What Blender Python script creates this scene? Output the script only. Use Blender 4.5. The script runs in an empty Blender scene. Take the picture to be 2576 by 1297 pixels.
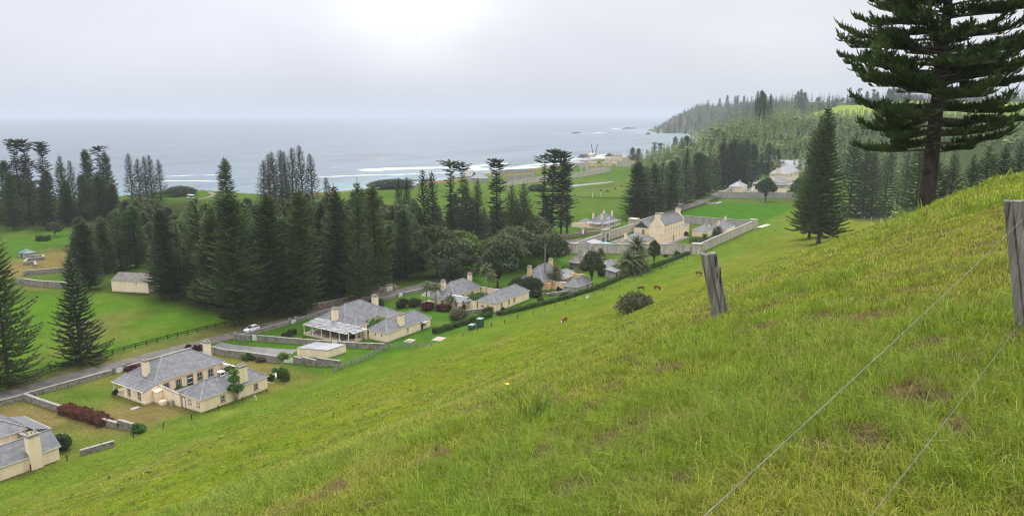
import bpy, bmesh, math, random
import numpy as np
from mathutils import Vector, Matrix
random.seed(7)
RS = np.random.RandomState(11)
SC = bpy.context.scene
COL = SC.collection
R = math.radians
# ------------------------------------------------------------------ place: t runs along the road, n runs from the hill towards the sea
ANG = R(57); TX, TY = math.cos(ANG), math.sin(ANG)
EYE = 56.0
PITCH = R(10.9)
FPX = 1860.0; CPX, CPY = 1287.5, 648.5

def W(t, n, z=0.0): return (TX*t - TY*n, TY*t + TX*n, z)
def TN(x, y): return (TX*x + TY*y, -TY*x + TX*y)
def lerp(a, b, f): return a + (b-a)*f
def ss(a, b, x):
    u = np.clip((x-a)/(b-a), 0, 1); return u*u*(3-2*u)

# ------------------------------------------------------------------ noise on arrays
def hash2(ix, iy, s):
    h = (ix.astype(np.int64)*374761393 + iy.astype(np.int64)*668265263 + s*982451653) & 0xffffffff
    h = ((h ^ (h >> 13))*1274126177) & 0xffffffff
    return ((h ^ (h >> 16)) & 0xffff)/65535.0
def vnoise(x, y, s=0):
    x = np.asarray(x, float); y = np.asarray(y, float)
    ix, iy = np.floor(x), np.floor(y); fx, fy = x-ix, y-iy
    fx = fx*fx*(3-2*fx); fy = fy*fy*(3-2*fy)
    a = hash2(ix, iy, s); b = hash2(ix+1, iy, s); c = hash2(ix, iy+1, s); d = hash2(ix+1, iy+1, s)
    return (a*(1-fx)+b*fx)*(1-fy) + (c*(1-fx)+d*fx)*fy
def fbm(x, y, s=0, o=3):
    r = 0; a = .5; tot = 0
    for k in range(o):
        r = r + a*vnoise(x*2**k, y*2**k, s+k*17); tot += a; a *= .5
    return r/tot

# ------------------------------------------------------------------ terrain
COAST = [(-6000,900),(-1500,700),(-300,600),(150,580),(250,550),(300,530),(335,535),(346,520),(350,462),(362,438),(409,424),(466,417),(586,430),(700,433),(822,444),(872,455),(908,441),(943,432),(1000,435),(1137,436),(1344,467),(1600,540),(2009,705),(2395,862),(2503,1017),(2814,1186),(2870,1150),(2960,600),(3050,-1500),(3100,-6000)]
CT = np.array([c[0] for c in COAST], float); CN = np.array([c[1] for c in COAST], float)
def coast(t): return np.interp(t, CT, CN)
SQ = np.array([0,.03,.1,.23,.35,.44,.5,.56,.68,.78,.88,.96,1.02,1.1,2])
SV = np.array([1,.981,.905,.745,.59,.458,.418,.372,.25,.158,.07,.022,.004,0,0])
_q = np.linspace(0,2,2001); _v = np.interp(_q,SQ,SV)
_k = np.ones(61)/61; _vs = np.convolve(np.r_[np.full(30,1)+np.linspace(.019,.0006,30)*1.0,_v,np.zeros(30)],_k,'valid')
def toe(t): return np.interp(t, [-400,60,260,700], [172,122,100,100])
def crest(t): return np.maximum(54.4 - 3.5*(np.maximum(t,0)/70.0)**1.5, 0)
def height(t, n):
    t = np.asarray(t, float); n = np.asarray(n, float)
    q = n/toe(t); S = np.interp(q, _q, _vs)
    S = np.where(q < 0, 1 + .75*np.minimum(-q,.12) , S)
    A = crest(t)
    h = A*S
    tn = np.maximum(t,0)*np.maximum(n,0); h = h - .0056*tn*np.exp(-tn/850.0) - .35*ss(.02,.12,q)*ss(.5,.3,q)*ss(0,12,t)
    rough = ss(1.0, .8, q)*ss(0, 10, A)*ss(6,45,np.hypot(t,n))
    h = h + rough*((fbm(t/9, n/2.2, 3, 3)-.5)*.75 + (vnoise(t/2.2+n/5, n/.8, 9)-.5)*.22 + ss(.12,.35,q)*.11*np.sin(6.283*(n/3.3 + 1.6*fbm(t/26,n/9,61)))*ss(.35,.6,fbm(t/17,n/8,62)))
    # wooded hill and plateau on the right
    h2 = 46*ss(630,880,t)*ss(345,235,n+.03*(t-750)) + 29*ss(900,1380,t)*ss(420,150,n)
    h2 = h2 + ss(5,30,h2)*(fbm(t/90,n/90,5)-.5)*14
    h = np.maximum(h, h2) if True else h
    # headland
    d = coast(t) - n
    cl = ss(1250,1800,t)
    hl = 84*ss(-14, 185, d)
    hl = hl*(1-.75*ss(2640,2850,t)) + cl*(fbm(t/60,n/60,8)-.5)*16*ss(0,60,d)
    h = np.maximum(h, cl*hl)
    # shore
    shore = -3 + 3.2*ss(0, 16, d) + np.minimum(0, d*.12)
    h = np.where(d < 16, np.minimum(h + 0.0, 0)*0 + np.where(cl > 0, np.maximum(shore, np.where(d > 0, cl*hl-3, -9)), shore), h)
    return np.maximum(h, -7.5)
def Hh(t, n): return float(height(np.array([t]), np.array([n]))[0])

def pray(px, py):
    u = (px-CPX)/FPX; v = -(py-CPY)/FPX
    cp, sp = math.cos(PITCH), math.sin(PITCH)
    return (u, cp+v*sp, -sp+v*cp)
def hit(px, py, rmin=0.0, far=3500.0):
    """where the line of sight through a point of the photograph meets the terrain: (t, n, z)"""
    d = pray(px, py); k = math.hypot(d[0], d[1]); dt, dn = TN(d[0]/k, d[1]/k); dz = d[2]/k
    r = np.concatenate([np.arange(1.5, 60, .15), np.arange(60, 400, .5), np.arange(400, far, 3.0)])
    r = r[r > rmin]; g = (EYE + dz*r) - height(dt*r, dn*r)
    i = np.argmax(g < 0)
    if g[i] >= 0: i = len(r)-1
    a, b = r[max(i-1,0)], r[i]
    for _ in range(14):
        m = (a+b)/2
        if EYE+dz*m - Hh(dt*m, dn*m) < 0: b = m
        else: a = m
    return dt*b, dn*b, Hh(dt*b, dn*b)
def flat(px, py, z=0.0):
    d = pray(px, py); s = (z-EYE)/d[2]; return TN(d[0]*s, d[1]*s)
def top(t, n, py):
    """height above sea datum of something standing at (t, n) whose top shows at row py"""
    r = math.hypot(t, n); x, y, _ = W(t, n)
    # row -> elevation for that azimuth: solve v so that the direction has this azimuth
    v = -(py-CPY)/FPX; cp, sp = math.cos(PITCH), math.sin(PITCH)
    Y = cp+v*sp; Z = -sp+v*cp
    return EYE + Z/Y*y
def crop(x0, y0, k):
    return lambda x, y: ((x0+x*k)*2575/4096, (y0+y*k)*2575/4096)

# ------------------------------------------------------------------ materials
MATS = {}
def nt(m): return m.node_tree.nodes, m.node_tree.links
def mat(name, c1, c2=None, scale=1.0, rough=.85, bump=0.0, bscale=None, spec=.25, coords='Object', detail=4, rand=0.0, trans=0.0, stretch=None, metallic=0.0, c3=None, s3=.1):
    if name in MATS: return MATS[name]
    m = bpy.data.materials.new(name); m.use_nodes = True; MATS[name] = m
    N, L = nt(m); b = N['Principled BSDF']; out = N['Material Output']
    b.inputs['Roughness'].default_value = rough; b.inputs['Specular IOR Level'].default_value = spec
    b.inputs['Metallic'].default_value = metallic
    c2 = c2 or tuple(x*.8 for x in c1)
    if coords == 'Position':
        g = N.new('ShaderNodeNewGeometry'); src = g.outputs['Position']
    else:
        g = N.new('ShaderNodeTexCoord'); src = g.outputs[coords]
    if stretch:
        mp = N.new('ShaderNodeMapping'); mp.inputs['Scale'].default_value = stretch; L.new(src, mp.inputs['Vector']); src = mp.outputs['Vector']
    no = N.new('ShaderNodeTexNoise'); no.inputs['Scale'].default_value = scale; no.inputs['Detail'].default_value = detail
    L.new(src, no.inputs['Vector'])
    rp = N.new('ShaderNodeValToRGB'); rp.color_ramp.elements[0].position = .35; rp.color_ramp.elements[1].position = .66
    rp.color_ramp.elements[0].color = (*c1, 1); rp.color_ramp.elements[1].color = (*c2, 1)
    L.new(no.outputs['Fac'], rp.inputs['Fac']); c = rp.outputs['Color']
    if c3:
        n3 = N.new('ShaderNodeTexNoise'); n3.inputs['Scale'].default_value = s3; n3.inputs['Detail'].default_value = 5; L.new(src, n3.inputs['Vector'])
        r3 = N.new('ShaderNodeValToRGB'); r3.color_ramp.elements[0].position = .5; r3.color_ramp.elements[1].position = .68
        L.new(n3.outputs['Fac'], r3.inputs['Fac'])
        mx = N.new('ShaderNodeMix'); mx.data_type = 'RGBA'; L.new(r3.outputs['Color'], mx.inputs['Factor']); L.new(c, mx.inputs['A']); mx.inputs['B'].default_value = (*c3, 1)
        c = mx.outputs['Result']
    if rand:
        oi = N.new('ShaderNodeObjectInfo'); mr = N.new('ShaderNodeMapRange'); mr.inputs['To Min'].default_value = 1-rand; mr.inputs['To Max'].default_value = 1+rand
        L.new(oi.outputs['Random'], mr.inputs['Value'])
        hs = N.new('ShaderNodeHueSaturation'); L.new(c, hs.inputs['Color']); L.new(mr.outputs['Result'], hs.inputs['Value'])
        m2 = N.new('ShaderNodeMapRange'); m2.inputs['To Min'].default_value = .515; m2.inputs['To Max'].default_value = .47
        mm = N.new('ShaderNodeMath'); mm.operation = 'FRACT'; m7 = N.new('ShaderNodeMath'); m7.operation = 'MULTIPLY'; m7.inputs[1].default_value = 7.31
        L.new(oi.outputs['Random'], m7.inputs[0]); L.new(m7.outputs[0], mm.inputs[0]); L.new(mm.outputs[0], m2.inputs['Value']); L.new(m2.outputs['Result'], hs.inputs['Hue'])
        c = hs.outputs['Color']
    L.new(c, b.inputs['Base Color'])
    if bump:
        nb = N.new('ShaderNodeTexNoise'); nb.inputs['Scale'].default_value = bscale or scale*3; nb.inputs['Detail'].default_value = 5; L.new(src, nb.inputs['Vector'])
        bp = N.new('ShaderNodeBump'); bp.inputs['Strength'].default_value = bump; bp.inputs['Distance'].default_value = .1
        L.new(nb.outputs['Fac'], bp.inputs['Height']); L.new(bp.outputs['Normal'], b.inputs['Normal'])
    if trans:
        tr = N.new('ShaderNodeBsdfTranslucent'); L.new(c, tr.inputs['Color']); ms = N.new('ShaderNodeMixShader'); ms.inputs[0].default_value = trans
        L.new(b.outputs[0], ms.inputs[1]); L.new(tr.outputs[0], ms.inputs[2]); L.new(ms.outputs[0], out.inputs['Surface'])
    return m
def mat_slate(name, c1, c2, moss, rough=.6, patch=None):
    """courses of slates: rows follow the height, joints run with the slope"""
    m = bpy.data.materials.new(name); m.use_nodes = True; MATS[name] = m
    N, L = nt(m); b = N['Principled BSDF']; b.inputs['Roughness'].default_value = rough; b.inputs['Specular IOR Level'].default_value = .3
    g = N.new('ShaderNodeTexCoord'); sx = N.new('ShaderNodeSeparateXYZ'); L.new(g.outputs['Object'], sx.inputs[0])
    ad = N.new('ShaderNodeMath'); ad.operation = 'ADD'; L.new(sx.outputs['X'], ad.inputs[0]); L.new(sx.outputs['Y'], ad.inputs[1])
    zz = N.new('ShaderNodeMath'); zz.operation = 'MULTIPLY'; zz.inputs[1].default_value = 1.9; L.new(sx.outputs['Z'], zz.inputs[0])
    cb = N.new('ShaderNodeCombineXYZ'); L.new(ad.outputs[0], cb.inputs['X']); L.new(zz.outputs[0], cb.inputs['Y'])
    br = N.new('ShaderNodeTexBrick'); br.inputs['Scale'].default_value = 1.0; br.inputs['Brick Width'].default_value = .95; br.inputs['Row Height'].default_value = .42
    br.inputs['Mortar Size'].default_value = .035; br.inputs['Mortar Smooth'].default_value = .3; br.inputs['Bias'].default_value = -.1
    br.inputs['Color1'].default_value = (*c1, 1); br.inputs['Color2'].default_value = (*c2, 1); br.inputs['Mortar'].default_value = (*[x*.55 for x in c1], 1)
    L.new(cb.outputs[0], br.inputs['Vector'])
    no = N.new('ShaderNodeTexNoise'); no.inputs['Scale'].default_value = .9; no.inputs['Detail'].default_value = 7; no.inputs['Roughness'].default_value = .7; L.new(g.outputs['Object'], no.inputs['Vector'])
    rp = N.new('ShaderNodeValToRGB'); rp.color_ramp.elements[0].position = .47; rp.color_ramp.elements[1].position = .72; L.new(no.outputs['Fac'], rp.inputs['Fac'])
    mx = N.new('ShaderNodeMix'); mx.data_type = 'RGBA'; L.new(rp.outputs['Color'], mx.inputs['Factor']); L.new(br.outputs['Color'], mx.inputs['A']); mx.inputs['B'].default_value = (*moss, 1)
    c = mx.outputs['Result']
    if patch:
        n2 = N.new('ShaderNodeTexNoise'); n2.inputs['Scale'].default_value = 1.6; n2.inputs['Detail'].default_value = 3
        mp = N.new('ShaderNodeMapping'); mp.inputs['Scale'].default_value = (.5, 1.6, 1); L.new(cb.outputs[0], mp.inputs[0]); L.new(mp.outputs[0], n2.inputs['Vector'])
        r2 = N.new('ShaderNodeValToRGB'); r2.color_ramp.elements[0].position = .48; r2.color_ramp.elements[1].position = .53; L.new(n2.outputs['Fac'], r2.inputs['Fac'])
        m2 = N.new('ShaderNodeMix'); m2.data_type = 'RGBA'; L.new(r2.outputs['Color'], m2.inputs['Factor']); L.new(c, m2.inputs['A']); m2.inputs['B'].default_value = (*patch, 1); c = m2.outputs['Result']
    L.new(c, b.inputs['Base Color'])
    bp = N.new('ShaderNodeBump'); bp.inputs['Strength'].default_value = .5; bp.inputs['Distance'].default_value = .04; L.new(br.outputs['Fac'], bp.inputs['Height']); bp.invert = True
    L.new(bp.outputs['Normal'], b.inputs['Normal'])
    return m
def mat_wall(name, c, stain, low, rough=.9):
    """rendered wall with streaks running down and a discoloured foot"""
    m = bpy.data.materials.new(name); m.use_nodes = True; MATS[name] = m
    N, L = nt(m); b = N['Principled BSDF']; b.inputs['Roughness'].default_value = rough; b.inputs['Specular IOR Level'].default_value = .2
    g = N.new('ShaderNodeTexCoord'); mp = N.new('ShaderNodeMapping'); mp.inputs['Scale'].default_value = (1.3, 1.3, .22); L.new(g.outputs['Object'], mp.inputs[0])
    no = N.new('ShaderNodeTexNoise'); no.inputs['Scale'].default_value = .9; no.inputs['Detail'].default_value = 6; no.inputs['Roughness'].default_value = .65; L.new(mp.outputs[0], no.inputs['Vector'])
    rp = N.new('ShaderNodeValToRGB'); rp.color_ramp.elements[0].position = .42; rp.color_ramp.elements[1].position = .7; L.new(no.outputs['Fac'], rp.inputs['Fac'])
    ml = N.new('ShaderNodeMath'); ml.operation = 'MULTIPLY'; ml.inputs[1].default_value = stain[3]; L.new(rp.outputs['Color'], ml.inputs[0])
    mx = N.new('ShaderNodeMix'); mx.data_type = 'RGBA'; L.new(ml.outputs[0], mx.inputs['Factor']); mx.inputs['A'].default_value = (*c, 1); mx.inputs['B'].default_value = (*stain[:3], 1)
    sx = N.new('ShaderNodeSeparateXYZ'); L.new(g.outputs['Object'], sx.inputs[0])
    n2 = N.new('ShaderNodeTexNoise'); n2.inputs['Scale'].default_value = 1.4; n2.inputs['Detail'].default_value = 4; L.new(g.outputs['Object'], n2.inputs['Vector'])
    a2 = N.new('ShaderNodeMath'); a2.operation = 'MULTIPLY_ADD'; a2.inputs[1].default_value = 1.3; L.new(n2.outputs['Fac'], a2.inputs[0]); a2.inputs[2].default_value = -.62
    a3 = N.new('ShaderNodeMath'); a3.operation = 'ADD'; L.new(a2.outputs[0], a3.inputs[0]); L.new(sx.outputs['Z'], a3.inputs[1])
    mr = N.new('ShaderNodeMapRange'); mr.inputs['From Min'].default_value = 0; mr.inputs['From Max'].default_value = .55; mr.inputs['To Min'].default_value = low[3]; mr.inputs['To Max'].default_value = 0; L.new(a3.outputs[0], mr.inputs['Value'])
    m2 = N.new('ShaderNodeMix'); m2.data_type = 'RGBA'; L.new(mr.outputs['Result'], m2.inputs['Factor']); L.new(mx.outputs['Result'], m2.inputs['A']); m2.inputs['B'].default_value = (*low[:3], 1)
    L.new(m2.outputs['Result'], b.inputs['Base Color'])
    return m
def mat_attr(name, attr, rough=.9, trans=0.0, noise=None, bump=None, spec=.15):
    m = bpy.data.materials.new(name); m.use_nodes = True; MATS[name] = m
    N, L = nt(m); b = N['Principled BSDF']; out = N['Material Output']; b.inputs['Roughness'].default_value = rough; b.inputs['Specular IOR Level'].default_value = spec
    a = N.new('ShaderNodeAttribute'); a.attribute_name = attr; c = a.outputs['Color']; g = N.new('ShaderNodeNewGeometry')
    if noise:
        for (s, lo, hi) in noise:
            no = N.new('ShaderNodeTexNoise'); no.inputs['Scale'].default_value = s; no.inputs['Detail'].default_value = 6; no.inputs['Roughness'].default_value = .65; L.new(g.outputs['Position'], no.inputs['Vector'])
            mr = N.new('ShaderNodeMapRange'); mr.inputs['From Min'].default_value = .3; mr.inputs['From Max'].default_value = .7; mr.inputs['To Min'].default_value = lo; mr.inputs['To Max'].default_value = hi; L.new(no.outputs['Fac'], mr.inputs['Value'])
            mu = N.new('ShaderNodeMix'); mu.data_type = 'RGBA'; mu.blend_type = 'MULTIPLY'; mu.inputs['Factor'].default_value = 1; L.new(c, mu.inputs['A']); L.new(mr.outputs['Result'], mu.inputs['B']); c = mu.outputs['Result']
    L.new(c, b.inputs['Base Color'])
    if bump:
        nb = N.new('ShaderNodeTexNoise'); nb.inputs['Scale'].default_value = bump[0]; nb.inputs['Detail'].default_value = 6; L.new(g.outputs['Position'], nb.inputs['Vector'])
        bp = N.new('ShaderNodeBump'); bp.inputs['Strength'].default_value = bump[1]; bp.inputs['Distance'].default_value = bump[2]; L.new(nb.outputs['Fac'], bp.inputs['Height']); L.new(bp.outputs['Normal'], b.inputs['Normal'])
    if trans:
        tr = N.new('ShaderNodeBsdfTranslucent'); L.new(c, tr.inputs['Color']); ms = N.new('ShaderNodeMixShader'); ms.inputs[0].default_value = trans
        L.new(b.outputs[0], ms.inputs[1]); L.new(tr.outputs[0], ms.inputs[2]); L.new(ms.outputs[0], out.inputs['Surface'])
    return m

# ------------------------------------------------------------------ mesh helpers
def npmesh(name, verts, faces, m=None, smooth=False, color=None):
    """faces: list of int arrays (k, 3) or (k, 4)"""
    me = bpy.data.meshes.new(name); verts = np.asarray(verts, np.float32).reshape(-1, 3)
    faces = [np.asarray(f, np.int32) for f in faces if len(f)]
    me.vertices.add(len(verts)); me.vertices.foreach_set('co', verts.ravel())
    li = np.concatenate([f.ravel() for f in faces]); tot = np.concatenate([np.full(len(f), f.shape[1], np.int32) for f in faces])
    st = np.concatenate([[0], np.cumsum(tot)[:-1]]).astype(np.int32)
    me.loops.add(len(li)); me.loops.foreach_set('vertex_index', li); me.polygons.add(len(tot)); me.polygons.foreach_set('loop_start', st)
    me.update(calc_edges=True)
    if smooth: me.polygons.foreach_set('use_smooth', np.ones(len(tot), bool))
    if color is not None:
        ca = me.color_attributes.new('tint', 'FLOAT_COLOR', 'POINT'); cc = np.ones((len(verts), 4), np.float32); cc[:, :3] = color; ca.data.foreach_set('color', cc.ravel())
    if m: me.materials.append(m)
    return me
class MB:
    def __init__(s): s.v = []; s.f = []
    def add(s, vs, fs):
        o = len(s.v); s.v += [tuple(x) for x in vs]; s.f += [tuple(i+o for i in f) for f in fs]; return s
    def box(s, x0, x1, y0, y1, z0, z1, tap=0.0):
        a = tap
        return s.add([(x0,y0,z0),(x1,y0,z0),(x1,y1,z0),(x0,y1,z0),(x0+a,y0+a,z1),(x1-a,y0+a,z1),(x1-a,y1-a,z1),(x0+a,y1-a,z1)],
                     [(3,2,1,0),(4,5,6,7),(0,1,5,4),(1,2,6,5),(2,3,7,6),(3,0,4,7)])
    def bar(s, p, q, w, h):
        p, q = Vector(p), Vector(q); d = (q-p).normalized(); up = Vector((0,0,1))
        if abs(d.z) > .99: up = Vector((1,0,0))
        a = d.cross(up).normalized()*w/2; b = a.cross(d).normalized()*h/2
        return s.add([p-a-b,p+a-b,p+a+b,p-a+b,q-a-b,q+a-b,q+a+b,q-a+b],[(0,1,2,3),(7,6,5,4),(0,4,5,1),(1,5,6,2),(2,6,7,3),(3,7,4,0)])
    def tube(s, pts, rad, k=6, cap=True):
        pts = [Vector(p) for p in pts]; o = len(s.v); n = len(pts)
        for i, p in enumerate(pts):
            d = (pts[min(i+1,n-1)]-pts[max(i-1,0)]).normalized(); up = Vector((0,0,1)) if abs(d.z) < .9 else Vector((1,0,0))
            a = d.cross(up).normalized(); b = a.cross(d); r = rad[i] if hasattr(rad, '__len__') else rad
            for j in range(k):
                th = 2*math.pi*j/k; s.v.append(tuple(p + a*(r*math.cos(th)) + b*(r*math.sin(th))))
        for i in range(n-1):
            for j in range(k):
                s.f.append((o+i*k+j, o+i*k+(j+1)%k, o+(i+1)*k+(j+1)%k, o+(i+1)*k+j))
        if cap:
            s.f.append(tuple(o+j for j in reversed(range(k)))); s.f.append(tuple(o+(n-1)*k+j for j in range(k)))
        return s
    def prism(s, poly, axis, a, b):
        """extrude a 2-D outline along an axis ('x': outline is (y, z); 'y': (x, z); 'z': (x, y))"""
        n = len(poly)
        def P(p, c): return (c,p[0],p[1]) if axis == 'x' else (p[0],c,p[1]) if axis == 'y' else (p[0],p[1],c)
        return s.add([P(p,a) for p in poly]+[P(p,b) for p in poly], [tuple(reversed(range(n))), tuple(range(n,2*n))]+[(i,(i+1)%n,n+(i+1)%n,n+i) for i in range(n)])
    def build(s, name, m, parent=None, loc=None, smooth=False, bevel=0.0):
        me = bpy.data.meshes.new(name); me.from_pydata(s.v, [], s.f); me.materials.append(m)
        bm = bmesh.new(); bm.from_mesh(me); bmesh.ops.recalc_face_normals(bm, faces=bm.faces)
        if bevel: bmesh.ops.bevel(bm, geom=bm.edges[:], offset=bevel, segments=1, affect='EDGES')
        bm.to_mesh(me); bm.free()
        if smooth:
            for p in me.polygons: p.use_smooth = True
        return link(name, me, parent, loc)
def link(name, me, parent=None, loc=None):
    o = bpy.data.objects.new(name, me); COL.objects.link(o)
    if parent: o.parent = parent
    if loc is not None: o.location = loc
    return o
def tag(o, label=None, cat=None, group=None, kind=None):
    if label: o['label'] = label
    if cat: o['category'] = cat
    if group: o['group'] = group
    if kind: o['kind'] = kind
    return o
def empty(name, t, n, z=0.0, rot=None, label=None, cat=None, group=None):
    o = bpy.data.objects.new(name, None); COL.objects.link(o); o.location = W(t, n, z); o.rotation_euler = (0, 0, ANG if rot is None else rot)
    o.empty_display_size = .3
    return tag(o, label, cat, group)
def copy_tree(o, parent=None):
    c = o.copy(); COL.objects.link(c); c.parent = parent
    for ch in list(o.children): copy_tree(ch, c)
    return c
def ribbons(p0, p1, p2, w, roll, tipw=.15):
    """many bent leaf strips at once: arrays (N,3); width (N,); roll (N,) -> verts, quads, tris"""
    d = p1-p0; d /= np.linalg.norm(d, axis=1, keepdims=True)+1e-9
    up = np.tile(np.array([0,0,1.0]), (len(p0),1)); sd = np.cross(d, up); ln = np.linalg.norm(sd, axis=1, keepdims=True); sd = np.where(ln < 1e-4, np.array([1.0,0,0]), sd/(ln+1e-9))
    u2 = np.cross(sd, d); s = sd*np.cos(roll)[:,None] + u2*np.sin(roll)[:,None]; w = w[:,None]
    V = np.stack([p0-s*w*.35, p0+s*w*.35, p1-s*w*.5, p1+s*w*.5, p2-s*w*tipw*.5, p2+s*w*tipw*.5], 1)
    b = (np.arange(len(p0))*6)[:,None]
    return V.reshape(-1,3), np.concatenate([b+np.array([0,1,3,2]), b+np.array([2,3,5,4])])
class Acc:
    def __init__(s): s.v = []; s.q = []; s.n = 0
    def add(s, v, q):
        s.v.append(v); s.q.append(q+s.n); s.n += len(v)
    def mesh(s, name, m, **k): return npmesh(name, np.concatenate(s.v), [np.concatenate(s.q)], m, **k)
# ------------------------------------------------------------------ vegetation
M_PINE = mat('pine_foliage', (.040,.080,.022), (.092,.150,.036), .45, .75, rand=.40, trans=.15, c3=(.11,.15,.045), s3=.9)
M_PINE_LIGHT = mat('pine_foliage_light', (.050,.085,.030), (.100,.140,.050), .45, .75, rand=.25, trans=.2, c3=(.130,.165,.055), s3=.9)
M_PINE_SEA = mat('pine_foliage_old', (.030,.050,.024), (.062,.086,.034), .5, .8, rand=.25, trans=.12)
M_BARK = mat('bark', (.055,.042,.032), (.10,.082,.066), 2.0, .95, bump=.6, bscale=4, stretch=(1,1,.3))
M_BARK_PALE = mat('bark_pale', (.20,.18,.15), (.30,.27,.23), 2.0, .95, bump=.4, bscale=5)
M_LEAF = mat('leaf_olive', (.034,.055,.018), (.075,.100,.034), .6, .7, rand=.22, trans=.2, c3=(.10,.125,.045), s3=.5)
M_LEAF_DARK = mat('leaf_dark', (.022,.042,.018), (.050,.080,.028), .7, .65, rand=.2, trans=.15)
M_LEAF_BRIGHT = mat('leaf_bright', (.055,.12,.022), (.11,.20,.035), .9, .6, rand=.2, trans=.3)
M_LEAF_RED = mat('leaf_red', (.105,.034,.020), (.165,.062,.036), 1.2, .7, trans=.15)
M_LEAF_MAROON = mat('leaf_maroon', (.055,.012,.016), (.115,.030,.034), 1.2, .7, trans=.15)
M_LEAF_BROWN = mat('leaf_brown', (.060,.066,.032), (.120,.118,.058), 1.2, .8, trans=.1)
M_LEAF_GREY = mat('leaf_grey', (.085,.085,.050), (.15,.145,.090), 1.2, .8, trans=.15)
M_FROND = mat('palm_frond', (.050,.075,.020), (.125,.155,.048), .8, .55, trans=.2, rand=.15)
M_HEDGE = mat('hedge_leaf', (.035,.070,.016), (.085,.145,.030), 1.5, .7, trans=.2, c3=(.12,.17,.04), s3=.6)
M_YELLOW = mat('yellow_flower', (.65,.45,.02), (.75,.58,.05), 3, .7)

def pine_crown(name, H, Rm, prof, zb, dz, nb, lo, hi, sweep, gap, seed, m, wid=.30, plume=.62, sp=.30, twist=.22, jit=.16):
    """whorls of boughs; each bough is a plume of short upturned cords"""
    rs = np.random.RandomState(seed); acc = Acc(); z = zb; k = 0; ph = 0
    while z < H-1.1:
        u = (z-zb)/(H-zb); L0 = Rm*prof(u); nn = nb if L0 > 1.6 else 5
        for j in range(nn):
            if rs.rand() < gap*(1 if u < .93 else .2): continue
            L = L0*rs.uniform(1-jit*1.4, 1+jit)*(1 + twist*.6*math.sin(2*math.pi*j/nn + seed + k*.3)); L = max(L, .35)
            az = ph + 2*math.pi*j/nn + rs.uniform(-.2,.2); a = lerp(lo, hi, u**1.4) + rs.uniform(-.06,.06); b = sweep*rs.uniform(.7,1.4)
            rd = np.array([math.cos(az), math.sin(az), 0.]); tg = np.array([-rd[1], rd[0], 0.])
            n = max(4, int(L*.9/sp)); s = np.linspace(.10, 1, n) + rs.uniform(-.02,.02,n)
            base = rd[None]*(L*s)[:,None]; base[:,2] = z + L*(a*s - .10*np.sin(s*3.0)*(1-u) + b*s*s)
            env = np.sin(np.clip(.42+s*2.3,0,2.75))
            lv = (plume*min(1,.35+L/3.5))*env*rs.uniform(.8,1.2,n) + .08
            for sg, up in ((-1,.25),(1,.25),(-.35,.75),(.35,.75)):
                dr = rd[None]*rs.uniform(.35,.85,n)[:,None] + tg[None]*sg*rs.uniform(.75,1.1,n)[:,None]; dr[:,2] += up*rs.uniform(.5,1.2,n); dr /= np.linalg.norm(dr,axis=1,keepdims=True)
                f = 1 if up < .5 else .62
                p1 = base + dr*(lv*f*.55)[:,None]; p2 = base + dr*(lv*f)[:,None]; p2[:,2] += lv*.16
                acc.add(*ribbons(base, p1, p2, np.full(n, wid)*rs.uniform(.7,1.25,n), rs.uniform(-.7,.7,n), .3))
            p0 = base[:-1]; p2 = base[1:].copy(); acc.add(*ribbons(p0, (p0+p2)/2, p2, np.full(n-1, wid*.8), rs.uniform(-.5,.5,n-1), 1.0))
            tip = base[-1:]; d2 = rd[None]*.55; d2[0,2] = .25+b*.8
            acc.add(*ribbons(tip, tip+d2*.5, tip+d2, np.array([wid]), np.array([0.])))
        z += dz*(1-.3*u)*rs.uniform(.88,1.12); ph += rs.uniform(.3,1.2); k += 1
    t0 = np.array([[0,0,H-1.6]]*3); t2 = t0 + np.array([[0,0,2.3]]*3); acc.add(*ribbons(t0, (t0+t2)/2, t2, np.full(3,.2), np.array([0,1.05,2.1])))
    return acc.mesh(name, m)
def trunk_mesh(name, H, r0, m, k=7, lean=0.0, flare=1.5):
    b = MB(); pts = []; rr = []
    for i, u in enumerate((0, .02, .06, .2, .45, .7, .9, .985)):
        pts.append((lean*math.sin(u*3), lean*.6*u, H*u - (.5 if i == 0 else 0))); rr.append(max(r0*(flare if i == 0 else 1.2 if i == 1 else 1)*(1-u)**.85, .035))
    b.tube(pts, rr, k); me = bpy.data.meshes.new(name); me.from_pydata(b.v, [], b.f); me.materials.append(m)
    for p in me.polygons: p.use_smooth = True
    return me
cone = lambda u: max(1-u, 0)**.85 + .03
dome = lambda u: min(1, (1-u)*1.5+.02)**.75 * (.86+.14*math.sin(u*9)) * min(1, .62+u*1.6)
slim = lambda u: max(1-u, 0)**.7*.92 + .08*math.sin(u*17)*max(1-u,0) + .04
def old(u): return (.72 + .22*math.sin(u*23)*(u > .35) - .18*(u > .5)) * (1 if u < .9 else .95) * min(1, .5+u*2)
def flatop(u): return .62 + .12*math.sin(u*19) if u < .62 else (.30 if u < .84 else .62 + .1*(u-.84)/.16)
PINES = {}
def kind(key, H, Rm, prof, zb, dz, nb, lo, hi, sweep, gap, seed, m=None, r0=.5, **k):
    PINES[key] = (H, pine_crown('crown', H, Rm, prof, zb, dz, nb, lo, hi, sweep, gap, seed, m or M_PINE, **k), trunk_mesh('trunk', H*.985, r0, M_BARK))
for i in range(3): kind('young%d'%i, 25, 6.4, cone, 1.0, 1.05, 8, -.06, .6, .16, .03, 20+i, r0=.36)
kind('slope', 29, 6.3, cone, 3.1, .84, 11, -.12, .55, .12, .02, 26, r0=.42, plume=.78, wid=.34)
for i in range(4): kind('mature%d'%i, 34, [7.2,6.6,7.8,6.2][i], dome, 2.4, 1.0, 9, -.10, .45, .10, .06, 30+i, r0=.62, plume=.8, wid=.36)
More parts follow.
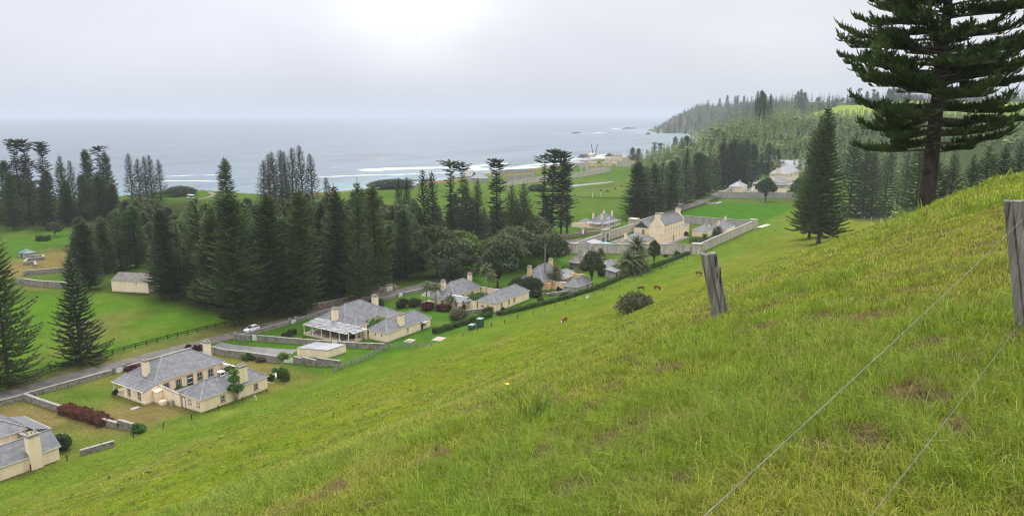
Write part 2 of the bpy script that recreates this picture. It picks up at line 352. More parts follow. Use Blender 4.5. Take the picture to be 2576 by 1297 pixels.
for i in range(3): kind('old%d'%i, 38, 5.6, old, 5, 1.05, 8, -.06, .25, .10, .36, 40+i, M_PINE_SEA, r0=.6, jit=.3, plume=.95, wid=.36)
for i in range(2): kind('flat%d'%i, 37, 6.0, flatop, 6, 1.0, 8, -.05, .16, .06, .42, 50+i, M_PINE_SEA, r0=.6, jit=.45, plume=.75, wid=.36)
for i in range(3): kind('slim%d'%i, 32, 5.4, slim, 2.2, 1.15, 7, .0, .62, .16, .07, 60+i, M_PINE_SEA, r0=.42, plume=.55)
for i in range(2): kind('light%d'%i, 30, 5.6, cone, 2.5, 1.05, 8, .0, .6, .18, .05, 70+i, M_PINE_LIGHT, r0=.5)
M_KEYS = ['mature0','mature1','mature2','mature3']
def pine(t, n, H, key, label, group=None, z=None, rz=None, wide=1.0, name='norfolk_pine'):
    h0, cr, tr = PINES[key]; z = Hh(t, n) if z is None else z
    o = empty(name, t, n, z-.1, random.uniform(0, 6.28) if rz is None else rz, label, 'pine tree', group)
    s = H/h0; o.scale = (s**.6*wide, s**.6*wide, s); o.rotation_euler = (random.gauss(0,.018), random.gauss(0,.018), o.rotation_euler[2])
    link('crown', cr, o); link('trunk', tr, o); return o
def pine_px(bx, by, ax, ay, key, label, group=None, **k):
    """pine by its foot and its top in the photograph"""
    t, n, z = hit(bx, by); return pine(t, n, max(top(t, n, ay)-z, 3), key, label, group, z=z, **k)

def leafball(acc, c, rad, n, size, rs, shell=.55, flat=0.0, droop=.15, wr=.6):
    v = rs.normal(size=(n,3)); v /= np.linalg.norm(v,axis=1,keepdims=True); rr = (shell + (1-shell)*rs.rand(n)**.6)[:,None]
    if flat: v[:,2] = np.where(v[:,2] < -flat, -flat*rs.rand(n), v[:,2])
    bumps = 1 + .16*np.sin(v[:,0:1]*5+c[0]) * np.sin(v[:,1:2]*6+c[1]) + .1*np.sin(v[:,2:3]*9)
    p = np.array(c)[None] + v*rr*bumps*np.array(rad)[None]
    d = rs.normal(size=(n,3)) + v*.4; d /= np.linalg.norm(d,axis=1,keepdims=True); s = size*rs.uniform(.6,1.4,n)
    p2 = p + d*s[:,None]; p2[:,2] -= s*droop
    acc.add(*ribbons(p-d*(s*.5)[:,None], p+d*(s*.2)[:,None], p2, s*wr, rs.uniform(0,3.1,n), .3))
def broadleaf(name, H, Rw, lobes, n, size, seed, m, zc=.58, base=.22):
    """crown of leaf clumps on several lobes, plus a trunk with limbs that reach into them"""
    rs = np.random.RandomState(seed); acc = Acc(); b = MB(); fork = H*base
    b.tube([(0,0,-.4),(0.05,0,H*.06),(.1,.05,fork)], [H*.034,H*.024,H*.02], 7)
    for k in range(lobes):
        a = 2.4*k + rs.uniform(-.3,.3); f = math.sqrt((k+.5)/lobes); r = Rw*.62*f; zz = H*(zc + (.24-.34*f*f)*rs.uniform(.8,1.2)); lr = Rw*rs.uniform(.36,.52)
        c = (r*math.cos(a), r*math.sin(a), zz); leafball(acc, c, (lr, lr, lr*rs.uniform(.62,.85)), n//lobes, size, rs)
        b.tube([(.1,.05,fork*.9), (c[0]*.4, c[1]*.4, lerp(fork, zz, .55)), c], [H*.013, H*.009, H*.004], 5)
    tm = bpy.data.meshes.new('trunk'); tm.from_pydata(b.v, [], b.f); tm.materials.append(M_BARK)
    return acc.mesh(name, m), tm
BL = {'olive': broadleaf('crown', 14, 7.2, 13, 9000, .55, 1, M_LEAF), 'olive2': broadleaf('crown', 14, 6.6, 12, 9000, .55, 2, M_LEAF), 'dark': broadleaf('crown', 16, 6.6, 14, 10000, .55, 3, M_LEAF_DARK, zc=.56, base=.16),
      'tall': broadleaf('crown', 13, 4.6, 12, 8000, .45, 4, M_LEAF, zc=.6, base=.24), 'bright': broadleaf('crown', 9, 4.8, 9, 5000, .5, 5, M_LEAF_BRIGHT), 'round': broadleaf('crown', 8, 4.4, 9, 5000, .42, 6, M_LEAF, zc=.56, base=.16),
      'dome': broadleaf('crown', 7, 6.6, 12, 8000, .45, 8, M_LEAF_DARK, zc=.52, base=.2)}
def tree(t, n, H, key, label, group=None, sx=1.0, z=None, name='broadleaf_tree', cat='tree'):
    base = {'olive':14,'olive2':14,'dark':16,'tall':13,'bright':9,'round':8,'dome':7}[key]; s = H/base; z = Hh(t,n) if z is None else z
    o = empty(name, t, n, z, random.uniform(0,6.28), label, cat, group); o.scale = (s*sx, s*sx, s); c, tr = BL[key]; link('crown', c, o); link('trunk', tr, o); return o
_shr = {}
def shrub(t, n, rx, ry, h, m, label, cat='shrub', name='shrub', group=None, size=.22, dens=1.0, rot=None, flowers=None, z=None, stems=True):
    """low rounded bush: stems at the foot and a crown of leaves with an uneven outline"""
    rs = np.random.RandomState(int(abs(t*13+n*7)*10)%99991); acc = Acc(); k = max(4, int(rx*ry*1.8)+2)
    nn = int(min(7000, 620*dens*(rx*ry+.6*h*(rx+ry))))
    for i in range(k):
        a = rs.uniform(0,6.28); f = math.sqrt(rs.rand()); c = (rx*.62*f*math.cos(a), ry*.62*f*math.sin(a), h*rs.uniform(.32,.66)); q_ = rs.uniform(.34,.62); leafball(acc, c, (rx*q_, ry*q_, h*rs.uniform(.28,.5)), max(60,nn//k), size, rs, shell=.45)
    o = empty(name, t, n, Hh(t,n) if z is None else z, rot, label, cat, group); link('foliage', acc.mesh('foliage', m), o)
    if stems:
        b = MB()
        for i in range(5):
            a = i*1.256+.3; b.tube([(.08*math.cos(a),.08*math.sin(a),-.1),(rx*.18*math.cos(a),ry*.18*math.sin(a),h*.3),(rx*.4*math.cos(a),ry*.4*math.sin(a),h*.6)],[.05,.035,.02],5)
        b.build('stem', M_BARK, o)
    if flowers:
        a2 = Acc(); leafball(a2, (0,0,h*.55), (rx*.98,ry*.98,h*.52), flowers[1], size*.6, rs, shell=.93); link('blossom', a2.mesh('blossom', flowers[0]), o)
    return o
def hedge(pts, w, h, label, m=None, dens=150, size=.16, name='hedge', cat='hedge'):
    """clipped hedge along a line of (t, n): leaves packed on a core of twigs"""
    rs = np.random.RandomState(int(pts[0][0])); acc = Acc(); b = MB(); t0, n0 = pts[0]; z0 = Hh(t0, n0)
    for (ta,na),(tb,nb) in zip(pts[:-1], pts[1:]):
        L = math.hypot(tb-ta, nb-na); ux, uy = (tb-ta)/L, (nb-na)/L; N = int(L*(w+2*h)*dens)
        f = rs.rand(N)*L; side = rs.rand(N)*(w+2*h); off = np.where(side < h, -w/2, np.where(side < h+w, side-h-w/2, w/2)); zz = np.where(side < h, side, np.where(side < h+w, h, side-h-w))
        wob = .10*np.sin(f*1.7)+.07*np.sin(f*4.1+1); zz = np.minimum(zz, h)*(1+wob*.8) ; off = off*(1+wob) + rs.normal(0,.05,N)
        gt = ta+ux*f-uy*off; gn = na+uy*f+ux*off; p = np.stack([gt-t0, gn-n0, zz + height(gt,gn)-z0 - .04], 1)
        d = rs.normal(size=(N,3)); d /= np.linalg.norm(d,axis=1,keepdims=True); s = size*rs.uniform(.6,1.5,N)
        acc.add(*ribbons(p-d*(s*.5)[:,None], p, p+d*s[:,None], s*.7, rs.uniform(0,3.1,N), .4))
        K = max(2, int(L/3))
        for i in range(K):
            a, c = i/K, (i+1)/K; P = [lerp(ta,tb,a), lerp(na,nb,a)]; Q = [lerp(ta,tb,c), lerp(na,nb,c)]
            b.bar((P[0]-t0,P[1]-n0,Hh(*P)-z0+h*.42),(Q[0]-t0,Q[1]-n0,Hh(*Q)-z0+h*.42), w*.72, h*.88)
    o = empty(name, t0, n0, z0, None, label, cat); link('foliage', acc.mesh('foliage', m or M_HEDGE), o); b.build('twig_core', MATS.get('hedge_core') or mat('hedge_core',(.018,.022,.010),(.03,.035,.016),3,.95), o)
    return o
def frond_mesh(name, count, L, elo, ehi, droop, seed, m, leaf=.62, lw=.12, per=20):
    rs = np.random.RandomState(seed); acc = Acc()
    for i in range(count):
        az = i*2.39996 + rs.uniform(-.2,.2); e = lerp(ehi, elo, (i/count)**.8) + rs.uniform(-.1,.1); l = L*rs.uniform(.85,1.1)
        s = np.linspace(.12,1,per); rad = l*(s*math.cos(e)); zz = l*(s*math.sin(e) - droop*s*s*(1.1-.3*math.sin(e)))
        rd = np.array([math.cos(az),math.sin(az),0.]); tg = np.array([-rd[1],rd[0],0.]); c = rd[None]*rad[:,None]; c[:,2] = zz
        acc.add(*ribbons(c[:-1], (c[:-1]+c[1:])/2, c[1:], np.full(per-1,.09), np.zeros(per-1), 1.0))
        lv = leaf*np.sin(np.clip(s*2.6+.35,0,3.0))*rs.uniform(.85,1.15,per)+.08
        fw = np.gradient(c, axis=0); fw /= np.linalg.norm(fw,axis=1,keepdims=True)
        for sg in (-1,1):
            d = tg[None]*sg*.8 + fw*.6; d[:,2] += .25; d /= np.linalg.norm(d,axis=1,keepdims=True); p2 = c + d*lv[:,None]; p2[:,2] -= lv*.28
            acc.add(*ribbons(c, c+d*(lv*.5)[:,None], p2, np.full(per,lw), rs.uniform(-.5,.5,per)))
    return acc.mesh(name, m)
FR_DATE = frond_mesh('fronds', 78, 4.6, -.8, 1.4, .38, 3, M_FROND, lw=.2)
FR_ROYAL = frond_mesh('fronds', 17, 2.6, -.5, 1.2, .55, 4, M_FROND, leaf=.75, lw=.2, per=16)
FR_FAN = frond_mesh('fronds', 30, 1.7, -1.1, 1.2, .3, 5, M_FROND, leaf=.5, lw=.16, per=10)
def palm(t, n, H, fr, s, r, label, bark=None, lean=0.0, group=None, z=None):
    z = Hh(t,n) if z is None else z
    o = empty('palm_tree', t, n, z, random.uniform(0,6.28), label, 'palm tree', group); b = MB()
    b.tube([(0,0,-.3),(0,0,.15),(lean*.3,0,H*.35),(lean*.7,0,H*.7),(lean,0,H)],[r*1.5,r*1.2,r,r*.9,r*.85],8); b.build('trunk', bark or M_BARK_PALE, o, smooth=True)
    c = link('crown', fr, o, (lean,0,H)); c.scale = (s,s,s); return o
# ------------------------------------------------------------------ building materials
M_CREAM = mat_wall('cream_render', (.84,.69,.50), (.64,.51,.36,.65), (.50,.42,.33,.8))
M_CREAM2 = mat_wall('cream_render_warm', (.76,.53,.31), (.56,.37,.22,.8), (.48,.34,.23,.75))
M_SLATE = mat_slate('slate', (.105,.108,.122), (.15,.153,.168), (.19,.19,.198))
M_SLATE_PATCH = mat_slate('slate_patched', (.11,.11,.122), (.16,.16,.172), (.21,.21,.22), patch=(.25,.255,.27))
M_SLATE_PALE = mat_slate('slate_pale', (.15,.153,.165), (.20,.203,.215), (.24,.24,.25))
M_RIDGE = mat('ridge_slate', (.18,.18,.195), (.25,.25,.26), 1.2, .7)
M_WHITE = mat('white_paint', (.78,.78,.77), (.70,.70,.69), 2, .5, spec=.4)
M_TRIM = mat('brown_trim', (.20,.13,.085), (.28,.19,.12), 3, .8)
M_PANE = mat('window_glass', (.03,.035,.045), (.05,.055,.065), 1.5, .12, spec=.6)
M_STONE = mat('rubble_stone', (.16,.145,.125), (.33,.30,.265), 2.6, .95, bump=.9, bscale=5, c3=(.10,.095,.085), s3=1.1)
M_STONE_BROWN = mat('rubble_stone_brown', (.17,.115,.080), (.33,.25,.185), 2.6, .95, bump=.9, bscale=5, c3=(.09,.07,.055), s3=1.1)
M_COPING = mat('coping_stone', (.20,.188,.168), (.31,.295,.265), 1.8, .95, bump=.5, bscale=6)
M_GAOL = mat_wall('weathered_render', (.52,.47,.39), (.16,.155,.15,.85), (.46,.37,.28,.9))
M_GAOL2 = mat_wall('weathered_render_dark', (.36,.34,.31), (.15,.145,.14,.8), (.33,.28,.23,.8))
M_POT = mat('chimney_stone', (.20,.18,.15), (.36,.33,.28), 4, .95, bump=.6, bscale=8)
M_FLOOR = mat('verandah_flags', (.42,.32,.24), (.52,.42,.33), 1.2, .85)
M_DOORB = mat('brown_door', (.13,.07,.04), (.18,.10,.06), 3, .6)
M_ROOFWHITE = mat('white_metal_roof', (.24,.25,.27), (.29,.30,.32), .6, .5, spec=.3)
M_ROOFGREY = mat('grey_metal_roof', (.20,.21,.225), (.25,.26,.275), .6, .5, spec=.3)
M_CONC = mat('concrete', (.28,.265,.235), (.38,.36,.325), 1.5, .9, bump=.2)
M_DARKIN = mat('dark_interior', (.02,.018,.016), (.035,.03,.028), 2, .9)
M_WOOD = mat('weathered_rail', (.15,.14,.12), (.25,.235,.20), 3, .9, bump=.4, stretch=(1,1,.3))
M_WOODB = mat('dark_rail', (.018,.015,.013), (.04,.034,.03), 3, .85)

class House:
    """parts of one building, given in (t, n) metres; local origin at (t0, n0)"""
    def __init__(s, name, t0, n0, label, cat='house', group=None, z=0.0, rot=0.0, wall=None, roof=None):
        s.o = empty(name, t0, n0, z, ANG+rot, label, cat, group); s.t, s.n = t0, n0; s.wm = wall or M_CREAM; s.rm = roof or M_SLATE
    def wall(s, t0, t1, n0, n1, z1, z0=-.4, m=None, name='wall'):
        return MB().box(t0-s.t,t1-s.t,n0-s.n,n1-s.n,z0,z1).build(name, m or s.wm, s.o)
    def yard(s, t0, t1, n0, n1, za, zb=None, m=None, cop=True):
        """boundary wall of a yard; the top may fall from za to zb along its length"""
        zb = za if zb is None else zb; b = MB(); a0,a1,c0,c1 = t0-s.t,t1-s.t,n0-s.n,n1-s.n
        zs = (zb,zb,za,za) if abs(c1-c0) > abs(a1-a0) else (za,zb,zb,za)
        b.add([(a0,c0,-.4),(a1,c0,-.4),(a1,c1,-.4),(a0,c1,-.4),(a0,c0,zs[0]),(a1,c0,zs[1]),(a1,c1,zs[2]),(a0,c1,zs[3])],[(3,2,1,0),(4,5,6,7),(0,1,5,4),(1,2,6,5),(2,3,7,6),(3,0,4,7)])
        w = b.build('yard_wall', m or s.wm, s.o)
        if cop:
            e = .07; b = MB(); b.add([(a0-e,c0-e,zs[0]+.003),(a1+e,c0-e,zs[1]+.003),(a1+e,c1+e,zs[2]+.003),(a0-e,c1+e,zs[3]+.003),(a0-e,c0-e,zs[0]+.12),(a1+e,c0-e,zs[1]+.12),(a1+e,c1+e,zs[2]+.12),(a0-e,c1+e,zs[3]+.12)],[(3,2,1,0),(4,5,6,7),(0,1,5,4),(1,2,6,5),(2,3,7,6),(3,0,4,7)]); b.build('coping', M_COPING if m else M_WHITE, w)
        return w
    def hip(s, t0, t1, n0, n1, ze, zr, over=.28, ends=(1,1), m=None, fascia=True, inset=None):
        """hipped (end 1) or gabled (end 0) roof with its ridge along the longer side"""
        a0,a1,b0,b1 = t0-s.t-over,t1-s.t+over,n0-s.n-over,n1-s.n+over; swap = (b1-b0) > (a1-a0)
        if swap: a0,a1,b0,b1 = b0,b1,a0,a1
        h = inset or (b1-b0)/2; c = (b0+b1)/2; r0 = a0+h*ends[0]; r1 = a1-h*ends[1]; th = .14; zl = ze - over*(zr-ze)/((b1-b0)/2)*.6
        V = [(a0,b0,zl),(a1,b0,zl),(a1,b1,zl),(a0,b1,zl),(r0,c,zr),(r1,c,zr)]; V = V + [(x,y,z+th) for x,y,z in V]
        if swap: V = [(y,x,z) for x,y,z in V]
        b = MB(); b.add(V, [(6,7,11,10),(8,9,10,11),(7,8,11),(9,6,10),(0,4,5,1),(2,5,4,3),(1,5,2),(3,4,0),(0,1,7,6),(1,2,8,7),(2,3,9,8),(3,0,6,9)])
        r = b.build('roof', m or s.rm, s.o)
        cp = MB(); T = lambda x,y,z: (y,x,z+th+.03) if swap else (x,y,z+th+.03)
        if r1-r0 > .3: cp.bar(T(r0,c,zr),T(r1,c,zr),.24,.07)
        for e_,ra,aa in ((0,r0,a0),(1,r1,a1)):
            if ends[e_]:
                for bb in (b0,b1): cp.bar(T(aa,bb,zl),T(ra,c,zr),.2,.06)
        if cp.v: cp.build('ridge_cap', M_RIDGE, r)
        if fascia:
            f = MB(); w = .05; q = [(a0,b0),(a1,b0),(a1,b1),(a0,b1)]
            if swap: q = [(y,x) for x,y in q]
            for i in range(4):
                if (i % 2 == 1) and not ends[0 if i == 3 else 1]: continue
                p, k = q[i], q[(i+1)%4]; f.bar((p[0],p[1],zl+.02),(k[0],k[1],zl+.02), w, .15)
            f.build('fascia', M_WHITE, r)
        return r
    def gable_wall(s, t, w, n0, n1, ze, zr, m=None):
        a = t-s.t; c = (n0+n1)/2-s.n
        return MB().prism([(n0-s.n,ze),(n1-s.n,ze),(c,zr)],'x',a,a+w).build('gable', m or s.wm, s.o)
    def lean(s, t0, t1, n0, n1, zlow, zhigh, low, m=None, over=.2, fascia=True, name='lean_to_roof'):
        """single slope; low = side of the eave: '-t', '+t', '-n', '+n'"""
        a0,a1,b0,b1 = t0-s.t,t1-s.t,n0-s.n,n1-s.n
        if low == '-t': a0 -= over
        if low == '+t': a1 += over
        if low == '-n': b0 -= over
        if low == '+n': b1 += over
        z = {'-t':(zlow,zhigh,zhigh,zlow),'+t':(zhigh,zlow,zlow,zhigh),'-n':(zlow,zlow,zhigh,zhigh),'+n':(zhigh,zhigh,zlow,zlow)}[low]; q = [(a0,b0),(a1,b0),(a1,b1),(a0,b1)]
        V = [(*q[i],z[i]) for i in range(4)]; V = V+[(x,y,zz+.12) for x,y,zz in V]
        r = MB().add(V,[(3,2,1,0),(4,5,6,7),(0,1,5,4),(1,2,6,5),(2,3,7,6),(3,0,4,7)]).build(name, m or s.rm, s.o)
        if fascia:
            i = {'-t':(3,0),'+t':(1,2),'-n':(0,1),'+n':(2,3)}[low]; p, k = V[i[0]], V[i[1]]; e = {'-t':(-.03,0),'+t':(.03,0),'-n':(0,-.03),'+n':(0,.03)}[low]
            MB().bar((p[0]+e[0],p[1]+e[1],p[2]+.05),(k[0]+e[0],k[1]+e[1],k[2]+.05),.05,.16).build('fascia', M_WHITE, r)
        return r
    def chimney(s, t, n, wt, wn, z0, z1, pots=3, m=None, along='t'):
        a, c = t-s.t, n-s.n; b = MB().box(a-wt/2,a+wt/2,c-wn/2,c+wn/2,z0,z1)
        ch = b.build('chimney', m or s.wm, s.o)
        MB().box(a-wt/2-.08,a+wt/2+.08,c-wn/2-.08,c+wn/2+.08,z1+.003,z1+.3).box(a-wt/2-.02,a+wt/2+.02,c-wn/2-.02,c+wn/2+.02,z1+.3,z1+.42).build('chimney_cap', M_POT, ch)
        for k in range(pots):
            f = (k-(pots-1)/2)/max(pots,1)*.95; px, pn = (a+f*wt, c) if along == 't' else (a, c+f*wn)
            MB().tube([(px,pn,z1+.4),(px,pn,z1+.62),(px,pn,z1+.64),(px,pn,z1+.76)],[.15,.14,.19,.16],7).build('chimney_pot', M_POT, ch)
        return ch
    def opening(s, face, at, pos, z0, w, h, kind='window', frame=None, sash=True, m=None, trim=.14, sill=False):
        """window or door on the plane t=at (faces '-t', '+t') or n=at (faces '-n', '+n')"""
        sg = -1 if face[0] == '-' else 1; ax = face[1]; d = .05
        def P(b, u0, u1, z0_, z1_, d0, d1):
            lo, hi = sorted((at+sg*d0, at+sg*d1))
            if ax == 't': b.box(lo-s.t,hi-s.t,u0-s.n,u1-s.n,z0_,z1_)
            else: b.box(u0-s.t,u1-s.t,lo-s.n,hi-s.n,z0_,z1_)
            return b
        l, r = pos-w/2, pos+w/2; b = MB()
        if frame is not False:
            P(b,l-trim,l,z0,z0+h,-.03,.08); P(b,r,r+trim,z0,z0+h,-.03,.08); P(b,l-trim,r+trim,z0+h+.001,z0+h+trim,-.03,.085)
            if kind == 'window': P(b,l-trim*1.6,r+trim*1.6,z0-trim,z0-.001,-.03,.12)
        else: P(b,l,r,z0-.06,z0-.001,-.03,.06)
        o = b.build(kind, (frame if frame else M_TRIM), s.o)
        if kind == 'window':
            P(MB(),l+.001,r-.001,z0,z0+h,-.03,.02).build('pane', m or M_PANE, o)
            if sash:
                b = MB(); 
                for f in (0,.5,1): P(b,lerp(l,r-.05,f),lerp(l+.05,r,f),z0+.055,z0+h-.055,.022,.045)
                for f in (0,.5,1): P(b,l,r,lerp(z0,z0+h-.05,f),lerp(z0+.05,z0+h,f),.0215,.05)
                b.build('sash', M_WHITE, o)
        else: P(MB(),l+.001,r-.001,z0,z0+h-.002,-.03,.03).build('door_leaf', m or M_WHITE, o)
        return o
    def posts(s, pts, z0, z1, w=.17, m=None):
        for (t, n) in pts:
            a, c = t-s.t, n-s.n; MB().box(a-w/2,a+w/2,c-w/2,c+w/2,z0,z1).box(a-w*.75,a+w*.75,c-w*.75,c+w*.75,z0+.001,z0+.25).build('verandah_post', m or M_WHITE, s.o)
    def floor(s, t0, t1, n0, n1, z, m=None):
        f = MB().box(t0-s.t,t1-s.t,n0-s.n,n1-s.n,-.4,z-.06).build('verandah_floor', s.wm, s.o)
        MB().box(t0-s.t-.04,t1-s.t+.04,n0-s.n-.04,n1-s.n+.04,z-.058,z).build('paving', m or M_FLOOR, f)
# ------------------------------------------------------------------ the houses of the row (nearest first)
def house_ten():
    h = House('cottage', 79.5, 122.3, 'cream cottage with white roof lantern and brown-framed yard windows, nearest house seen whole')
    h.wall(79.5,94.9,122.3,128.6,2.95); h.hip(79.5,94.9,122.3,128.6,2.95,5.05)
    h.wall(79.3,94.9,136.9,146.3,3.5); h.hip(79.3,94.9,136.9,146.3,3.5,6.55,.35)
    h.chimney(80.0,141.0,1.0,1.25,2.0,6.9,2,along='n'); h.chimney(94.3,141.2,1.05,1.35,2.0,7.0,3,along='n'); h.chimney(89.4,123.0,1.9,1.15,-.4,6.35,4)
    b = MB().box(86.0-79.5,86.9-79.5,125.0-122.3,125.9-122.3,4.4,5.75).box(85.85-79.5,87.05-79.5,124.85-122.3,126.05-122.3,5.75,5.86); b.box(85.9-79.5,87-79.5,124.9-122.3,126.-122.3,5.86,6.15,.42)
    c = b.build('roof_lantern', M_WHITE, h.o); MB().box(86.1-79.5,86.8-79.5,124.98-122.3,125.0-122.3,5.2,5.62).box(85.98-79.5,86-79.5,125.1-122.3,125.8-122.3,5.2,5.62).build('louvre', M_PANE, c)
    # verandah end and closed-in room
    h.wall(76.2,79.2,135.8,143.2,2.5); h.lean(76.2,79.3,135.7,147.2,2.5,3.35,'-t'); h.floor(76.1,79.25,143.25,147.2,.5); h.posts([(76.3,147.0)],.5,2.5)
    MB().prism([(76.2-79.5,2.5),(79.25-79.5,2.5),(79.25-79.5,3.33)],'y',135.8-122.3,136.0-122.3).build('gable', M_CREAM, h.o)
    MB().box(76.1-79.5,79.2-79.5,135.7-122.3,143.3-122.3,-.4,.5).build('plinth', M_CREAM, h.o)
    for n in (141.2,137.6): h.opening('-t',76.2,n,.75,.75,1.35)
    # yard walls
    h.yard(79.2,79.55,128.65,136.8,3.1,2.6,m=M_CREAM); h.yard(94.6,94.95,128.65,136.8,3.0)
    h.lean(79.6,84.0,128.7,131.4,2.4,2.95,'+n',fascia=False)
    MB().box(77.9-79.5,79.18-79.5,134.2-122.3,135.7-122.3,-.3,2.3).add([(-1.7,11.8,2.303),(-.32,11.8,2.5),(-.32,13.5,2.5),(-1.7,13.5,2.303),(-1.7,11.8,2.4),(-.32,11.8,2.62),(-.32,13.5,2.62),(-1.7,13.5,2.4)],[(3,2,1,0),(4,5,6,7),(0,1,5,4),(1,2,6,5),(2,3,7,6),(3,0,4,7)]).build('annex', M_CREAM, h.o)
    MB().box(-1.9,-.8,10.0,11.2,-.3,.85).build('step_block', M_CREAM, h.o)
    MB().box(77.95-79.5,78.2-79.5,136.2-122.3,136.9-122.3,1.2,1.9).build('meter_box', M_CREAM2, h.o)
    # openings
    h.opening('-n',136.9,86.9,.05,1.15,2.55,'door',frame=M_TRIM,m=M_PANE); MB().box(86.4-79.5,87.4-79.5,136.83-122.3,136.85-122.3,1.0,1.12).build('door_rail', M_WHITE, h.o); MB().box(86.4-79.5,87.4-79.5,136.83-122.3,136.85-122.3,1.95,2.2).build('door_rail', M_WHITE, h.o)
    for t in (81.6,84.3,89.2,91.8): h.opening('-n',136.9,t,.9,1.0,1.6)
    for t in (84.2,92.0): h.opening('-n',122.3,t,.95,.75,1.1)
    h.opening('-t',79.5,127.9,.02,.85,2.1,'door',frame=M_TRIM)
    for n in (125.9,123.3): h.opening('-t',79.5,n,1.25,.55,.75,m=M_WHITE,sash=False)
    tk = MB().tube([(0,0,-.2),(0,0,1.1),(0,0,1.15)],[.33,.33,.2],10); o = empty('gas_cylinder',78.8,130.9,0,None,'grey gas cylinder standing against the cream yard wall','gas cylinder'); tk.build('body', M_CONC, o, smooth=False)
    MB().tube([(0,0,1.14),(0,0,1.3)],.08,6).build('valve', M_WOODB, o)
    # dish on the roof
    MB().tube([(91.0-79.5,137.6-122.3,3.9),(91.0-79.5,137.4-122.3,4.25)],.03,5).tube([(91.0-79.5,137.42-122.3,4.2),(91.-79.5,137.36-122.3,4.24)],[.1,.36],12).build('satellite_dish', M_ROOFWHITE, h.o)
def house_nine():
    h = House('cottage', 132.5, 123.5, 'cream cottage with white-posted verandah and patched verandah roof, beside the flat-roofed garage'); T, Nn = 132.5, 123.5
    h.wall(132.5,149.7,123.5,129.6,2.6); h.hip(132.5,149.7,123.5,129.6,2.6,4.75)
    h.wall(130.9,147.3,136.3,146.8,3.05); h.hip(130.9,147.3,136.3,146.8,3.05,6.6,.35)
    h.wall(130.9,134.9,132.5,136.28,3.05); h.wall(143.1,147.3,132.9,136.28,3.05)
    h.hip(130.9,134.9,132.5,141.0,3.05,4.42,.35); h.hip(143.1,147.3,132.9,141,3.05,4.5,.35)
    h.chimney(131.3,140.3,1.15,1.5,2,6.5,3,along='n'); h.chimney(146.6,140.6,1.15,1.5,2,6.7,3,along='n'); h.chimney(138.6,124.1,1.5,1.05,-.4,5.7,3)
    h.lean(126.0,130.85,130.6,146.6,2.72,3.4,'-t',m=M_SLATE_PATCH); h.lean(126.6,130.8,129.6,130.6,2.72,3.1,'-n',m=M_SLATE_PATCH)
    MB().bar((126-T,131.9-Nn,2.92),(130.6-T,132.3-Nn,3.55),.35,.06).build('flashing', M_POT, h.o)
    h.floor(125.9,130.85,130.3,146.5,.42)
    h.posts([(126.05,n) for n in (130.3,133.5,136.7,139.9,143.1,146.3)]+[(128.4,146.35),(128.6,130.3)],.42,2.75,.15)
    for n in (144.3,137.2): h.opening('-t',130.9,n,.9,1.0,1.5)
    h.opening('-t',130.9,140.8,.44,1.1,2.15,'door',frame=M_TRIM,m=M_DOORB); h.opening('-t',130.9,134.0,.9,.8,1.4)
    h.yard(131.6,131.95,129.65,132.45,2.55); h.opening('-t',131.6,131.4,.02,.95,2.05,'door',frame=M_TRIM); h.yard(148.9,149.25,129.65,134.2,2.4)
    for n in (127.4,125.2): h.opening('-t',132.5,n,1.35,.35,.5,frame=False,m=M_PANE,sash=False)
    h.opening('-n',123.5,140.5,.85,.65,1.1,frame=False); h.opening('-n',123.5,147.2,.9,.8,1.1); h.opening('-n',123.5,146.2,.05,.8,1.5,'door',frame=False,m=M_DARKIN)
    h.lean(145.7,147.7,122.6,123.45,2.0,2.25,'-n',m=M_ROOFWHITE,fascia=False,name='awning')
    h.opening('-n',136.3,138.5,.1,1.0,2.1,'door',frame=M_TRIM,m=M_DOORB); h.opening('-n',136.3,141.2,.9,.9,1.3)
    def table(t,n,m,label,w,d,z): 
        o = empty('garden_table',t,n,.42 if t > 125.9 else 0,None,label,'table'); MB().box(-w,w,-d,d,z-.06,z).build('table_top',m,o)
        for a in (-1,1):
            for c in (-1,1): MB().box(a*w*.85-.04,a*w*.85+.04,c*d*.8-.04,c*d*.8+.04,0,z-.061).build('leg',m,o)
    table(126.9,138.6,M_DOORB,'brown wooden table on the cottage verandah floor',.9,.5,.75); table(125.1,131.2,M_WHITE,'white garden table at the corner of the verandah',1.0,.45,.74)
    b = empty('garden_bench',127.6,135.0,.42,None,'low brown bench on the cottage verandah','bench'); MB().box(-.25,.25,-.9,.9,.4,.46).build('seat',M_DOORB,b); MB().box(.2,.25,-.9,.9,.5,.9).build('backrest',M_DOORB,b)
    for c in (-.8,.8): MB().box(-.2,.2,c-.04,c+.04,0,.399).build('leg',M_DOORB,b)
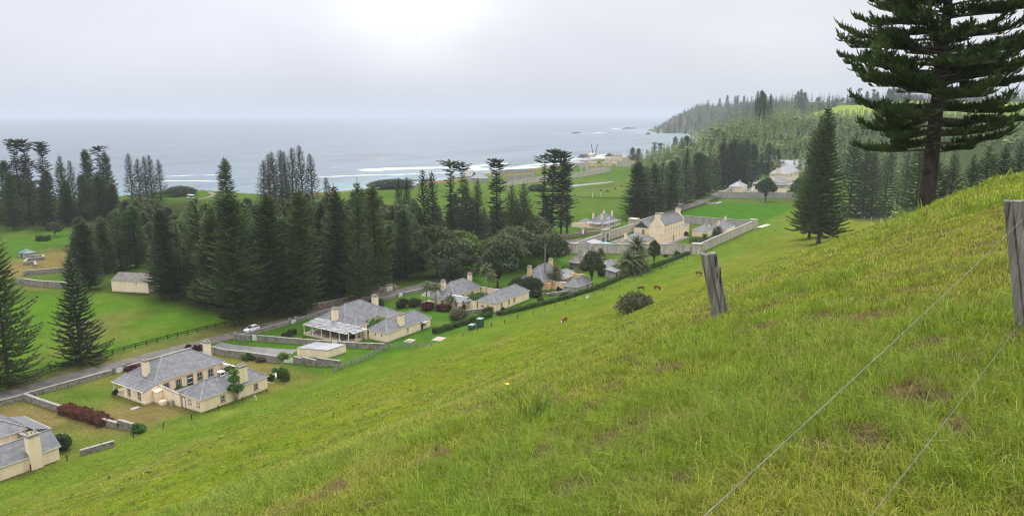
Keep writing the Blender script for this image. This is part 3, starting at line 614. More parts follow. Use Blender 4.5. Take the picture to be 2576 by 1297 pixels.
def house_eight():
    h = House('cottage', 171.0, 117.0, 'cream cottage with two verandah posts, palms and a vine-filled courtyard')
    h.wall(171,189.8,117,123,2.85); h.hip(171,189.8,117,123,2.85,4.9,ends=(1,1))
    h.wall(171,184.9,132,139.4,3.2); h.hip(171,184.9,132,139.4,3.2,6.0,.35)
    h.chimney(172.1,136.6,1.0,1.2,2,6.6,2,along='n'); h.chimney(184.3,135.6,1.0,1.2,2,6.7,2,along='n')
    h.wall(167.3,170.9,126.2,136.0,2.6); h.lean(167.3,171.0,126.0,141.6,2.6,3.35,'-t'); h.lean(167.5,171.0,125.3,126.0,2.5,2.95,'-n',fascia=False)
    h.floor(167.2,170.9,136.05,141.5,.45); h.posts([(167.4,n) for n in (136.4,141.3)]+[(169.4,141.3)],.45,2.62,.15)
    h.yard(170.2,170.6,123.05,126.1,2.55,m=M_CREAM); h.yard(170.4,170.8,128,131.9,3.3); h.yard(185.5,185.9,123.1,132,2.8)
    for n in (133.3,128.2): h.opening('-t',167.3,n,.85,.9,1.35,frame=M_CREAM2)
    h.opening('-n',132,175.6,.9,.9,1.3); h.opening('-n',132,180.5,.1,1.0,2.1,'door',frame=M_TRIM,m=M_DOORB)
    h.opening('-t',171,121.3,.9,.95,.8,frame=M_CREAM2); h.opening('-t',171,119.4,.05,.8,1.9,'door',frame=M_CREAM2,m=M_ROOFGREY); h.opening('-t',171,117.9,.9,.95,.7,frame=M_CREAM2)
    for t in (174.6,178.5,181.3): h.opening('-n',117,t,.95,.65,1.25,frame=M_CREAM2,m=M_DOORB,sash=False)
def house_seven():
    h = House('cottage', 203.4, 107.4, 'warm ochre cottage with a grey stone kitchen wing, behind the tall thin palm')
    h.wall(203.4,213.8,107.4,112.3,2.45,m=M_GAOL2); h.hip(203.4,213.8,107.4,112.3,2.45,4.4)
    MB().tube([(207.5-203.4,109.2-107.4,3.8),(207.5-203.4,109.2-107.4,4.6)],.3,8).tube([(207.5-203.4,109.2-107.4,4.6),(207.5-203.4,109.2-107.4,4.85)],[.42,.1],8).build('vent_cowl', M_POT, h.o)
    h.wall(202,216,119.4,127.4,3.2,m=M_CREAM2); h.hip(202,216,119.4,127.4,3.2,7.0,.4); h.lean(201,202,119.4,127.4,2.9,3.3,'-t',fascia=False)
    h.chimney(203.0,124.9,1.0,1.3,2,7.0,2,m=M_CREAM2,along='n'); h.chimney(215.4,124.0,1.0,1.3,2,7.5,2,m=M_CREAM2,along='n')
    h.lean(209,217.6,116.6,119.35,2.55,3.2,'-n',m=M_SLATE_PALE); h.posts([(t,116.7) for t in (209.3,212.1,214.9,217.4)],0,2.6,.15)
    h.yard(205.9,206.3,112.35,119.35,2.65,m=M_CREAM2,cop=False); MB().box(205.8-203.4,206.4-203.4,112.4-107.4,119.3-107.4,2.653,2.75).build('coping', M_WHITE, h.o)
    h.wall(216.2,222.5,119.0,122.5,2.9,m=M_CREAM2); h.hip(216.2,222.5,119.0,122.5,2.9,3.9,m=M_SLATE_PALE); h.yard(219.6,220.0,113.0,118.9,2.9,m=M_CREAM2,cop=False)
    h.opening('-t',219.6,115.6,.1,.9,2.0,'door',frame=M_CREAM2,m=M_DOORB); h.opening('-t',219.6,114.0,1.0,.9,1.1,frame=M_WHITE,m=M_WHITE,sash=False)
    h.opening('-n',119.4,213.2,.05,1.1,2.2,'door',frame=M_TRIM,m=M_DARKIN); h.opening('-n',119.4,210.4,.05,1.1,2.2,'door',frame=M_TRIM,m=M_DOORB); h.opening('-t',205.9,117.2,1.2,.5,.6,frame=M_CREAM2,m=M_TRIM,sash=False)
    h.wall(203.6,205.88,118.2,119.38,2.2,m=M_CREAM2); h.opening('-n',107.4,210.5,1.0,.7,.9,frame=False,sash=False)
def house_six():
    h = House('cottage', 239.5, 122.0, 'mossy grey-roofed stone cottage hidden behind trees under the gaol wall', wall=M_GAOL2, roof=MATS['slate_old'])
    h.wall(240,252,122.4,130.2,2.7); h.hip(240,252,122.4,130.2,2.7,5.6,.5); h.chimney(241.3,126.4,.9,1.1,2,6.2,2,m=M_GAOL2); h.chimney(251,126.3,.9,1.1,2,6.5,2,m=M_GAOL2)
    h.lean(238.4,240,122.4,130.2,2.2,2.7,'-t',fascia=False); h.opening('-t',240,124.4,.1,1.1,2.0,'door',frame=False,m=M_DARKIN)
    g = House('garden_shed', 230, 107, 'small grey-roofed shed below the hedge beside the date palms', 'shed', wall=M_GAOL2, roof=M_SLATE_PALE)
    g.wall(231,235.6,107.3,110.8,2.2); g.lean(230.6,236,107.1,111.2,2.3,3.1,'-n',fascia=False); g.opening('-n',107.3,232.5,.05,.9,1.8,'door',frame=False,m=M_DARKIN)
    k = House('outbuilding', 246, 112, 'long low slate-roofed outbuilding between the leafy tree and the date palms', 'outbuilding', wall=M_GAOL2, roof=M_SLATE_PALE)
    k.wall(240.5,249,114.2,118.2,2.0); k.hip(240.5,249,114.2,118.2,2.0,3.5); k.opening('-n',114.2,244,.6,.8,.8,frame=False)
def house_eleven():
    h = House('cottage', 30.0, 124.2, 'cream cottage with a broad chimney breast, cut off by the left edge')
    h.wall(30,54.6,124.3,130.0,2.75); h.hip(30,54.6,124.3,130,2.75,4.75,ends=(1,0)); h.gable_wall(54.4,.2,124.3,130,2.75,4.6)
    h.chimney(50.9,124.35,1.75,1.35,-.4,5.9,3)
    h.wall(38,54.8,135.6,146,3.1); h.hip(38,54.8,135.6,146,3.1,6.2,.35); h.chimney(48.6,141.0,1.2,1.4,2,7.6,2)
    h.wall(54.82,57.4,133.2,142.6,2.5); h.lean(54.85,57.4,133.0,142.8,2.5,3.3,'+t'); h.yard(53.4,53.75,130.05,135.5,2.7,m=M_STONE)
    h.opening('-n',135.6,47.8,.8,1.3,1.6,frame=M_TRIM); h.opening('-n',133.2,56.2,.6,1.0,1.2,frame=M_TRIM,m=M_DARKIN,sash=False)
MATS['slate_old'] = mat_slate('slate_old', (.15,.135,.118), (.205,.19,.165), (.26,.245,.22), rough=.8)
house_ten(); house_nine(); house_eight(); house_seven(); house_six(); house_eleven()
# garage between two gardens
GA = flat(*crop(1180,1160,580/2576)(580,1210)); GB = flat(*crop(1180,1160,580/2576)(910,1105)); GC = flat(*crop(1180,1160,580/2576)(40,1180))
def quad_house(name, label, cat, A, B, D, z, walls, roofm, lip=.12):
    """four-walled block from its near corner A, its right corner B and its left corner D, with a thin skillion roof"""
    a, b, d = Vector(A), Vector(B), Vector(D); c = b+(d-a); o = empty(name, a.x, a.y, 0, None, label, cat)
    P = [a-a, b-a, c-a, d-a]; Z = z; m = MB(); m.add([(p.x,p.y,-.3) for p in P]+[(p.x,p.y,zz) for p,zz in zip(P,Z)],[(3,2,1,0),(4,5,6,7),(0,1,5,4),(1,2,6,5),(2,3,7,6),(3,0,4,7)]); m.build('wall', walls, o)
    ce = sum(P, Vector((0,0)))/4; Q = [p+(p-ce).normalized()*lip for p in P]; m = MB(); m.add([(p.x,p.y,zz+.004) for p,zz in zip(Q,Z)]+[(p.x,p.y,zz+.11) for p,zz in zip(Q,Z)],[(3,2,1,0),(4,5,6,7),(0,1,5,4),(1,2,6,5),(2,3,7,6),(3,0,4,7)]); r = m.build('roof', roofm[0], o)
    h1 = [lerp(Q[0],Q[3],.48), lerp(Q[1],Q[2],.48)]; zz = [lerp(Z[0],Z[3],.48), lerp(Z[1],Z[2],.48)]
    m = MB(); m.add([(Q[0].x,Q[0].y,Z[0]+.115),(Q[1].x,Q[1].y,Z[1]+.115),(h1[1].x,h1[1].y,zz[1]+.115),(h1[0].x,h1[0].y,zz[0]+.115),(Q[0].x,Q[0].y,Z[0]+.15),(Q[1].x,Q[1].y,Z[1]+.15),(h1[1].x,h1[1].y,zz[1]+.15),(h1[0].x,h1[0].y,zz[0]+.15)],[(3,2,1,0),(4,5,6,7),(0,1,5,4),(1,2,6,5),(2,3,7,6),(3,0,4,7)]); m.build('roof_sheet', roofm[1], r)
    return o
quad_house('garage', 'flat-roofed cream garage at the end of the grey driveway', 'garage', GA, GB, GC, (1.85,1.85,2.1,2.1), M_CREAM, (M_ROOFGREY, M_ROOFWHITE))
# pale store house in the field at the edge of the wood
s = House('store_house', 130.2, 223.5, 'windowless cream store house at the edge of the wood', 'house', rot=R(21.5))
L = 13.5
MB().box(0,5.6,0,L,-.4,3.7).build('wall', M_CREAM, s.o)
MB().add([(-.2,-.2,3.6),(5.8,-.2,3.6),(5.8,L+.2,3.6),(-.2,L+.2,3.6),(2.8,1.6,5.9),(2.8,L-.9,5.9)],[(0,1,4),(1,2,5,4),(2,3,5),(3,0,4,5),(3,2,1,0)]).build('roof', MATS['slate_old'], s.o)
for n in (4.2,4.7): s2 = MB().box(-.03,.02,n-.15,n+.15,2.7,3.0).build('vent', M_DARKIN, s.o)

# ------------------------------------------------------------------ the gaol: perimeter wall, barracks and outbuildings
o = empty('perimeter_wall', 267.3, 143.0, 0, None, 'high weathered stone wall with round corner towers enclosing the big barracks', 'wall'); t0, n0 = 267.3, 143.0
def gwall(pts, h, w, name='wall', m=M_GAOL):
    for (ta,na),(tb,nb) in zip(pts[:-1], pts[1:]):
        za, zb = Hh(ta,na), Hh(tb,nb); v = Vector((tb-ta,nb-na)).normalized(); x = Vector((-v.y,v.x))*w/2
        V = [(ta-t0+x.x*k,na-n0+x.y*k) for k in (1,-1)]; U = [(tb-t0+x.x*k,nb-n0+x.y*k) for k in (-1,1)]; P = [V[1],U[0],U[1],V[0]]; zl = (za-.8,zb-.8,zb-.8,za-.8); zh = (za+h,zb+h,zb+h,za+h)
        b = MB().add([(*p,z) for p,z in zip(P,zl)]+[(*p,z) for p,z in zip(P,zh)],[(3,2,1,0),(4,5,6,7),(0,1,5,4),(1,2,6,5),(2,3,7,6),(3,0,4,7)]); wl = b.build(name, m, o)
        e = 1.25; ce = [(lerp((V[0][0]+V[1][0])/2,p[0],e),lerp((V[0][1]+V[1][1])/2,p[1],e)) for p in V]+[(lerp((U[0][0]+U[1][0])/2,p[0],e),lerp((U[0][1]+U[1][1])/2,p[1],e)) for p in U]; P = [ce[1],ce[2],ce[3],ce[0]]
        MB().add([(*p,z+.003) for p,z in zip(P,zh)]+[(*p,z+.22) for p,z in zip(P,zh)],[(3,2,1,0),(4,5,6,7),(0,1,5,4),(1,2,6,5),(2,3,7,6),(3,0,4,7)]).build('coping', M_COPING, wl)
def tower(t, n, h, r=1.9):
    z = Hh(t,n); w = MB().tube([(t-t0,n-n0,z-1),(t-t0,n-n0,z+h)],[r*1.03,r],18).build('corner_tower', M_GAOL, o); MB().tube([(t-t0,n-n0,z+h+.002),(t-t0,n-n0,z+h+.12),(t-t0,n-n0,z+h+.3)],[r*1.1,r*1.12,r*1.05],18).build('coping', M_COPING, w)
gwall([(268.6,140.8),(290.2,100.2)], 3.75, .8); gwall([(293,98.6),(373.6,99.0)], 3.7, .8); gwall([(375.6,101),(375.6,147.5)], 3.7, .8, m=M_GAOL2); gwall([(269.4,143.6),(298.9,145.2)], 3.6, .8); gwall([(305.2,145.2),(336.0,146.0)], 3.7, .8); gwall([(341.0,148.2),(374,148.5)], 3.7, .8, m=M_GAOL2)
tower(267.4,142.8,3.9); tower(291.2,98.7,4.1,2.3); tower(375.4,98.9,4.4,2.0); tower(375.6,148.6,4.2); 
b = MB().box(336.5-t0,340.5-t0,145.6-n0,149.6-n0,-.4,5.4).box(336.2-t0,340.8-t0,145.3-n0,149.9-n0,5.4,5.8); gt = b.build('corner_tower', M_GAOL, o); MB().box(336.42-t0,336.49-t0,147-n0,148.2-n0,.1,2.3).build('doorway', M_DARKIN, gt)
# arched gate
def arch(t0_, t1_, na, nb, z, aw, ah, m, par, ax='t', base=0):
    """wall block pierced by a round-headed archway"""
    c = (t0_+t1_)/2; k = 9; prof = [(t0_,base),(c-aw/2,base),(c-aw/2,ah-aw/2)]+[(c-aw/2*math.cos(math.pi*i/k),ah-aw/2+aw/2*math.sin(math.pi*i/k)) for i in range(1,k)]+[(c+aw/2,ah-aw/2),(c+aw/2,base),(t1_,base),(t1_,z),(t0_,z)]
    me = bmesh.new(); vs = [me.verts.new((x,na,zz)) for x,zz in prof]; f = me.faces.new(vs); r = bmesh.ops.extrude_face_region(me, geom=[f]); bmesh.ops.translate(me, vec=(0,nb-na,0), verts=[v for v in r['geom'] if isinstance(v, bmesh.types.BMVert)]); bmesh.ops.triangulate(me, faces=me.faces[:]); bmesh.ops.recalc_face_normals(me, faces=me.faces)
    d = bpy.data.meshes.new('gateway'); me.to_mesh(d); me.free(); d.materials.append(m); return link('gateway', d, par)
gw = arch(298.9-t0,305.2-t0,144.3-n0,146.2-n0,5.0,2.2,3.4,M_GAOL,o,base=-.3); MB().box(298.7-t0,305.4-t0,144.1-n0,146.4-n0,5.003,5.3).build('coping', M_COPING, gw)
MB().box(300.95-t0,303.15-t0,145.0-n0,145.2-n0,0,2.6).build('gate', M_DARKIN, gw)
for a in (298.2,306.2): MB().box(a-.4-t0,a+.4-t0,144.7-n0,144.79-n0,0,1.9).build('side_door', M_DARKIN, gw)
# barracks
h = House('barracks', 306.3, 119.3, 'two-storey cream barracks with gable chimneys inside the high stone wall', 'building')
h.wall(306.3,331.8,119.3,125.9,8.15); h.hip(306.5,331.6,119.3,125.9,8.15,11.25,.12,ends=(0,0),fascia=False)
for t in (306.3,331.35):
    MB().prism([(119.1-119.3,8.15),(126.1-119.3,8.15),(122.6-119.3+.6,11.65),(122.6-119.3-.6,11.65)],'x',t-306.3,t-306.3+.45).build('gable', M_CREAM, h.o); h.chimney(t+.5,122.6,1.15,2.1,9.5,13.2,4,along='n')
MB().box(-.08,25.58,-.08,6.68,4.15,4.4).build('string_course', M_CREAM2, h.o); MB().box(-.07,-.001,-.07,6.67,7.95,8.15).build('string_course', M_CREAM2, h.o)
for i in range(7):
    t = 308.1+i*3.55; h.opening('-n',119.3,t,5.2,.75,1.55,frame=M_CREAM,m=M_TRIM,sash=True,trim=.1)
    if i != 3: h.opening('-n',119.3,t,1.15,.75,1.55,frame=M_CREAM,m=M_TRIM,sash=True,trim=.1)
    else: h.opening('-n',119.3,t,.05,1.0,2.6,'door',frame=M_TRIM,m=M_DOORB)
MB().box(-.3,25.8,-1.6,-.02,-.2,.12).build('step', M_CONC, h.o)
h.wall(331.9,346.2,121.9,131,4.0); h.hip(331.9,346.2,121.9,131,4.0,7.0,.3)
for t in (342.2,344.8): h.opening('-n',121.9,t,1.2,.7,1.3,frame=M_CREAM,m=M_TRIM)
h.opening('-n',121.9,338.2,.05,1.0,2.2,'door',frame=M_TRIM,m=M_DOORB)
k = House('barracks_kitchen', 290, 122.5, 'single-storey cream block with one tall chimney in front of the barracks', 'building')
k.wall(290.2,303.6,122.6,134,2.9); k.hip(290.2,303.6,122.6,134,2.9,5.7,.35); k.chimney(291.2,130.6,.9,1.1,1,6.4,2)
k = House('gatekeeper_house', 331, 136, 'small gabled cream house behind the left end of the barracks', 'building'); k.wall(326,336,134.5,142,3.6); k.hip(326,336,134.5,142,3.6,6.4,.1,ends=(0,1)); k.gable_wall(326,.3,134.5,142,3.6,6.2); k.opening('-t',326,137.2,.1,1.0,2.4,'door',frame=M_TRIM,m=M_TRIM)
def cott(t, n, lt, ln, ze, zr, label, ch):
    k = House('gaol_cottage', t, n, label, 'cottage'); k.wall(t,t+lt,n,n+ln,ze); k.hip(t,t+lt,n,n+ln,ze,zr,.25)
    for (a,c,top_) in ch: k.chimney(a,c,.85,.85,1,top_,2)
    return k
k = cott(334.6,109.6,11.4,6.6,3.1,5.1,'cream hip-roofed cottage nearest the barracks inside the stone wall',[(341.5,110.6,5.4)]); k.opening('-n',109.6,337.2,1.3,.5,.7,frame=False)
k = cott(346.6,103.5,12.5,8.6,3.2,6.2,'cream cottage with two chimneys in the far corner of the walled yard',[(348.2,108.2,6.6),(356.5,107.6,7.6)])
MB().box(.02,13,-2.6,-.3,-.3,2.2).build('annex', M_CREAM, k.o)
# lean-to, blue sheet, red shed
k = House('open_shed', 277.5, 138.6, 'open-fronted shed with a white sheet roof against the gaol wall', 'shed', roof=M_ROOFWHITE); k.lean(277.5,285.5,138.5,142.9,2.3,3.2,'-n',fascia=False)
k.posts([(277.8,138.8),(281.5,138.8),(285.2,138.8),(277.8,142.6),(285.2,142.6)],0,2.4,.14,m=M_WOOD); MB().box(.3,7.6,3.6,3.9,0,2.5).build('back_wall', M_GAOL2, k.o)
k = House('blue_roofed_shed', 279, 132.4, 'low shed with a pale blue sheet roof beside the open shed', 'shed', roof=mat('blue_sheet',(.16,.32,.44),(.24,.42,.55),.8,.5)); k.wall(279.4,284.9,132.6,136.9,1.7,m=MATS['blue_sheet']); k.lean(279,285.4,132.3,137.2,1.8,2.5,'-n',fascia=False)
k = House('red_shed', 332.2, 142.4, 'small red shed beside the roadside wall', 'shed', wall=mat('red_paint',(.38,.035,.03),(.46,.06,.05),2,.6)); k.wall(331.5,334.2,141.9,144.3,1.7); k.hip(331.4,334.3,141.9,144.3,1.7,2.5,.15,ends=(0,0),m=MATS['red_paint'],fascia=False)
# bungalow beyond the road
h = House('bungalow', 332.0, 161.0, 'cream bungalow with four tall chimneys and a verandah all round, across the road'); 
h.wall(333.2,350,162.6,169.6,3.1); h.hip(333.2,350,162.6,169.6,3.1,6.2,.3)
h.lean(331.4,333.15,161,170.6,2.55,3.15,'-t',m=M_SLATE_PALE); h.lean(331.4,351.8,160.9,162.55,2.55,3.15,'-n',m=M_SLATE_PALE); h.lean(350.05,351.8,161,170.6,2.55,3.15,'+t',m=M_SLATE_PALE)
h.floor(331.3,351.9,160.8,170.6,.5); h.posts([(331.6,n) for n in (161,163.3,165.6,167.9,170.3)]+[(t,161) for t in np.arange(334,352,2.5)],.5,2.6,.16)
for (a,c) in ((335.4,168.6),(335.4,163.9),(347.3,168.4),(348.6,164.4)): h.chimney(a,c,.8,.8,2,7.4,2)
for t in (336,339.4,342.8,346.2): h.opening('-n',162.6,t,.9,1.0,1.6)
h.yard(329.9,330.3,170.6,178,2.6,m=M_CREAM,cop=False); h.wall(334,341,172,176,2.4); h.hip(334,341,172,176,2.4,3.8)
# ------------------------------------------------------------------ the far compound
o2 = o; o = empty('compound_wall', 508.6, 155.8, 0, None, 'long grey stone wall in front of the distant white-roofed buildings', 'wall'); t0, n0 = 508.6, 155.8
gwall([(505.0,156.5),(527,112)], 4.0, .8, m=M_GAOL2); gwall([(505,156.9),(575,166)], 3.4, .8, m=M_GAOL2); MB().box(503-t0,506.2-t0,155.4-n0,158.2-n0,-.3,5.0).build('pier', M_GAOL2, o)
h = House('gatehouse', 551, 155.4, 'small pale-roofed cream building just behind the far compound wall', 'building', roof=M_ROOFGREY); h.wall(550.5,565,155.3,164.6,4.2); h.hip(550.5,565,155.3,164.6,4.2,7.4,.4); h.chimney(561,160,.8,.8,5,8,1)
for t in (553.5,557,561): h.opening('-n',155.3,t,.1,1.0,2.2,'door',frame=False,m=M_PANE)
h = House('verandah_house', 566, 127, 'two-storey verandah house with grey hipped roof behind the round trees', 'building'); h.wall(570,590,129.5,150,7.0); h.hip(570,590,129.5,150,7.0,11.2,.5); h.chimney(571.5,139,1.1,2.4,5,11.6,2)
h.lean(566.8,570,127.5,152,5.6,6.4,'-t',m=M_SLATE_PALE); h.lean(567,590,126.6,129.45,5.6,6.4,'-n',m=M_SLATE_PALE); h.floor(566.7,569.95,127.4,152,3.2); h.posts([(567,n) for n in np.arange(127.6,152.4,4)],0,5.7,.3); MB().box(566.9-566,567.05-566,127.6-127,151.9-127,4.0,4.15).build('rail', M_WHITE, h.o)
for n in (132,137,143,147.5): h.opening('-t',570,n,3.4,1.2,2.1,frame=False,m=M_DARKIN,sash=False)
h = House('hostel_block', 626, 141, 'two-storey cream block with pale hipped roof and one broad chimney, beyond the verandah house', 'building', roof=M_ROOFWHITE); h.wall(626.5,672,141.2,154.6,9.2); h.hip(626.5,672,141.2,154.6,9.2,14.4,.5); h.chimney(627.5,147.8,1.4,3.2,6,13.8,0)
for i in range(9):
    for z in (1.4,5.8): h.opening('-n',141.2,631+i*4.6,z,1.1,2.0,frame=False,m=M_TRIM,sash=False)
h = House('long_hall', 690, 141, 'farthest big cream hall with pale grey roof and a gable end', 'building', roof=M_ROOFGREY); h.wall(690,740,141.2,160,11.2); h.wall(690.5,709,160.1,178,11.2); h.hip(690,740,141.2,160,11.2,17,.4); h.hip(690.5,709,150,178,11.2,16.4,.4,ends=(0,0))
for i in range(8):
    for z in (1.5,6.6): h.opening('-n',141.2,695+i*5.4,z,1.2,2.2,frame=False,m=M_TRIM,sash=False)
# ------------------------------------------------------------------ buildings and ruins by the sea
def far(name, t, n, lt, ln, ze, zr, label, ends=(1,1), wm=None, rm=None, ch=(), cat='building', wins=0, rot=0):
    h = House(name, t, n, label, cat, wall=wm, roof=rm, rot=rot); h.wall(t,t+lt,n,n+ln,ze); h.hip(t,t+lt,n,n+ln,ze,zr,.35,ends,fascia=False)
    for i in (0,1):
        if ends[i]: continue
        if ln < lt: h.gable_wall(t if i == 0 else t+lt-.3,.3,n,n+ln,ze,zr-.1)
        else: c = i*(ln-.3); MB().prism([(0,ze),(lt,ze),(lt/2,zr-.1)],'y',c,c+.3).build('gable', h.wm, h.o)
    for a,c,z in ch: h.chimney(t+a,n+c,1.0,1.0,2,z,0)
    for i in range(wins): h.opening('-t',t,n+ln*(i+.5)/wins,ze*.35,1.0,1.5,frame=False,m=M_TRIM,sash=False)
    return h
far('boat_shed',746,392,14,24,3.0,5.8,'long low stone building with grey roof nearest the surf',wm=M_GAOL,rm=M_SLATE_PALE)
far('pier_store',751,375,9,11,3.2,5.4,'small ochre gabled store, leftmost of the joined pair by the shore',ends=(0,0),wm=M_CREAM2,rm=MATS['slate_old'],wins=2)
far('pier_store',760,364,10,11,3.2,5.4,'ochre store with a white chimney, joined to the row by the shore road',wm=M_CREAM2,rm=MATS['slate_old'],ch=[(2,5,7)],wins=2)
far('grey_store',776,396,14,16,4.2,7.8,'grey steep-roofed store standing just behind the ochre pair',wm=M_GAOL,rm=M_SLATE_PALE)
far('crank_mill',832,392,26,12,7.2,10.6,'tall cream gabled building, largest of the group beside the sea',ends=(0,0),rm=M_SLATE_PALE,ch=[(8,2,11.6)],wins=2)
far('mill_annex',806,378,11,12,3.6,6.4,'low cream annex with brown roof in front of the tall seaside building',rm=MATS['slate_old'],wins=1)
far('white_cottage',857,337,10,14,3.5,6.2,'small white cottage with two end chimneys beyond the avenue',ends=(0,0),wm=M_GAOL,rm=M_SLATE_PALE,ch=[(5,1,7.4),(5,13,7.4)],wins=3)
far('pavilion',872,358,14,22,3.0,6.2,'wide-roofed pavilion half hidden by the pines near the bay',wm=M_GAOL,rm=M_SLATE_PALE,wins=4)
far('beach_shed',443,379,5,9,2.2,3.6,'little grey-roofed beach shelter beside the dark clump on the shore',wm=M_GAOL2,rm=M_SLATE_PALE,cat='shed',wins=2)
far('salt_house',527,385,8,10,3.5,7.5,'roofless gabled stone ruin by the beach',ends=(0,0),wm=M_GAOL,rm=M_GAOL2,wins=2,cat='ruin')
far('rounded_store',512,362,9,13,3.5,7.5,'pale dome-roofed store beside the stone ruin',wm=M_GAOL2,rm=M_ROOFGREY)
def ruin_wall(pts, h, w, label, m=M_GAOL):
    global o, t0, n0
    t0, n0 = pts[0]; o = empty('ruined_wall', t0, n0, 0, None, label, 'wall'); gwall(pts, h, w, m=m)
ruin_wall([(497,330),(541,326.5),(599,321),(680,324)],4.0,1.0,'long pale ruined wall running across the common towards the sea')
ruin_wall([(546,361),(584,354)],3.4,.9,'short grey ruined cross wall above the long pale one',M_GAOL2)
ruin_wall([(541,372),(611,405),(638,387)],3.2,.9,'ruined wall on the seaward side of the compound',M_GAOL2)
ruin_wall([(699,384),(703,376)],3.0,.9,'stub of old wall left of the stone archway'); ruin_wall([(684,350),(712,345)],3.0,.9,'stub of old wall right of the stone archway'); ruin_wall([(759,354),(769,337)],6.0,1.2,'tumbled stone ruin between the archway and the avenue')
o = empty('stone_archway', 677, 352, 0, ANG+R(-70), 'freestanding stone archway on the common', 'archway'); a = arch(-4,4,-.8,.8,6.2,3.0,4.6,M_GAOL,o,base=-.3); MB().box(-4.3,4.3,-1,1,6.203,6.7).build('coping', M_COPING, a)
# ------------------------------------------------------------------ garden walls, gates, fences
def stone_wall(pts, h, w, label, m=M_STONE, coping=True, name='stone_wall', z=None):
    t0, n0 = pts[0][:2]; zb = Hh(t0,n0); r = empty(name, t0, n0, zb, None, label, 'wall'); b = MB(); c = MB()
    for (ta,na,*ha),(tb,nb,*hb) in zip(pts[:-1], pts[1:]):
        v = Vector((tb-ta,nb-na)); L = v.length; v.normalize(); x = Vector((-v.y,v.x)); K = max(1,int(L/3))
        for i in range(K):
            P = Vector((ta,na)).lerp(Vector((tb,nb)), i/K); Q = Vector((ta,na)).lerp(Vector((tb,nb)), (i+1)/K)
            zp, zq = Hh(*P)-zb, Hh(*Q)-zb; hp = lerp(ha[0] if ha else h, hb[0] if hb else h, i/K); hq = lerp(ha[0] if ha else h, hb[0] if hb else h, (i+1)/K)
            def ring(o, e, z0, z1, w):
                V = [(p.x-t0+x.x*s*w/2, p.y-n0+x.y*s*w/2) for p,s in ((P,-1),(Q,-1),(Q,1),(P,1))]; zz = (zp,zq,zq,zp); hh = (hp,hq,hq,hp)
                o.add([(*V[k],zz[k]+z0(hh[k])) for k in range(4)]+[(*V[k],zz[k]+z1(hh[k])) for k in range(4)],[(3,2,1,0),(4,5,6,7),(0,1,5,4),(1,2,6,5),(2,3,7,6),(3,0,4,7)])
            ring(b,0,lambda q:-.5,lambda q:q+.02*math.sin(i*7.3),w*(1+.06*math.sin(i*5.1))); 
            if coping: ring(c,0,lambda q:q+.025,lambda q:q+.13,w+.12)
    b.build('masonry', m, r)
    if coping: c.build('coping', M_COPING, r)
    return r
def pier(t, n, label, h=1.35, w=.55):
    o = empty('gate_pier', t, n, Hh(t,n), None, label, 'gate pier'); MB().box(-w/2,w/2,-w/2,w/2,-.3,h).build('shaft', M_STONE, o); MB().box(-w*.62,w*.62,-w*.62,w*.62,h+.002,h+.14).box(-w*.5,w*.5,-w*.5,w*.5,h+.14,h+.42,w*.42).build('cap', M_COPING, o); return o
def gate(t, n, wd, h, label, rot=0.0, m=None):
    o = empty('garden_gate', t, n, Hh(t,n), ANG+rot, label, 'gate'); b = MB(); m = m or M_WHITE
    for f in (-1,1): b.box(f*wd/2-.05,f*wd/2+.05,-.04,.04,.02,h+.1)
    b.build('gate_post', m, o); b = MB()
    for f in (.08,.5,.92): b.box(-wd/2+.052,wd/2-.052,-.025,.025,h*f-.05,h*f+.05)
    b.bar((-wd/2+.06,-.032,.1),(wd/2-.06,-.032,h*.92),.03,.09); b.build('frame', m, o); b = MB(); k = int(wd/.14)
    for i in range(k): x = -wd/2+.1+i*(wd-.2)/(k-1); b.box(x-.035,x+.035,.026,.045,.06,h)
    b.build('pickets', m, o); return o
stone_wall([(52,160.4),(64.3,159.0)],.95,.45,'low roadside wall left of the wall corner, before the leftmost cottage')
stone_wall([(64.7,158.9),(64.9,152.8),(65.4,145),(66.6,131.6)],1.15,.5,'stone wall between the leftmost garden and its neighbour, with the red hedge against it')
stone_wall([(66.6,131.5,1.15),(67.1,129.3,.9),(67.3,129.2,1.5),(67.9,125.6,1.2)],1.3,.5,'broken stone wall end beside the red hedge')
stone_wall([(65.3,159.4),(82.3,158.6)],.95,.45,'low roadside wall in front of the nearest whole cottage, left of its piers'); stone_wall([(85.4,158.4),(103.6,158.2)],.95,.45,'low roadside wall behind the nearest whole cottage, right of its piers')
for t in (82.8,84.9): pier(t,158.5,'pyramid-capped stone pier %s the small roadside gate of the nearest whole cottage' % ('left of' if t < 84 else 'right of'))
gate(83.85,158.4,1.3,1.0,'small white gate between two stone piers by the road')
stone_wall([(103.6,158.0),(103.8,148.5),(105.2,144.2),(107.5,133.4)],1.5,.5,'stone wall along the lower side of the grey driveway')
gate(108.6,132.0,1.9,1.2,'white braced gate where the concrete path meets the driveway wall',R(-60))
stone_wall([(109.4,131.0,1.5),(109.7,128.6,1.3),(109.75,128.5,1.7),(110.5,124.7,1.3),(110.6,124.6,1.9),(113.1,119.8,1.2)],1.5,.5,'stepped stone wall in front of the garage')
stone_wall([(113.6,157.3),(115.1,153.8)],1.35,.45,'short end of stone wall at the road corner of the verandah garden'); gate(115.6,152.9,1.0,1.5,'tall narrow white gate in the wall near the road corner',R(-68))
stone_wall([(116.0,152.2),(119,142.8),(122.7,132.9)],1.35,.45,'long stone wall between the driveway verge and the verandah garden'); gate(123.1,132.1,1.1,1.6,'white gate half hidden behind the garage roof',R(-68)); stone_wall([(123.5,131.4),(124.4,128.8),(128.2,120.2)],1.25,.45,'stone wall running from the garage to the timber fence')
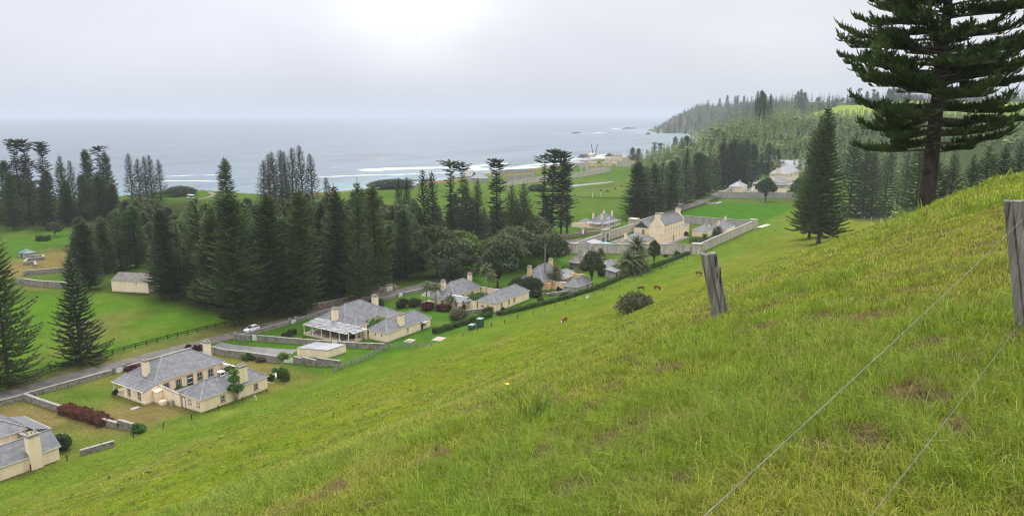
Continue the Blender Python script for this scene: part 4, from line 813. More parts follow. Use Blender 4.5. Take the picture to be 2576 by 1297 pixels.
stone_wall([(113.8,157.6),(130.3,157.3)],.9,.45,'low roadside wall beside the white car'); stone_wall([(133.2,157.3),(150,157.2),(169,153.0)],.9,.45,'low roadside wall behind the verandah cottage'); stone_wall([(172.4,152.6),(186,150.8),(196,152)],.9,.45,'low roadside wall behind the palm cottage')
for t in (130.7,132.8): pier(t,157.3,'stone gate pier on the roadside wall above the verandah lawn, %s' % ('left one' if t < 132 else 'right one'))
gate(131.75,157.2,1.5,1.0,'white gate between piers behind the verandah lawn'); pier(113.4,157.7,'stone pier at the road corner of the verandah garden',1.5)
for t in (169.4,172.0): pier(t,152.8,'stone pier beside the white roadside gate near the maroon bush, %s' % ('left one' if t < 171 else 'right one'),1.3)
gate(170.7,152.7,1.7,1.2,'white gate behind the garden bushes right of the verandah cottage')
stone_wall([(141.5,164.3),(154.5,161.6),(172.5,160.4)],1.5,.6,'brown rubble wall beneath the big pines across the road',M_STONE_BROWN); gate(174.4,160.6,2.6,1.5,'white gate under the pines at the end of the brown wall'); pier(176.2,160.2,'white-painted pier at the road bend',1.7)
stone_wall([(165.4,123.6),(170.8,119.3)],1.0,.5,'low rubble retaining wall behind the grey-leaved bush'); stone_wall([(195.5,114.2),(200,111.6),(203,110)],1.0,.5,'curved low stone bed wall below the ochre cottage')
stone_wall([(57.0,122.6),(62.0,121.3)],.9,.5,'stub of grey wall half buried at the foot of the slope')
stone_wall([(121.3,286.2),(133.3,279.8),(140,276)],1.6,.7,'curved old stone wall, farther of two in the left field',M_STONE); stone_wall([(113.5,273),(114.7,271),(115.8,263.6),(119.2,253.7),(121,247)],1.9,.7,'grey stone wall, nearer of two in the left field',M_STONE)
_c = crop(0,880,600/2162)
def ruin(pts, h, label): stone_wall([flat(*_c(*p)) for p in pts], h, .7, label, M_STONE)
ruin([(410,560),(625,545),(630,575),(400,598)],1.2,'roofless stone foundation beside the green-roofed hut'); ruin([(400,600),(350,650),(510,640),(515,690)],1.2,'lower stone foundation left of the tan lawn')
g0 = flat(*_c(265,530)); g1 = flat(*_c(400,528)); h = House('hut', g0[0], g0[1], 'low hut with a green roof in the far left field', 'hut', wall=M_GAOL2, roof=mat('green_sheet',(.05,.13,.11),(.07,.17,.14),1,.5)); h.wall(g0[0],g0[0]+4,g0[1]-6,g0[1],1.8); h.hip(g0[0],g0[0]+4,g0[1]-6,g0[1],1.8,3.1,.3,fascia=False); h.opening('-t',g0[0],g0[1]-3,.05,1,1.5,'door',frame=False,m=M_DARKIN)
def rail_fence(pts, step, h, rails, label, m=M_WOODB, pw=.16, rw=(.06,.2), name='rail_fence', cat='fence'):
    t0, n0 = pts[0]; z0 = Hh(t0,n0); o = empty(name, t0, n0, z0, None, label, cat); P = []
    for a, b in zip(pts[:-1], pts[1:]):
        L = math.hypot(b[0]-a[0], b[1]-a[1]); K = max(1, round(L/step)); P += [(lerp(a[0],b[0],i/K), lerp(a[1],b[1],i/K)) for i in range(K)]
    P.append(pts[-1]); Z = [Hh(*p)-z0 for p in P]
    me = MB().box(-pw/2,pw/2,-pw/2,pw/2,-.4,h); first = None
    for p, z in zip(P, Z):
        if first is None: first = me.build('fence_post', m, o, (p[0]-t0,p[1]-n0,z))
        else: link('fence_post', first.data, o, (p[0]-t0,p[1]-n0,z))
    for f in rails:
        b = MB()
        for p, q, zp, zq in zip(P[:-1], P[1:], Z[:-1], Z[1:]): b.bar((p[0]-t0,p[1]-n0,zp+h*f),(q[0]-t0,q[1]-n0,zq+h*f),rw[0],rw[1])
        b.build('rail', m, o)
    return o
rail_fence([(52,172.6),(78.7,172.4),(104.2,172.3),(120.2,171.1),(133.9,170.1),(141,168.4)],2.75,1.25,(.45,.82),'dark two-rail fence along the road below the left field')
rail_fence([(176,172),(186,173),(205,172)],2.75,1.2,(.45,.82),'dark two-rail fence under the pines by the road bend')
rail_fence([(109.1,117.6),(110.7,118),(114.8,118),(117.7,117.8),(120.8,118.4),(128.9,119.6)],2.0,1.25,(.35,.62,.9),'weathered timber fence climbing from the stepped wall to the stone wall',M_WOOD,.2,(.06,.14)); rail_fence([(129,119.8),(130.7,117.3),(133.4,109.8)],2.2,1.15,(.4,.65,.9),'green-stained timber fence running up to the hill below the tank covers',mat('greenish_rail',(.14,.17,.12),(.22,.25,.19),3,.9),.16,(.05,.13))
rail_fence([(340,151.2),(372,151.4),(430,151.8),(462,152.2)],2.6,1.1,(.5,.9),'dark rail fence along the right side of the far road'); rail_fence([(475,154.2),(503,155.6)],2.6,1.1,(.5,.9),'short dark rail fence at the culvert before the far compound')
rail_fence([(452,242),(458,222),(466,200),(470,180)],3.0,1.0,(.5,.9),'dark low fence crossing the green common'); rail_fence([(142,328),(152,327.8),(161,327.5),(170,327)],3.0,.7,(.85,),'low brown barrier rail across the tan lawn',M_TRIM,.25,(.14,.2))
rail_fence([(447,163),(462,164)],2.4,1.0,(.5,.9),'short dark rail fence under the avenue pines',M_WOODB)
# wire-fence stakes along the foot of the hill
stk = None
for c, pts in ((crop(0,1350,1100/2001), [(225,970),(490,895),(740,800),(972,725),(1190,655),(1395,595),(1590,530),(1768,470),(1943,405)]), (crop(1600,900,800/2306), [(725,1285),(893,1218),(1055,1170),(1205,1130),(1355,1080),(1535,1030),(1662,990),(1790,950),(1908,915),(2020,885)]), (crop(2050,1000,500/2576), [(1490,1000),(1675,920),(1880,850),(2035,815),(2215,735),(2375,695),(2515,655)]), (crop(2200,800,850/2450), [(975,940),(1055,890),(1130,860),(1280,800),(1345,780),(1410,750),(1540,700),(1585,690)]), (crop(2600,700,900/2576), [(875,815),(1005,775),(1145,735),(1270,690),(1435,650)])):
    for p in pts:
        t, n, z = hit(*c(*p))
        if stk is None:
            stk = empty('fence_stake', t, n, z, None, 'thin dark stake of the wire fence along the foot of the grassy hill', 'fence post', 'wire fence stakes along the foot of the hill'); MB().box(-.06,.06,-.06,.06,-.3,1.15).build('stake', M_WOODB, stk); MB().box(-.07,.07,-.07,.07,1.152,1.2).build('cap', M_WOOD, stk)
        else: s2 = copy_tree(stk); s2.location = W(t, n, z)
# posts by the paddock in front of the far compound, white road posts, goal posts
first = None
for px, py in [(549,1000),(680,990),(815,985),(948,980),(1082,970),(1215,965)]:
    t, n, z = hit(*crop(2800,620,500/2576)(px,py))
    if first is None: first = empty('paddock_post', t, n, z, None, 'grey wooden post of the wire fence before the far compound wall', 'fence post', 'posts before the far compound wall'); MB().box(-.12,.12,-.12,.12,-.3,1.9).build('post', M_WOOD, first)
    else: copy_tree(first).location = W(t,n,z)
first = None
for px, py in [(337,1140),(348,1155),(360,1165),(385,1190),(436,1205),(482,1220),(572,1228),(700,1250),(414,1110),(548,1100),(787,1100)]:
    t, n, z = hit(*crop(3300,480,796/2458)(px,py))
    if first is None: first = empty('road_post', t, n, z, None, 'short white marker post around the bend of the hill road', 'road post', 'white marker posts round the road bend'); MB().box(-.13,.13,-.13,.13,-.3,1.25).box(-.09,.09,-.09,.09,1.25,1.32).build('post', M_WHITE, first); MB().box(-.132,-.1301,-.09,.09,.9,1.05).build('reflector', M_DOORB, first)
    else: copy_tree(first).location = W(t,n,z)
for i,(px,py) in enumerate([(875,990),(1045,962)]):
    t, n = flat(*crop(2200,600,500/2576)(px,py)); o = empty('goal_post', t, n, 0, None, 'slim white post on the green common, %s' % ('left one' if i == 0 else 'right one'), 'post'); MB().tube([(0,0,-.2),(0,0,3.4)],.16,6).build('pole', M_WHITE, o)
t, n, z = hit(*crop(3300,480,796/2458)(805,1140)); o = empty('bench', t, n, z, None, 'low timber bench beside the bend of the hill road', 'bench'); MB().box(-1,1,-.3,.3,.45,.55).build('seat', M_WOOD, o); MB().box(-1,1,.26,.32,.6,1.1).build('backrest', M_WOOD, o)
for a in (-.8,.8): MB().box(a-.06,a+.06,-.25,.25,-.2,.449).build('leg', M_WOOD, o)
# ------------------------------------------------------------------ small things in the gardens
def cabinet(t, n, lt, ln, h, label, m, z=None):
    z = Hh(t,n) if z is None else z; o = empty('utility_cabinet', t, n, z, ANG+R(8), label, 'utility cabinet'); MB().box(0,lt,0,ln,-.3,h).build('body', m, o, bevel=.02); MB().box(-.06,lt+.06,-.06,ln+.06,h+.002,h+.09).box(.0,lt,.0,ln,h+.09,h+.16,.15).build('lid', mat('cabinet_lid',(.16,.25,.20),(.20,.30,.24),2,.5), o)
    MB().box(.08,lt-.08,-.02,-.001,.15,h-.15).build('door', m, o); return o
M_GREENBOX = mat('dark_green_paint',(.018,.065,.045),(.028,.085,.06),2,.4,spec=.4)
t, n = flat(*crop(1600,900,800/2306)(905,1203)); cabinet(154.7,110.2,1.7,1.5,2.2,'taller dark green utility cabinet on the slope below the hedge',M_GREENBOX); cabinet(151.6,110.9,1.9,1.3,1.15,'shorter dark green utility cabinet beside the taller one',M_GREENBOX)
def cover(t, n, r, label, lid=True):
    o = empty('tank_cover', t, n, Hh(t,n), ANG+R(10), label, 'tank cover'); MB().box(-r,r,-r*.8,r*.8,-.5,.22).build('slab', M_CONC, o)
    if lid: MB().box(-r*.75,-r*.1,-r*.5,r*.3,.223,.42).build('lid', M_POT, o)
    else: MB().tube([(0,0,.223),(0,0,.27)],[r*.72,r*.68],16).build('lid', mat('rusty_lid',(.35,.22,.15),(.45,.33,.24),2,.9), o)
cover(136.2,119.2,1.3,'square concrete tank cover with a dark lid on the lawn'); cover(140.6,113.3,1.6,'larger stained concrete tank cover with a round rusty lid',False)
o = empty('drain_cover', 74.0, 135.6, 0, ANG, 'small grey drain cover in the tan lawn', 'drain cover'); MB().box(-.9,.9,-.6,.6,-.2,.1).build('rim', M_STONE, o); MB().box(-.7,.7,-.4,.4,.101,.14).build('lid', M_CONC, o)
t, n, z = hit(*crop(440,1340,680/2576)(2215,990)); o = empty('stand_pipe', t, n, z, None, 'bent white stand pipe at the foot of the slope', 'pipe'); MB().tube([(0,0,-.2),(0,0,.9),(-.15,0,1.1),(-.45,0,1.12)],.07,6).build('pipe', M_WHITE, o)
t, n = flat(*crop(2050,1000,500/2576)(1530,985)); t, n, z = hit(*crop(2050,1000,500/2576)(1530,985)); o = empty('water_trough', t, n, z, None, 'small white trough lying on the slope beside the hedge', 'trough'); MB().box(-.9,.9,-.3,.3,-.1,.4).build('shell', M_WHITE, o); MB().box(-.8,.8,-.22,.22,.401,.405).build('water', M_PANE, o)
o = empty('culvert_wall', 463.3, 152.5, 0, None, 'low grey culvert wall where the far road meets the paddock', 'wall'); MB().box(0,11,-7,-5.6,-.3,1.3).box(0,1.4,-5.6,0,-.3,1.3).build('masonry', M_GAOL2, o)
# signs and flag poles by the gaol gate
for i,(px,py,ty) in enumerate([(912,735,480),(958,735,420)]):
    t, n = flat(*crop(2250,820,500/2576)(px,py)); o = empty('flag_pole', t, n, 0, None, 'white flag pole at the gaol gate, %s' % ('with a small pale flag' if i else 'bare one'), 'flag pole'); MB().tube([(0,0,-.2),(0,0,9.5+i*1.5)],[.07,.05],6).build('pole', M_WHITE, o)
    if i: MB().add([(0,.05,10.9),(0,1.3,10.6),(.1,1.3,9.6),(0,.05,9.8)],[(0,1,2,3)]).build('flag', M_WHITE, o)
# parapet wall with notice beside the car park
t0w, n0w = 299.1, 163.4
stone_wall([(296,167.5),(299.1,164.6,1.4),(307.2,161.4,1.5),(308.0,161.1,3.2),(310.3,160.2,3.2),(311.0,159.9,1.6),(317.4,156.4,1.4)],1.5,.7,'brown wall with a raised pier and white notice across the road from the gaol',M_STONE_BROWN); o = empty('notice_board', 308.6, 160.45, 1.0, ANG+R(-22), 'white notice on the raised pier of the brown wall', 'sign'); MB().box(-.7,.7,-.12,-.02,0,1.9).build('panel', M_WHITE, o)
# ------------------------------------------------------------------ vehicles
M_TYRE = mat('tyre',(.015,.015,.015),(.03,.03,.03),4,.8); M_CHROME = mat('wheel_rim',(.45,.45,.46),(.5,.5,.5),2,.3,metallic=.7)
M_LAMP = mat('headlight',(.65,.66,.66),(.75,.75,.75),2,.15); M_TAIL = mat('tail_light',(.35,.02,.02),(.45,.03,.03),2,.2)
def car(t, n, rot, paint, label, L=4.0, Wd=1.7, Hc=1.48, cat='car', name='parked_car', shape='hatch', z=None):
    o = empty(name, t, n, (Hh(t,n) if z is None else z)+.02, ANG+rot, label, cat); w = Wd/2
    if shape == 'van': low = [(-L/2,.3),(-L/2,.95),(-L/2+.05,1.15),(L/2-.35,1.15),(L/2,1.0),(L/2,.3)]; cab = [(-L/2+.04,1.152),(-L/2+.06,Hc-.25),(L/2-.55,Hc-.25),(L/2-.36,1.152)]; rf = [(-L/2+.05,Hc-.249),(-L/2+.15,Hc),(L/2-.8,Hc),(L/2-.54,Hc-.249)]
    else: low = [(-L/2,.28),(-L/2-.02,.6),(-L/2+.06,.9),(-L/2+.5,.98),(L/2-1.15,.95),(L/2-.35,.80),(L/2,.62),(L/2,.28)]; cab = [(-L/2+.10,.96),(-L/2+.42,Hc-.09),(L/2-2.0,Hc-.07),(L/2-1.05,.95)]; rf = [(-L/2+.38,Hc-.088),(-L/2+.62,Hc),(L/2-2.2,Hc),(L/2-1.95,Hc-.068)]
    body = MB().prism(low,'y',-w,w).build('body', paint, o, bevel=.05)
    def taper(poly, w0, w1):
        zs = [p[1] for p in poly]; a, c = min(zs), max(zs); k = len(poly); V = [(x,-lerp(w0,w1,(zz-a)/(c-a)),zz) for x,zz in poly]+[(x,lerp(w0,w1,(zz-a)/(c-a)),zz) for x,zz in poly]
        return MB().add(V,[tuple(range(k)),tuple(reversed(range(k,2*k)))]+[(i,k+i,k+(i+1)%k,(i+1)%k) for i in range(k)])
    taper(cab, w*.93, w*.80).build('window_glass', M_PANE, o); taper(rf, w*.805, w*.70).build('roof', paint, o, bevel=.02)
    b = MB()
    for s in (-1,1):
        for x in ((-.25,) if shape != 'van' else (-L*.25,0,L*.2)): b.bar((x,s*w*.93,.96 if shape != 'van' else 1.15),(x-.02,s*w*.80,Hc-.07),.09,.04)
        b.bar((cab[3][0],s*w*.925,cab[3][1]),(cab[2][0],s*w*.8,cab[2][1]),.07,.05); b.bar((cab[0][0],s*w*.925,cab[0][1]),(cab[1][0],s*w*.8,cab[1][1]),.12,.05)
    b.build('pillar', paint, o); r = .31 if shape != 'van' else .38
    for x in (-L/2+.72, L/2-.78):
        for s in (-1,1):
            wh = empty('wheel',0,0); wh.rotation_euler = (0,0,0); wh.location = (x,s*(w-.09),r); wh.parent = o
            MB().tube([(0,-.1,0),(0,.1,0)],r,14).build('tyre', M_TYRE, wh); MB().tube([(0,s*.101-.01,0),(0,s*.101+.01,0)],r*.62,10).build('rim', M_CHROME, wh)
    for s in (-1,1):
        MB().box(L/2-.06,L/2+.015,s*w*.68-.2,s*w*.68+.2,.58,.72).build('headlight', M_LAMP, o); MB().box(-L/2-.03,-L/2+.05,s*w*.74-.14,s*w*.74+.14,.62,.85).build('tail_light', M_TAIL, o)
    return o
def paint(name, c): return mat(name, c, tuple(x*.95 for x in c), .5, .25, spec=.5)
car(120.7,160.6,R(180),paint('white_car_paint',(.78,.78,.78)),'white hatchback driving on the road beside the stone wall')
car(305.6,138.6,R(90),paint('red_car_paint',(.42,.03,.035)),'dark red car parked beside the kitchen block inside the gaol wall'); car(308.8,136.4,R(90),paint('grey_car_paint',(.10,.11,.13)),'dark grey car behind the red one inside the gaol wall')
car(545.4,176.4,R(75),paint('bright_red_paint',(.62,.03,.025)),'bright red car parked under the avenue pines',L=4.6); car(560,150.4,R(30),M_WHITE,'white car parked right of the small far building',L=4.6,Hc=1.6); car(574,154.5,R(95),M_WHITE,'white car parked behind the small far building',L=4.6,Hc=1.6); car(548.0,142.0,R(80),paint('silver_paint',(.5,.52,.54)),'silver car just behind the far compound wall',L=4.6)
t, n = flat(*crop(0,500,1024/2576)(1922,743)); car(t,n,R(92),M_WHITE,'white minibus on the grassy point by the sea',L=7.2,Wd=2.2,Hc=2.9,cat='minibus',name='minibus',shape='van')
t, n = flat(*crop(1600,550,800/2306)(1245,603)); car(t,n,R(95),M_WHITE,'white car far out on the green common',L=4.6)
for i,(px,py) in enumerate([(720,322),(875,328),(925,322),(1060,312)]):
    t, n = flat(*crop(2200,600,500/2576)(px,py)); car(t,n,R(95),(M_WHITE,paint('silver_paint',(.5,.5,.5)),M_WHITE,paint('bright_red_paint',(.6,.03,.02)))[i],('white car left of the ochre gabled store','silver car before the ochre stores','white car between the ochre stores','red car at the right end of the ochre stores')[i],L=4.8)
# ------------------------------------------------------------------ cattle
def cow_mat(name, c, face):
    m = mat(name, c, tuple(x*.75 for x in c), 3, .8); N, L = nt(m); b = N['Principled BSDF']; src = b.inputs['Base Color'].links[0].from_socket
    g = N.new('ShaderNodeTexCoord'); sx = N.new('ShaderNodeSeparateXYZ'); L.new(g.outputs['Object'], sx.inputs[0]); no = N.new('ShaderNodeTexNoise'); no.inputs['Scale'].default_value = 2.5; L.new(g.outputs['Object'], no.inputs['Vector'])
    a = N.new('ShaderNodeMath'); a.operation = 'ADD'; L.new(sx.outputs['X'], a.inputs[0]); L.new(no.outputs['Fac'], a.inputs[1]); r = N.new('ShaderNodeMapRange'); r.inputs['From Min'].default_value = face; r.inputs['From Max'].default_value = face+.1; L.new(a.outputs[0], r.inputs['Value'])
    mx = N.new('ShaderNodeMix'); mx.data_type = 'RGBA'; L.new(r.outputs['Result'], mx.inputs['Factor']); L.new(src, mx.inputs['A']); mx.inputs['B'].default_value = (.62,.52,.42,1); L.new(mx.outputs['Result'], b.inputs['Base Color']); return m
def cow_mesh(m, turn=0.0):
    """grazing cow grown from a skeleton: spine, lowered neck and head, four jointed legs, tail"""
    V = []; E = []; Rr = []
    def chain(pts, start=None):
        p = start
        for (x,y,z,r) in pts:
            V.append((x,y,z)); Rr.append(r); i = len(V)-1
            if p is not None: E.append((p,i))
            p = i
        return p
    chain([(-.05,0,1.02,.36)])                      # pelvis root (0)
    V[0] = (-.62,0,1.08); Rr[0] = .30
    a = chain([(-.25,0,1.0,.36)],0); b = chain([(.15,0,.97,.38)],a); c = chain([(.52,0,1.02,.33)],b)
    k = chain([(.82,turn*.1,.95,.20),(1.02,turn*.22,.70,.16),(1.14,turn*.3,.46,.145),(1.2,turn*.34,.26,.10),(1.22,turn*.36,.12,.08)],c); hd = len(V)-3
    for s in (-1,1):
        chain([(.52,s*.2,.72,.13),(.55,s*.2,.42,.075),(.52,s*.2,.12,.06),(.55,s*.2,.02,.065)],c)
        chain([(-.62,s*.2,.78,.17),(-.55,s*.21,.58,.10),(-.75,s*.21,.40,.07),(-.70,s*.21,.12,.055),(-.67,s*.21,.02,.065)],0)
        chain([(1.08,turn*.25+s*.17,.60,.045),(1.06,turn*.25+s*.26,.57,.03)],hd-1)
    chain([(-.93,0,1.12,.05),(-.99,0,.85,.03),(-.98,0,.5,.045)],0)
    me = bpy.data.meshes.new('cow_body'); me.from_pydata(V, E, []); o = bpy.data.objects.new('cow_body', me); COL.objects.link(o)
    sk = o.modifiers.new('skin','SKIN'); 
    if not me.skin_vertices: 
        bm = bmesh.new(); bm.from_mesh(me); bm.verts.layers.skin.verify(); bm.to_mesh(me); bm.free()
    for i, r in enumerate(Rr): me.skin_vertices[0].data[i].radius = (r,r); me.skin_vertices[0].data[i].use_root = (i == 0)
    sk.use_smooth_shade = True; o.modifiers.new('sub','SUBSURF').levels = 2
    d = bpy.context.evaluated_depsgraph_get(); r = bpy.data.meshes.new_from_object(o.evaluated_get(d)); bpy.data.objects.remove(o); r.materials.clear(); r.materials.append(m); return r
MC1 = cow_mat('red_cow_hide',(.175,.066,.028),1.55); MC2 = cow_mat('dark_cow_hide',(.07,.028,.016),1.75); CB = [cow_mesh(MC1), cow_mesh(MC2,.6)]
for px, py, mi, rot, sc, lab in [(1419,811,0,235,1.0,'red-brown cow with a pale face grazing alone nearest the green cabinets'),(1612,730,1,170,1.0,'dark brown cow grazing, left of the pair on the slope'),(1653,730,0,320,1.08,'red-brown cow grazing, right of the pair on the slope'),(1757,693,0,330,1.05,'red-brown cow grazing high on the slope beside the leaning post')]:
    t, n, z = hit(px, py); o = empty('cow', t, n, z-.03, R(rot), lab, 'cow'); o.scale = (sc,)*3; link('body', CB[mi], o)
for i,(px,py,mi) in enumerate([(1478,772,0),(1338,818,1),(1045,850,1),(1540,858,2),(1182,878,1)]):
    t, n = flat(*crop(2200,600,500/2576)(px,py)); o = empty('cow', t, n, 0, R(20+i*35), ('brown cow beside the marsh bank on the far common','tiny dark calf in the middle of the far common','dark cow above the right white post','pale cow near the avenue on the far common','dark cow lying on the far common')[i], 'cow'); o.scale = (1.25,)*3
    if mi == 2: CB.append(cow_mesh(cow_mat('pale_cow_hide',(.5,.45,.38),1.6)))
    link('body', CB[mi], o)
# ------------------------------------------------------------------ pines
c3_ = crop(2500,300,1000/2576); cS1 = crop(2200,550,800/2306); cR6 = crop(1600,550,800/2306); cR4 = crop(900,550,800/2075); cR1 = crop(0,500,1024/2576)
pine_px(22,968,0,583,'young0','huge dark pine cut off by the left edge of the picture',wide=1.12)
pine_px(205,912,186,644,'young1','lone young pine standing by the dark rail fence in the left field')
pine_px(597,818,582,478,'mature2','broad pine right at the road fence, nearest of the wood, above the white car',wide=1.08)
pine_px(687,798,675,484,'mature0','big roadside pine just right of the broad one above the white car')
pine_px(764,790,757,470,'mature1','big roadside pine at the left end of the brown stone wall')
pine_px(862.6,750,859,462,'mature3','big pine with a bare lower trunk behind the verandah cottage'); pine_px(948.6,733,938,455,'mature1','big pine with a bare lower trunk beside the white gate under the trees')
pine_px(1020,700,1005,520,'mature2','dark pine at the road bend left of the broad-leaved trees'); pine_px(905,765,903,450,'light0','pale-topped pine between the two bare-trunked roadside pines')
pine_px(425,752,408,520,'mature0','big pine beside the right end of the cream store house'); [pine_px(bx,by,ax,ay,k,l,wide=1.1) for bx,by,ax,ay,k,l in [(226,728,214,550,'mature1','big pine at the left end of the wood, left of the cream store house'),(266,688,252,540,'mature3','pine directly behind the left gable of the cream store house'),(304,676,285,522,'young1','pointed pine behind the roof of the cream store house'),(345,672,330,512,'mature0','big pine behind the middle of the cream store house')]]
# slope pines on the right
t, n, z = hit(2058,612); pine(t,n,top(t,n,266)-z,'slope','lone tall pine standing on the grassy slope right of the walled barracks',z=z,wide=1.1); t2, n2, _ = hit(2034,600); pine(t2,n2,top(t2,n2,286)-Hh(t2,n2),'slope','second tall pine pressed against the left of the lone slope pine',wide=1.0)
# old tall pines at the edge of the common
for bx,by,ay,k,lab in [(1135,622,403,'flat0','old flat-topped pine, left of the flat-topped pair'),(1165,620,404,'flat1','old flat-topped pine, right of the flat-topped pair'),(1250,620,398,'old0','old tall pine with clumpy crown standing alone between the pairs'),(1366,600,385,'flat1','old gappy pine, leftmost of the four above the palm cottage'),(1386,600,372,'old1','tallest gappy pine of the four above the palm cottage'),(1410,597,379,'old2','old gappy pine, third of the four above the palm cottage'),(1426,592,411,'old0','old dense pine, rightmost of the four, beside the bungalow'),(1072,640,423,'slim0','thin spiky pine left of the flat-topped pair'),(1094,640,431,'slim1','thin spiky pine just left of the flat-topped pines'),(1178,640,448,'slim2','thin pine right of the flat-topped pair'),(1202,640,448,'slim0','thin pine before the tall clumpy pine'),(1283,640,461,'young0','pointed pine right of the tall clumpy pine'),(1315,640,456,'young1','pointed pine left of the four gappy ones'),(828,600,445,'slim1','thin spiky pine right of the shore group of eight'),(1004,600,447,'slim2','left spiky pine of the pair before the green common'),(1024,600,443,'slim0','right spiky pine of the pair before the green common')]:
    pine_px(bx,by,bx-8,ay,k,lab)
for i,(ax,ay) in enumerate([(658,401.5),(674,387),(687.5,381),(703,375),(717.5,380),(732,370),(757,364),(781,386)]):
    pine_px(ax+6,504+(i%3)*5,ax,ay,'slim%d'%(i%3),'slender dark pine, number %s from the left in the shore group of eight'%('one','two','three','four','five','six','seven','eight')[i],'slender pines in the shore group of eight',wide=1.35)
for i,(ax,ay) in enumerate([(324,385),(345,398),(360,392),(375,390),(396,400)]):
    pine_px(ax+10,504+(i%2)*5,ax,ay,'slim%d'%((i+1)%3),'thin see-through pine, %s of the five against the sea at left'%('first','second','third','fourth','fifth')[i],'thin pines against the sea at left',wide=1.2)
pine_px(575,575,570,394,'mature3','rounded tall pine standing alone above the wood, against the surf',wide=1.15)
for ax,ay,k,lab in [(40,349,'old0','old flat-crowned pine, leftmost of three above the far-left pines'),(72,347,'old1','old flat-crowned pine, middle of three above the far-left pines'),(107,355,'old2','old flat-crowned pine, right of three above the far-left pines'),(147,390,'young0','pointed pine right of the three flat-crowned ones'),(172,402,'slim1','narrow pointed pine in the dip of the far-left skyline'),(212,373,'mature0','broad old pine on the far-left skyline'),(245,367,'flat0','sparse thin-topped pine on the far-left skyline'),(264,378,'mature3','rounded old pine right of the sparse thin-topped one'),(10,400,'mature2','dark pine at the left edge of the far-left skyline')]:
    pine_px(ax+18,562-ax*.1,ax,ay,k,lab,wide=.95)
rs = np.random.RandomState(5)
for i in range(26):
    px = rs.uniform(-40,300); by = rs.uniform(545,585)-px*.06; pine_px(px,by,px-10,rs.uniform(420,475)+max(0,px-220)*.4,M_KEYS[i%4],'dark pine packed in the stand at the far left behind the tan lawn','pines of the far-left stand',wide=1.05)
# the avenue
for i,(bx,by,ax,ay,k) in enumerate([(990,945,1010,270,'mature0'),(1095,915,1105,330,'slim0'),(1185,885,1215,280,'mature3'),(1285,850,1300,290,'slim1'),(1375,820,1385,240,'mature1'),(1465,785,1500,215,'slim2'),(1560,740,1590,115,'light0'),(1690,695,1715,155,'mature2'),(1770,665,1790,190,'mature0'),(1885,600,1880,230,'mature3'),(1985,580,2030,30,'mature1'),(2050,570,2100,60,'mature0'),(2170,545,2200,40,'mature2'),(2240,500,2270,20,'mature3')]):
    b, a = cS1(bx,by), cS1(ax,ay); pine_px(b[0],b[1],a[0],a[1],k,'avenue pine beside the far road, %s counted from the bungalow end'%('first','second','third','fourth','fifth','sixth','seventh','eighth','ninth','tenth','eleventh','twelfth','thirteenth','fourteenth')[i],'pines of the avenue beside the far road',wide=1.5)
for bx,by,ax,ay,k in [(1310,1120,1330,700,'mature2'),(1470,1015,1480,690,'mature0'),(1560,1000,1560,760,'mature1'),(860,1190,880,760,'light1'),(640,930,640,760,'light0'),(1400,1010,1400,800,'mature3'),(1220,1150,1240,640,'mature1'),(1090,1150,1110,650,'mature0')]:
    b, a = c3_(bx,by), c3_(ax,ay); pine_px(b[0],b[1],a[0],a[1],k,'dark pine at the foot of the wooded hill behind the far buildings','pines at the foot of the wooded hill',wide=1.2)
for px,by,ay,k,lab in [(1590,405,370,'mature0','dark pine left of the shore clump beyond the cream seaside building'),(1605,405,372,'mature1','dark pine in the shore clump beyond the cream seaside building'),(1645,400,358,'old1','tallest layered pine on the shore beyond the avenue'),(1660,400,360,'old2','layered pine right of the tallest shore pine'),(1697,388,342,'mature3','pine at the bay, left of the wooded hill'),(1712,388,345,'slim1','thin pine at the bay between two others'),(1728,388,340,'mature2','pine at the bay touching the wooded hill')]:
    pine_px(px,by,px,ay,k,lab,wide=1.5)
# right side behind the slope
for i,(ax,ay,by,k) in enumerate([(2135,332,545,'young0'),(2168,345,545,'young2'),(2222,368,540,'young1'),(2270,385,538,'light1'),(2300,352,538,'young0'),(2190,380,545,'young1'),(2345,390,520,'young0'),(2390,380,505,'light0'),(2440,385,480,'light1'),(2480,360,462,'young2'),(2520,365,450,'young1'),(2560,350,440,'light0')]):
    t, n, z = flat(ax, by, 12)+(0,); r0_ = hit(ax, by); d_ = math.hypot(r0_[0], r0_[1])
    if d_ > 900 or d_ < 130:
        t, n = 300*math.cos(0), 0; dd = pray(ax,by); kk = math.hypot(dd[0],dd[1]); t, n = TN(dd[0]/kk*290, dd[1]/kk*290)
    else: t, n = r0_[0], r0_[1]
    z = Hh(t,n); pine(t,n,max(top(t,n,ay)-z,9),k,'green pine behind the big slope pine, %s counted from the lone slope pine'%('first','second','third','fourth','fifth','sixth','seventh','eighth','ninth','tenth','eleventh','twelfth','thirteenth')[i],'pines behind the big slope pine',z=z,wide=1.25)
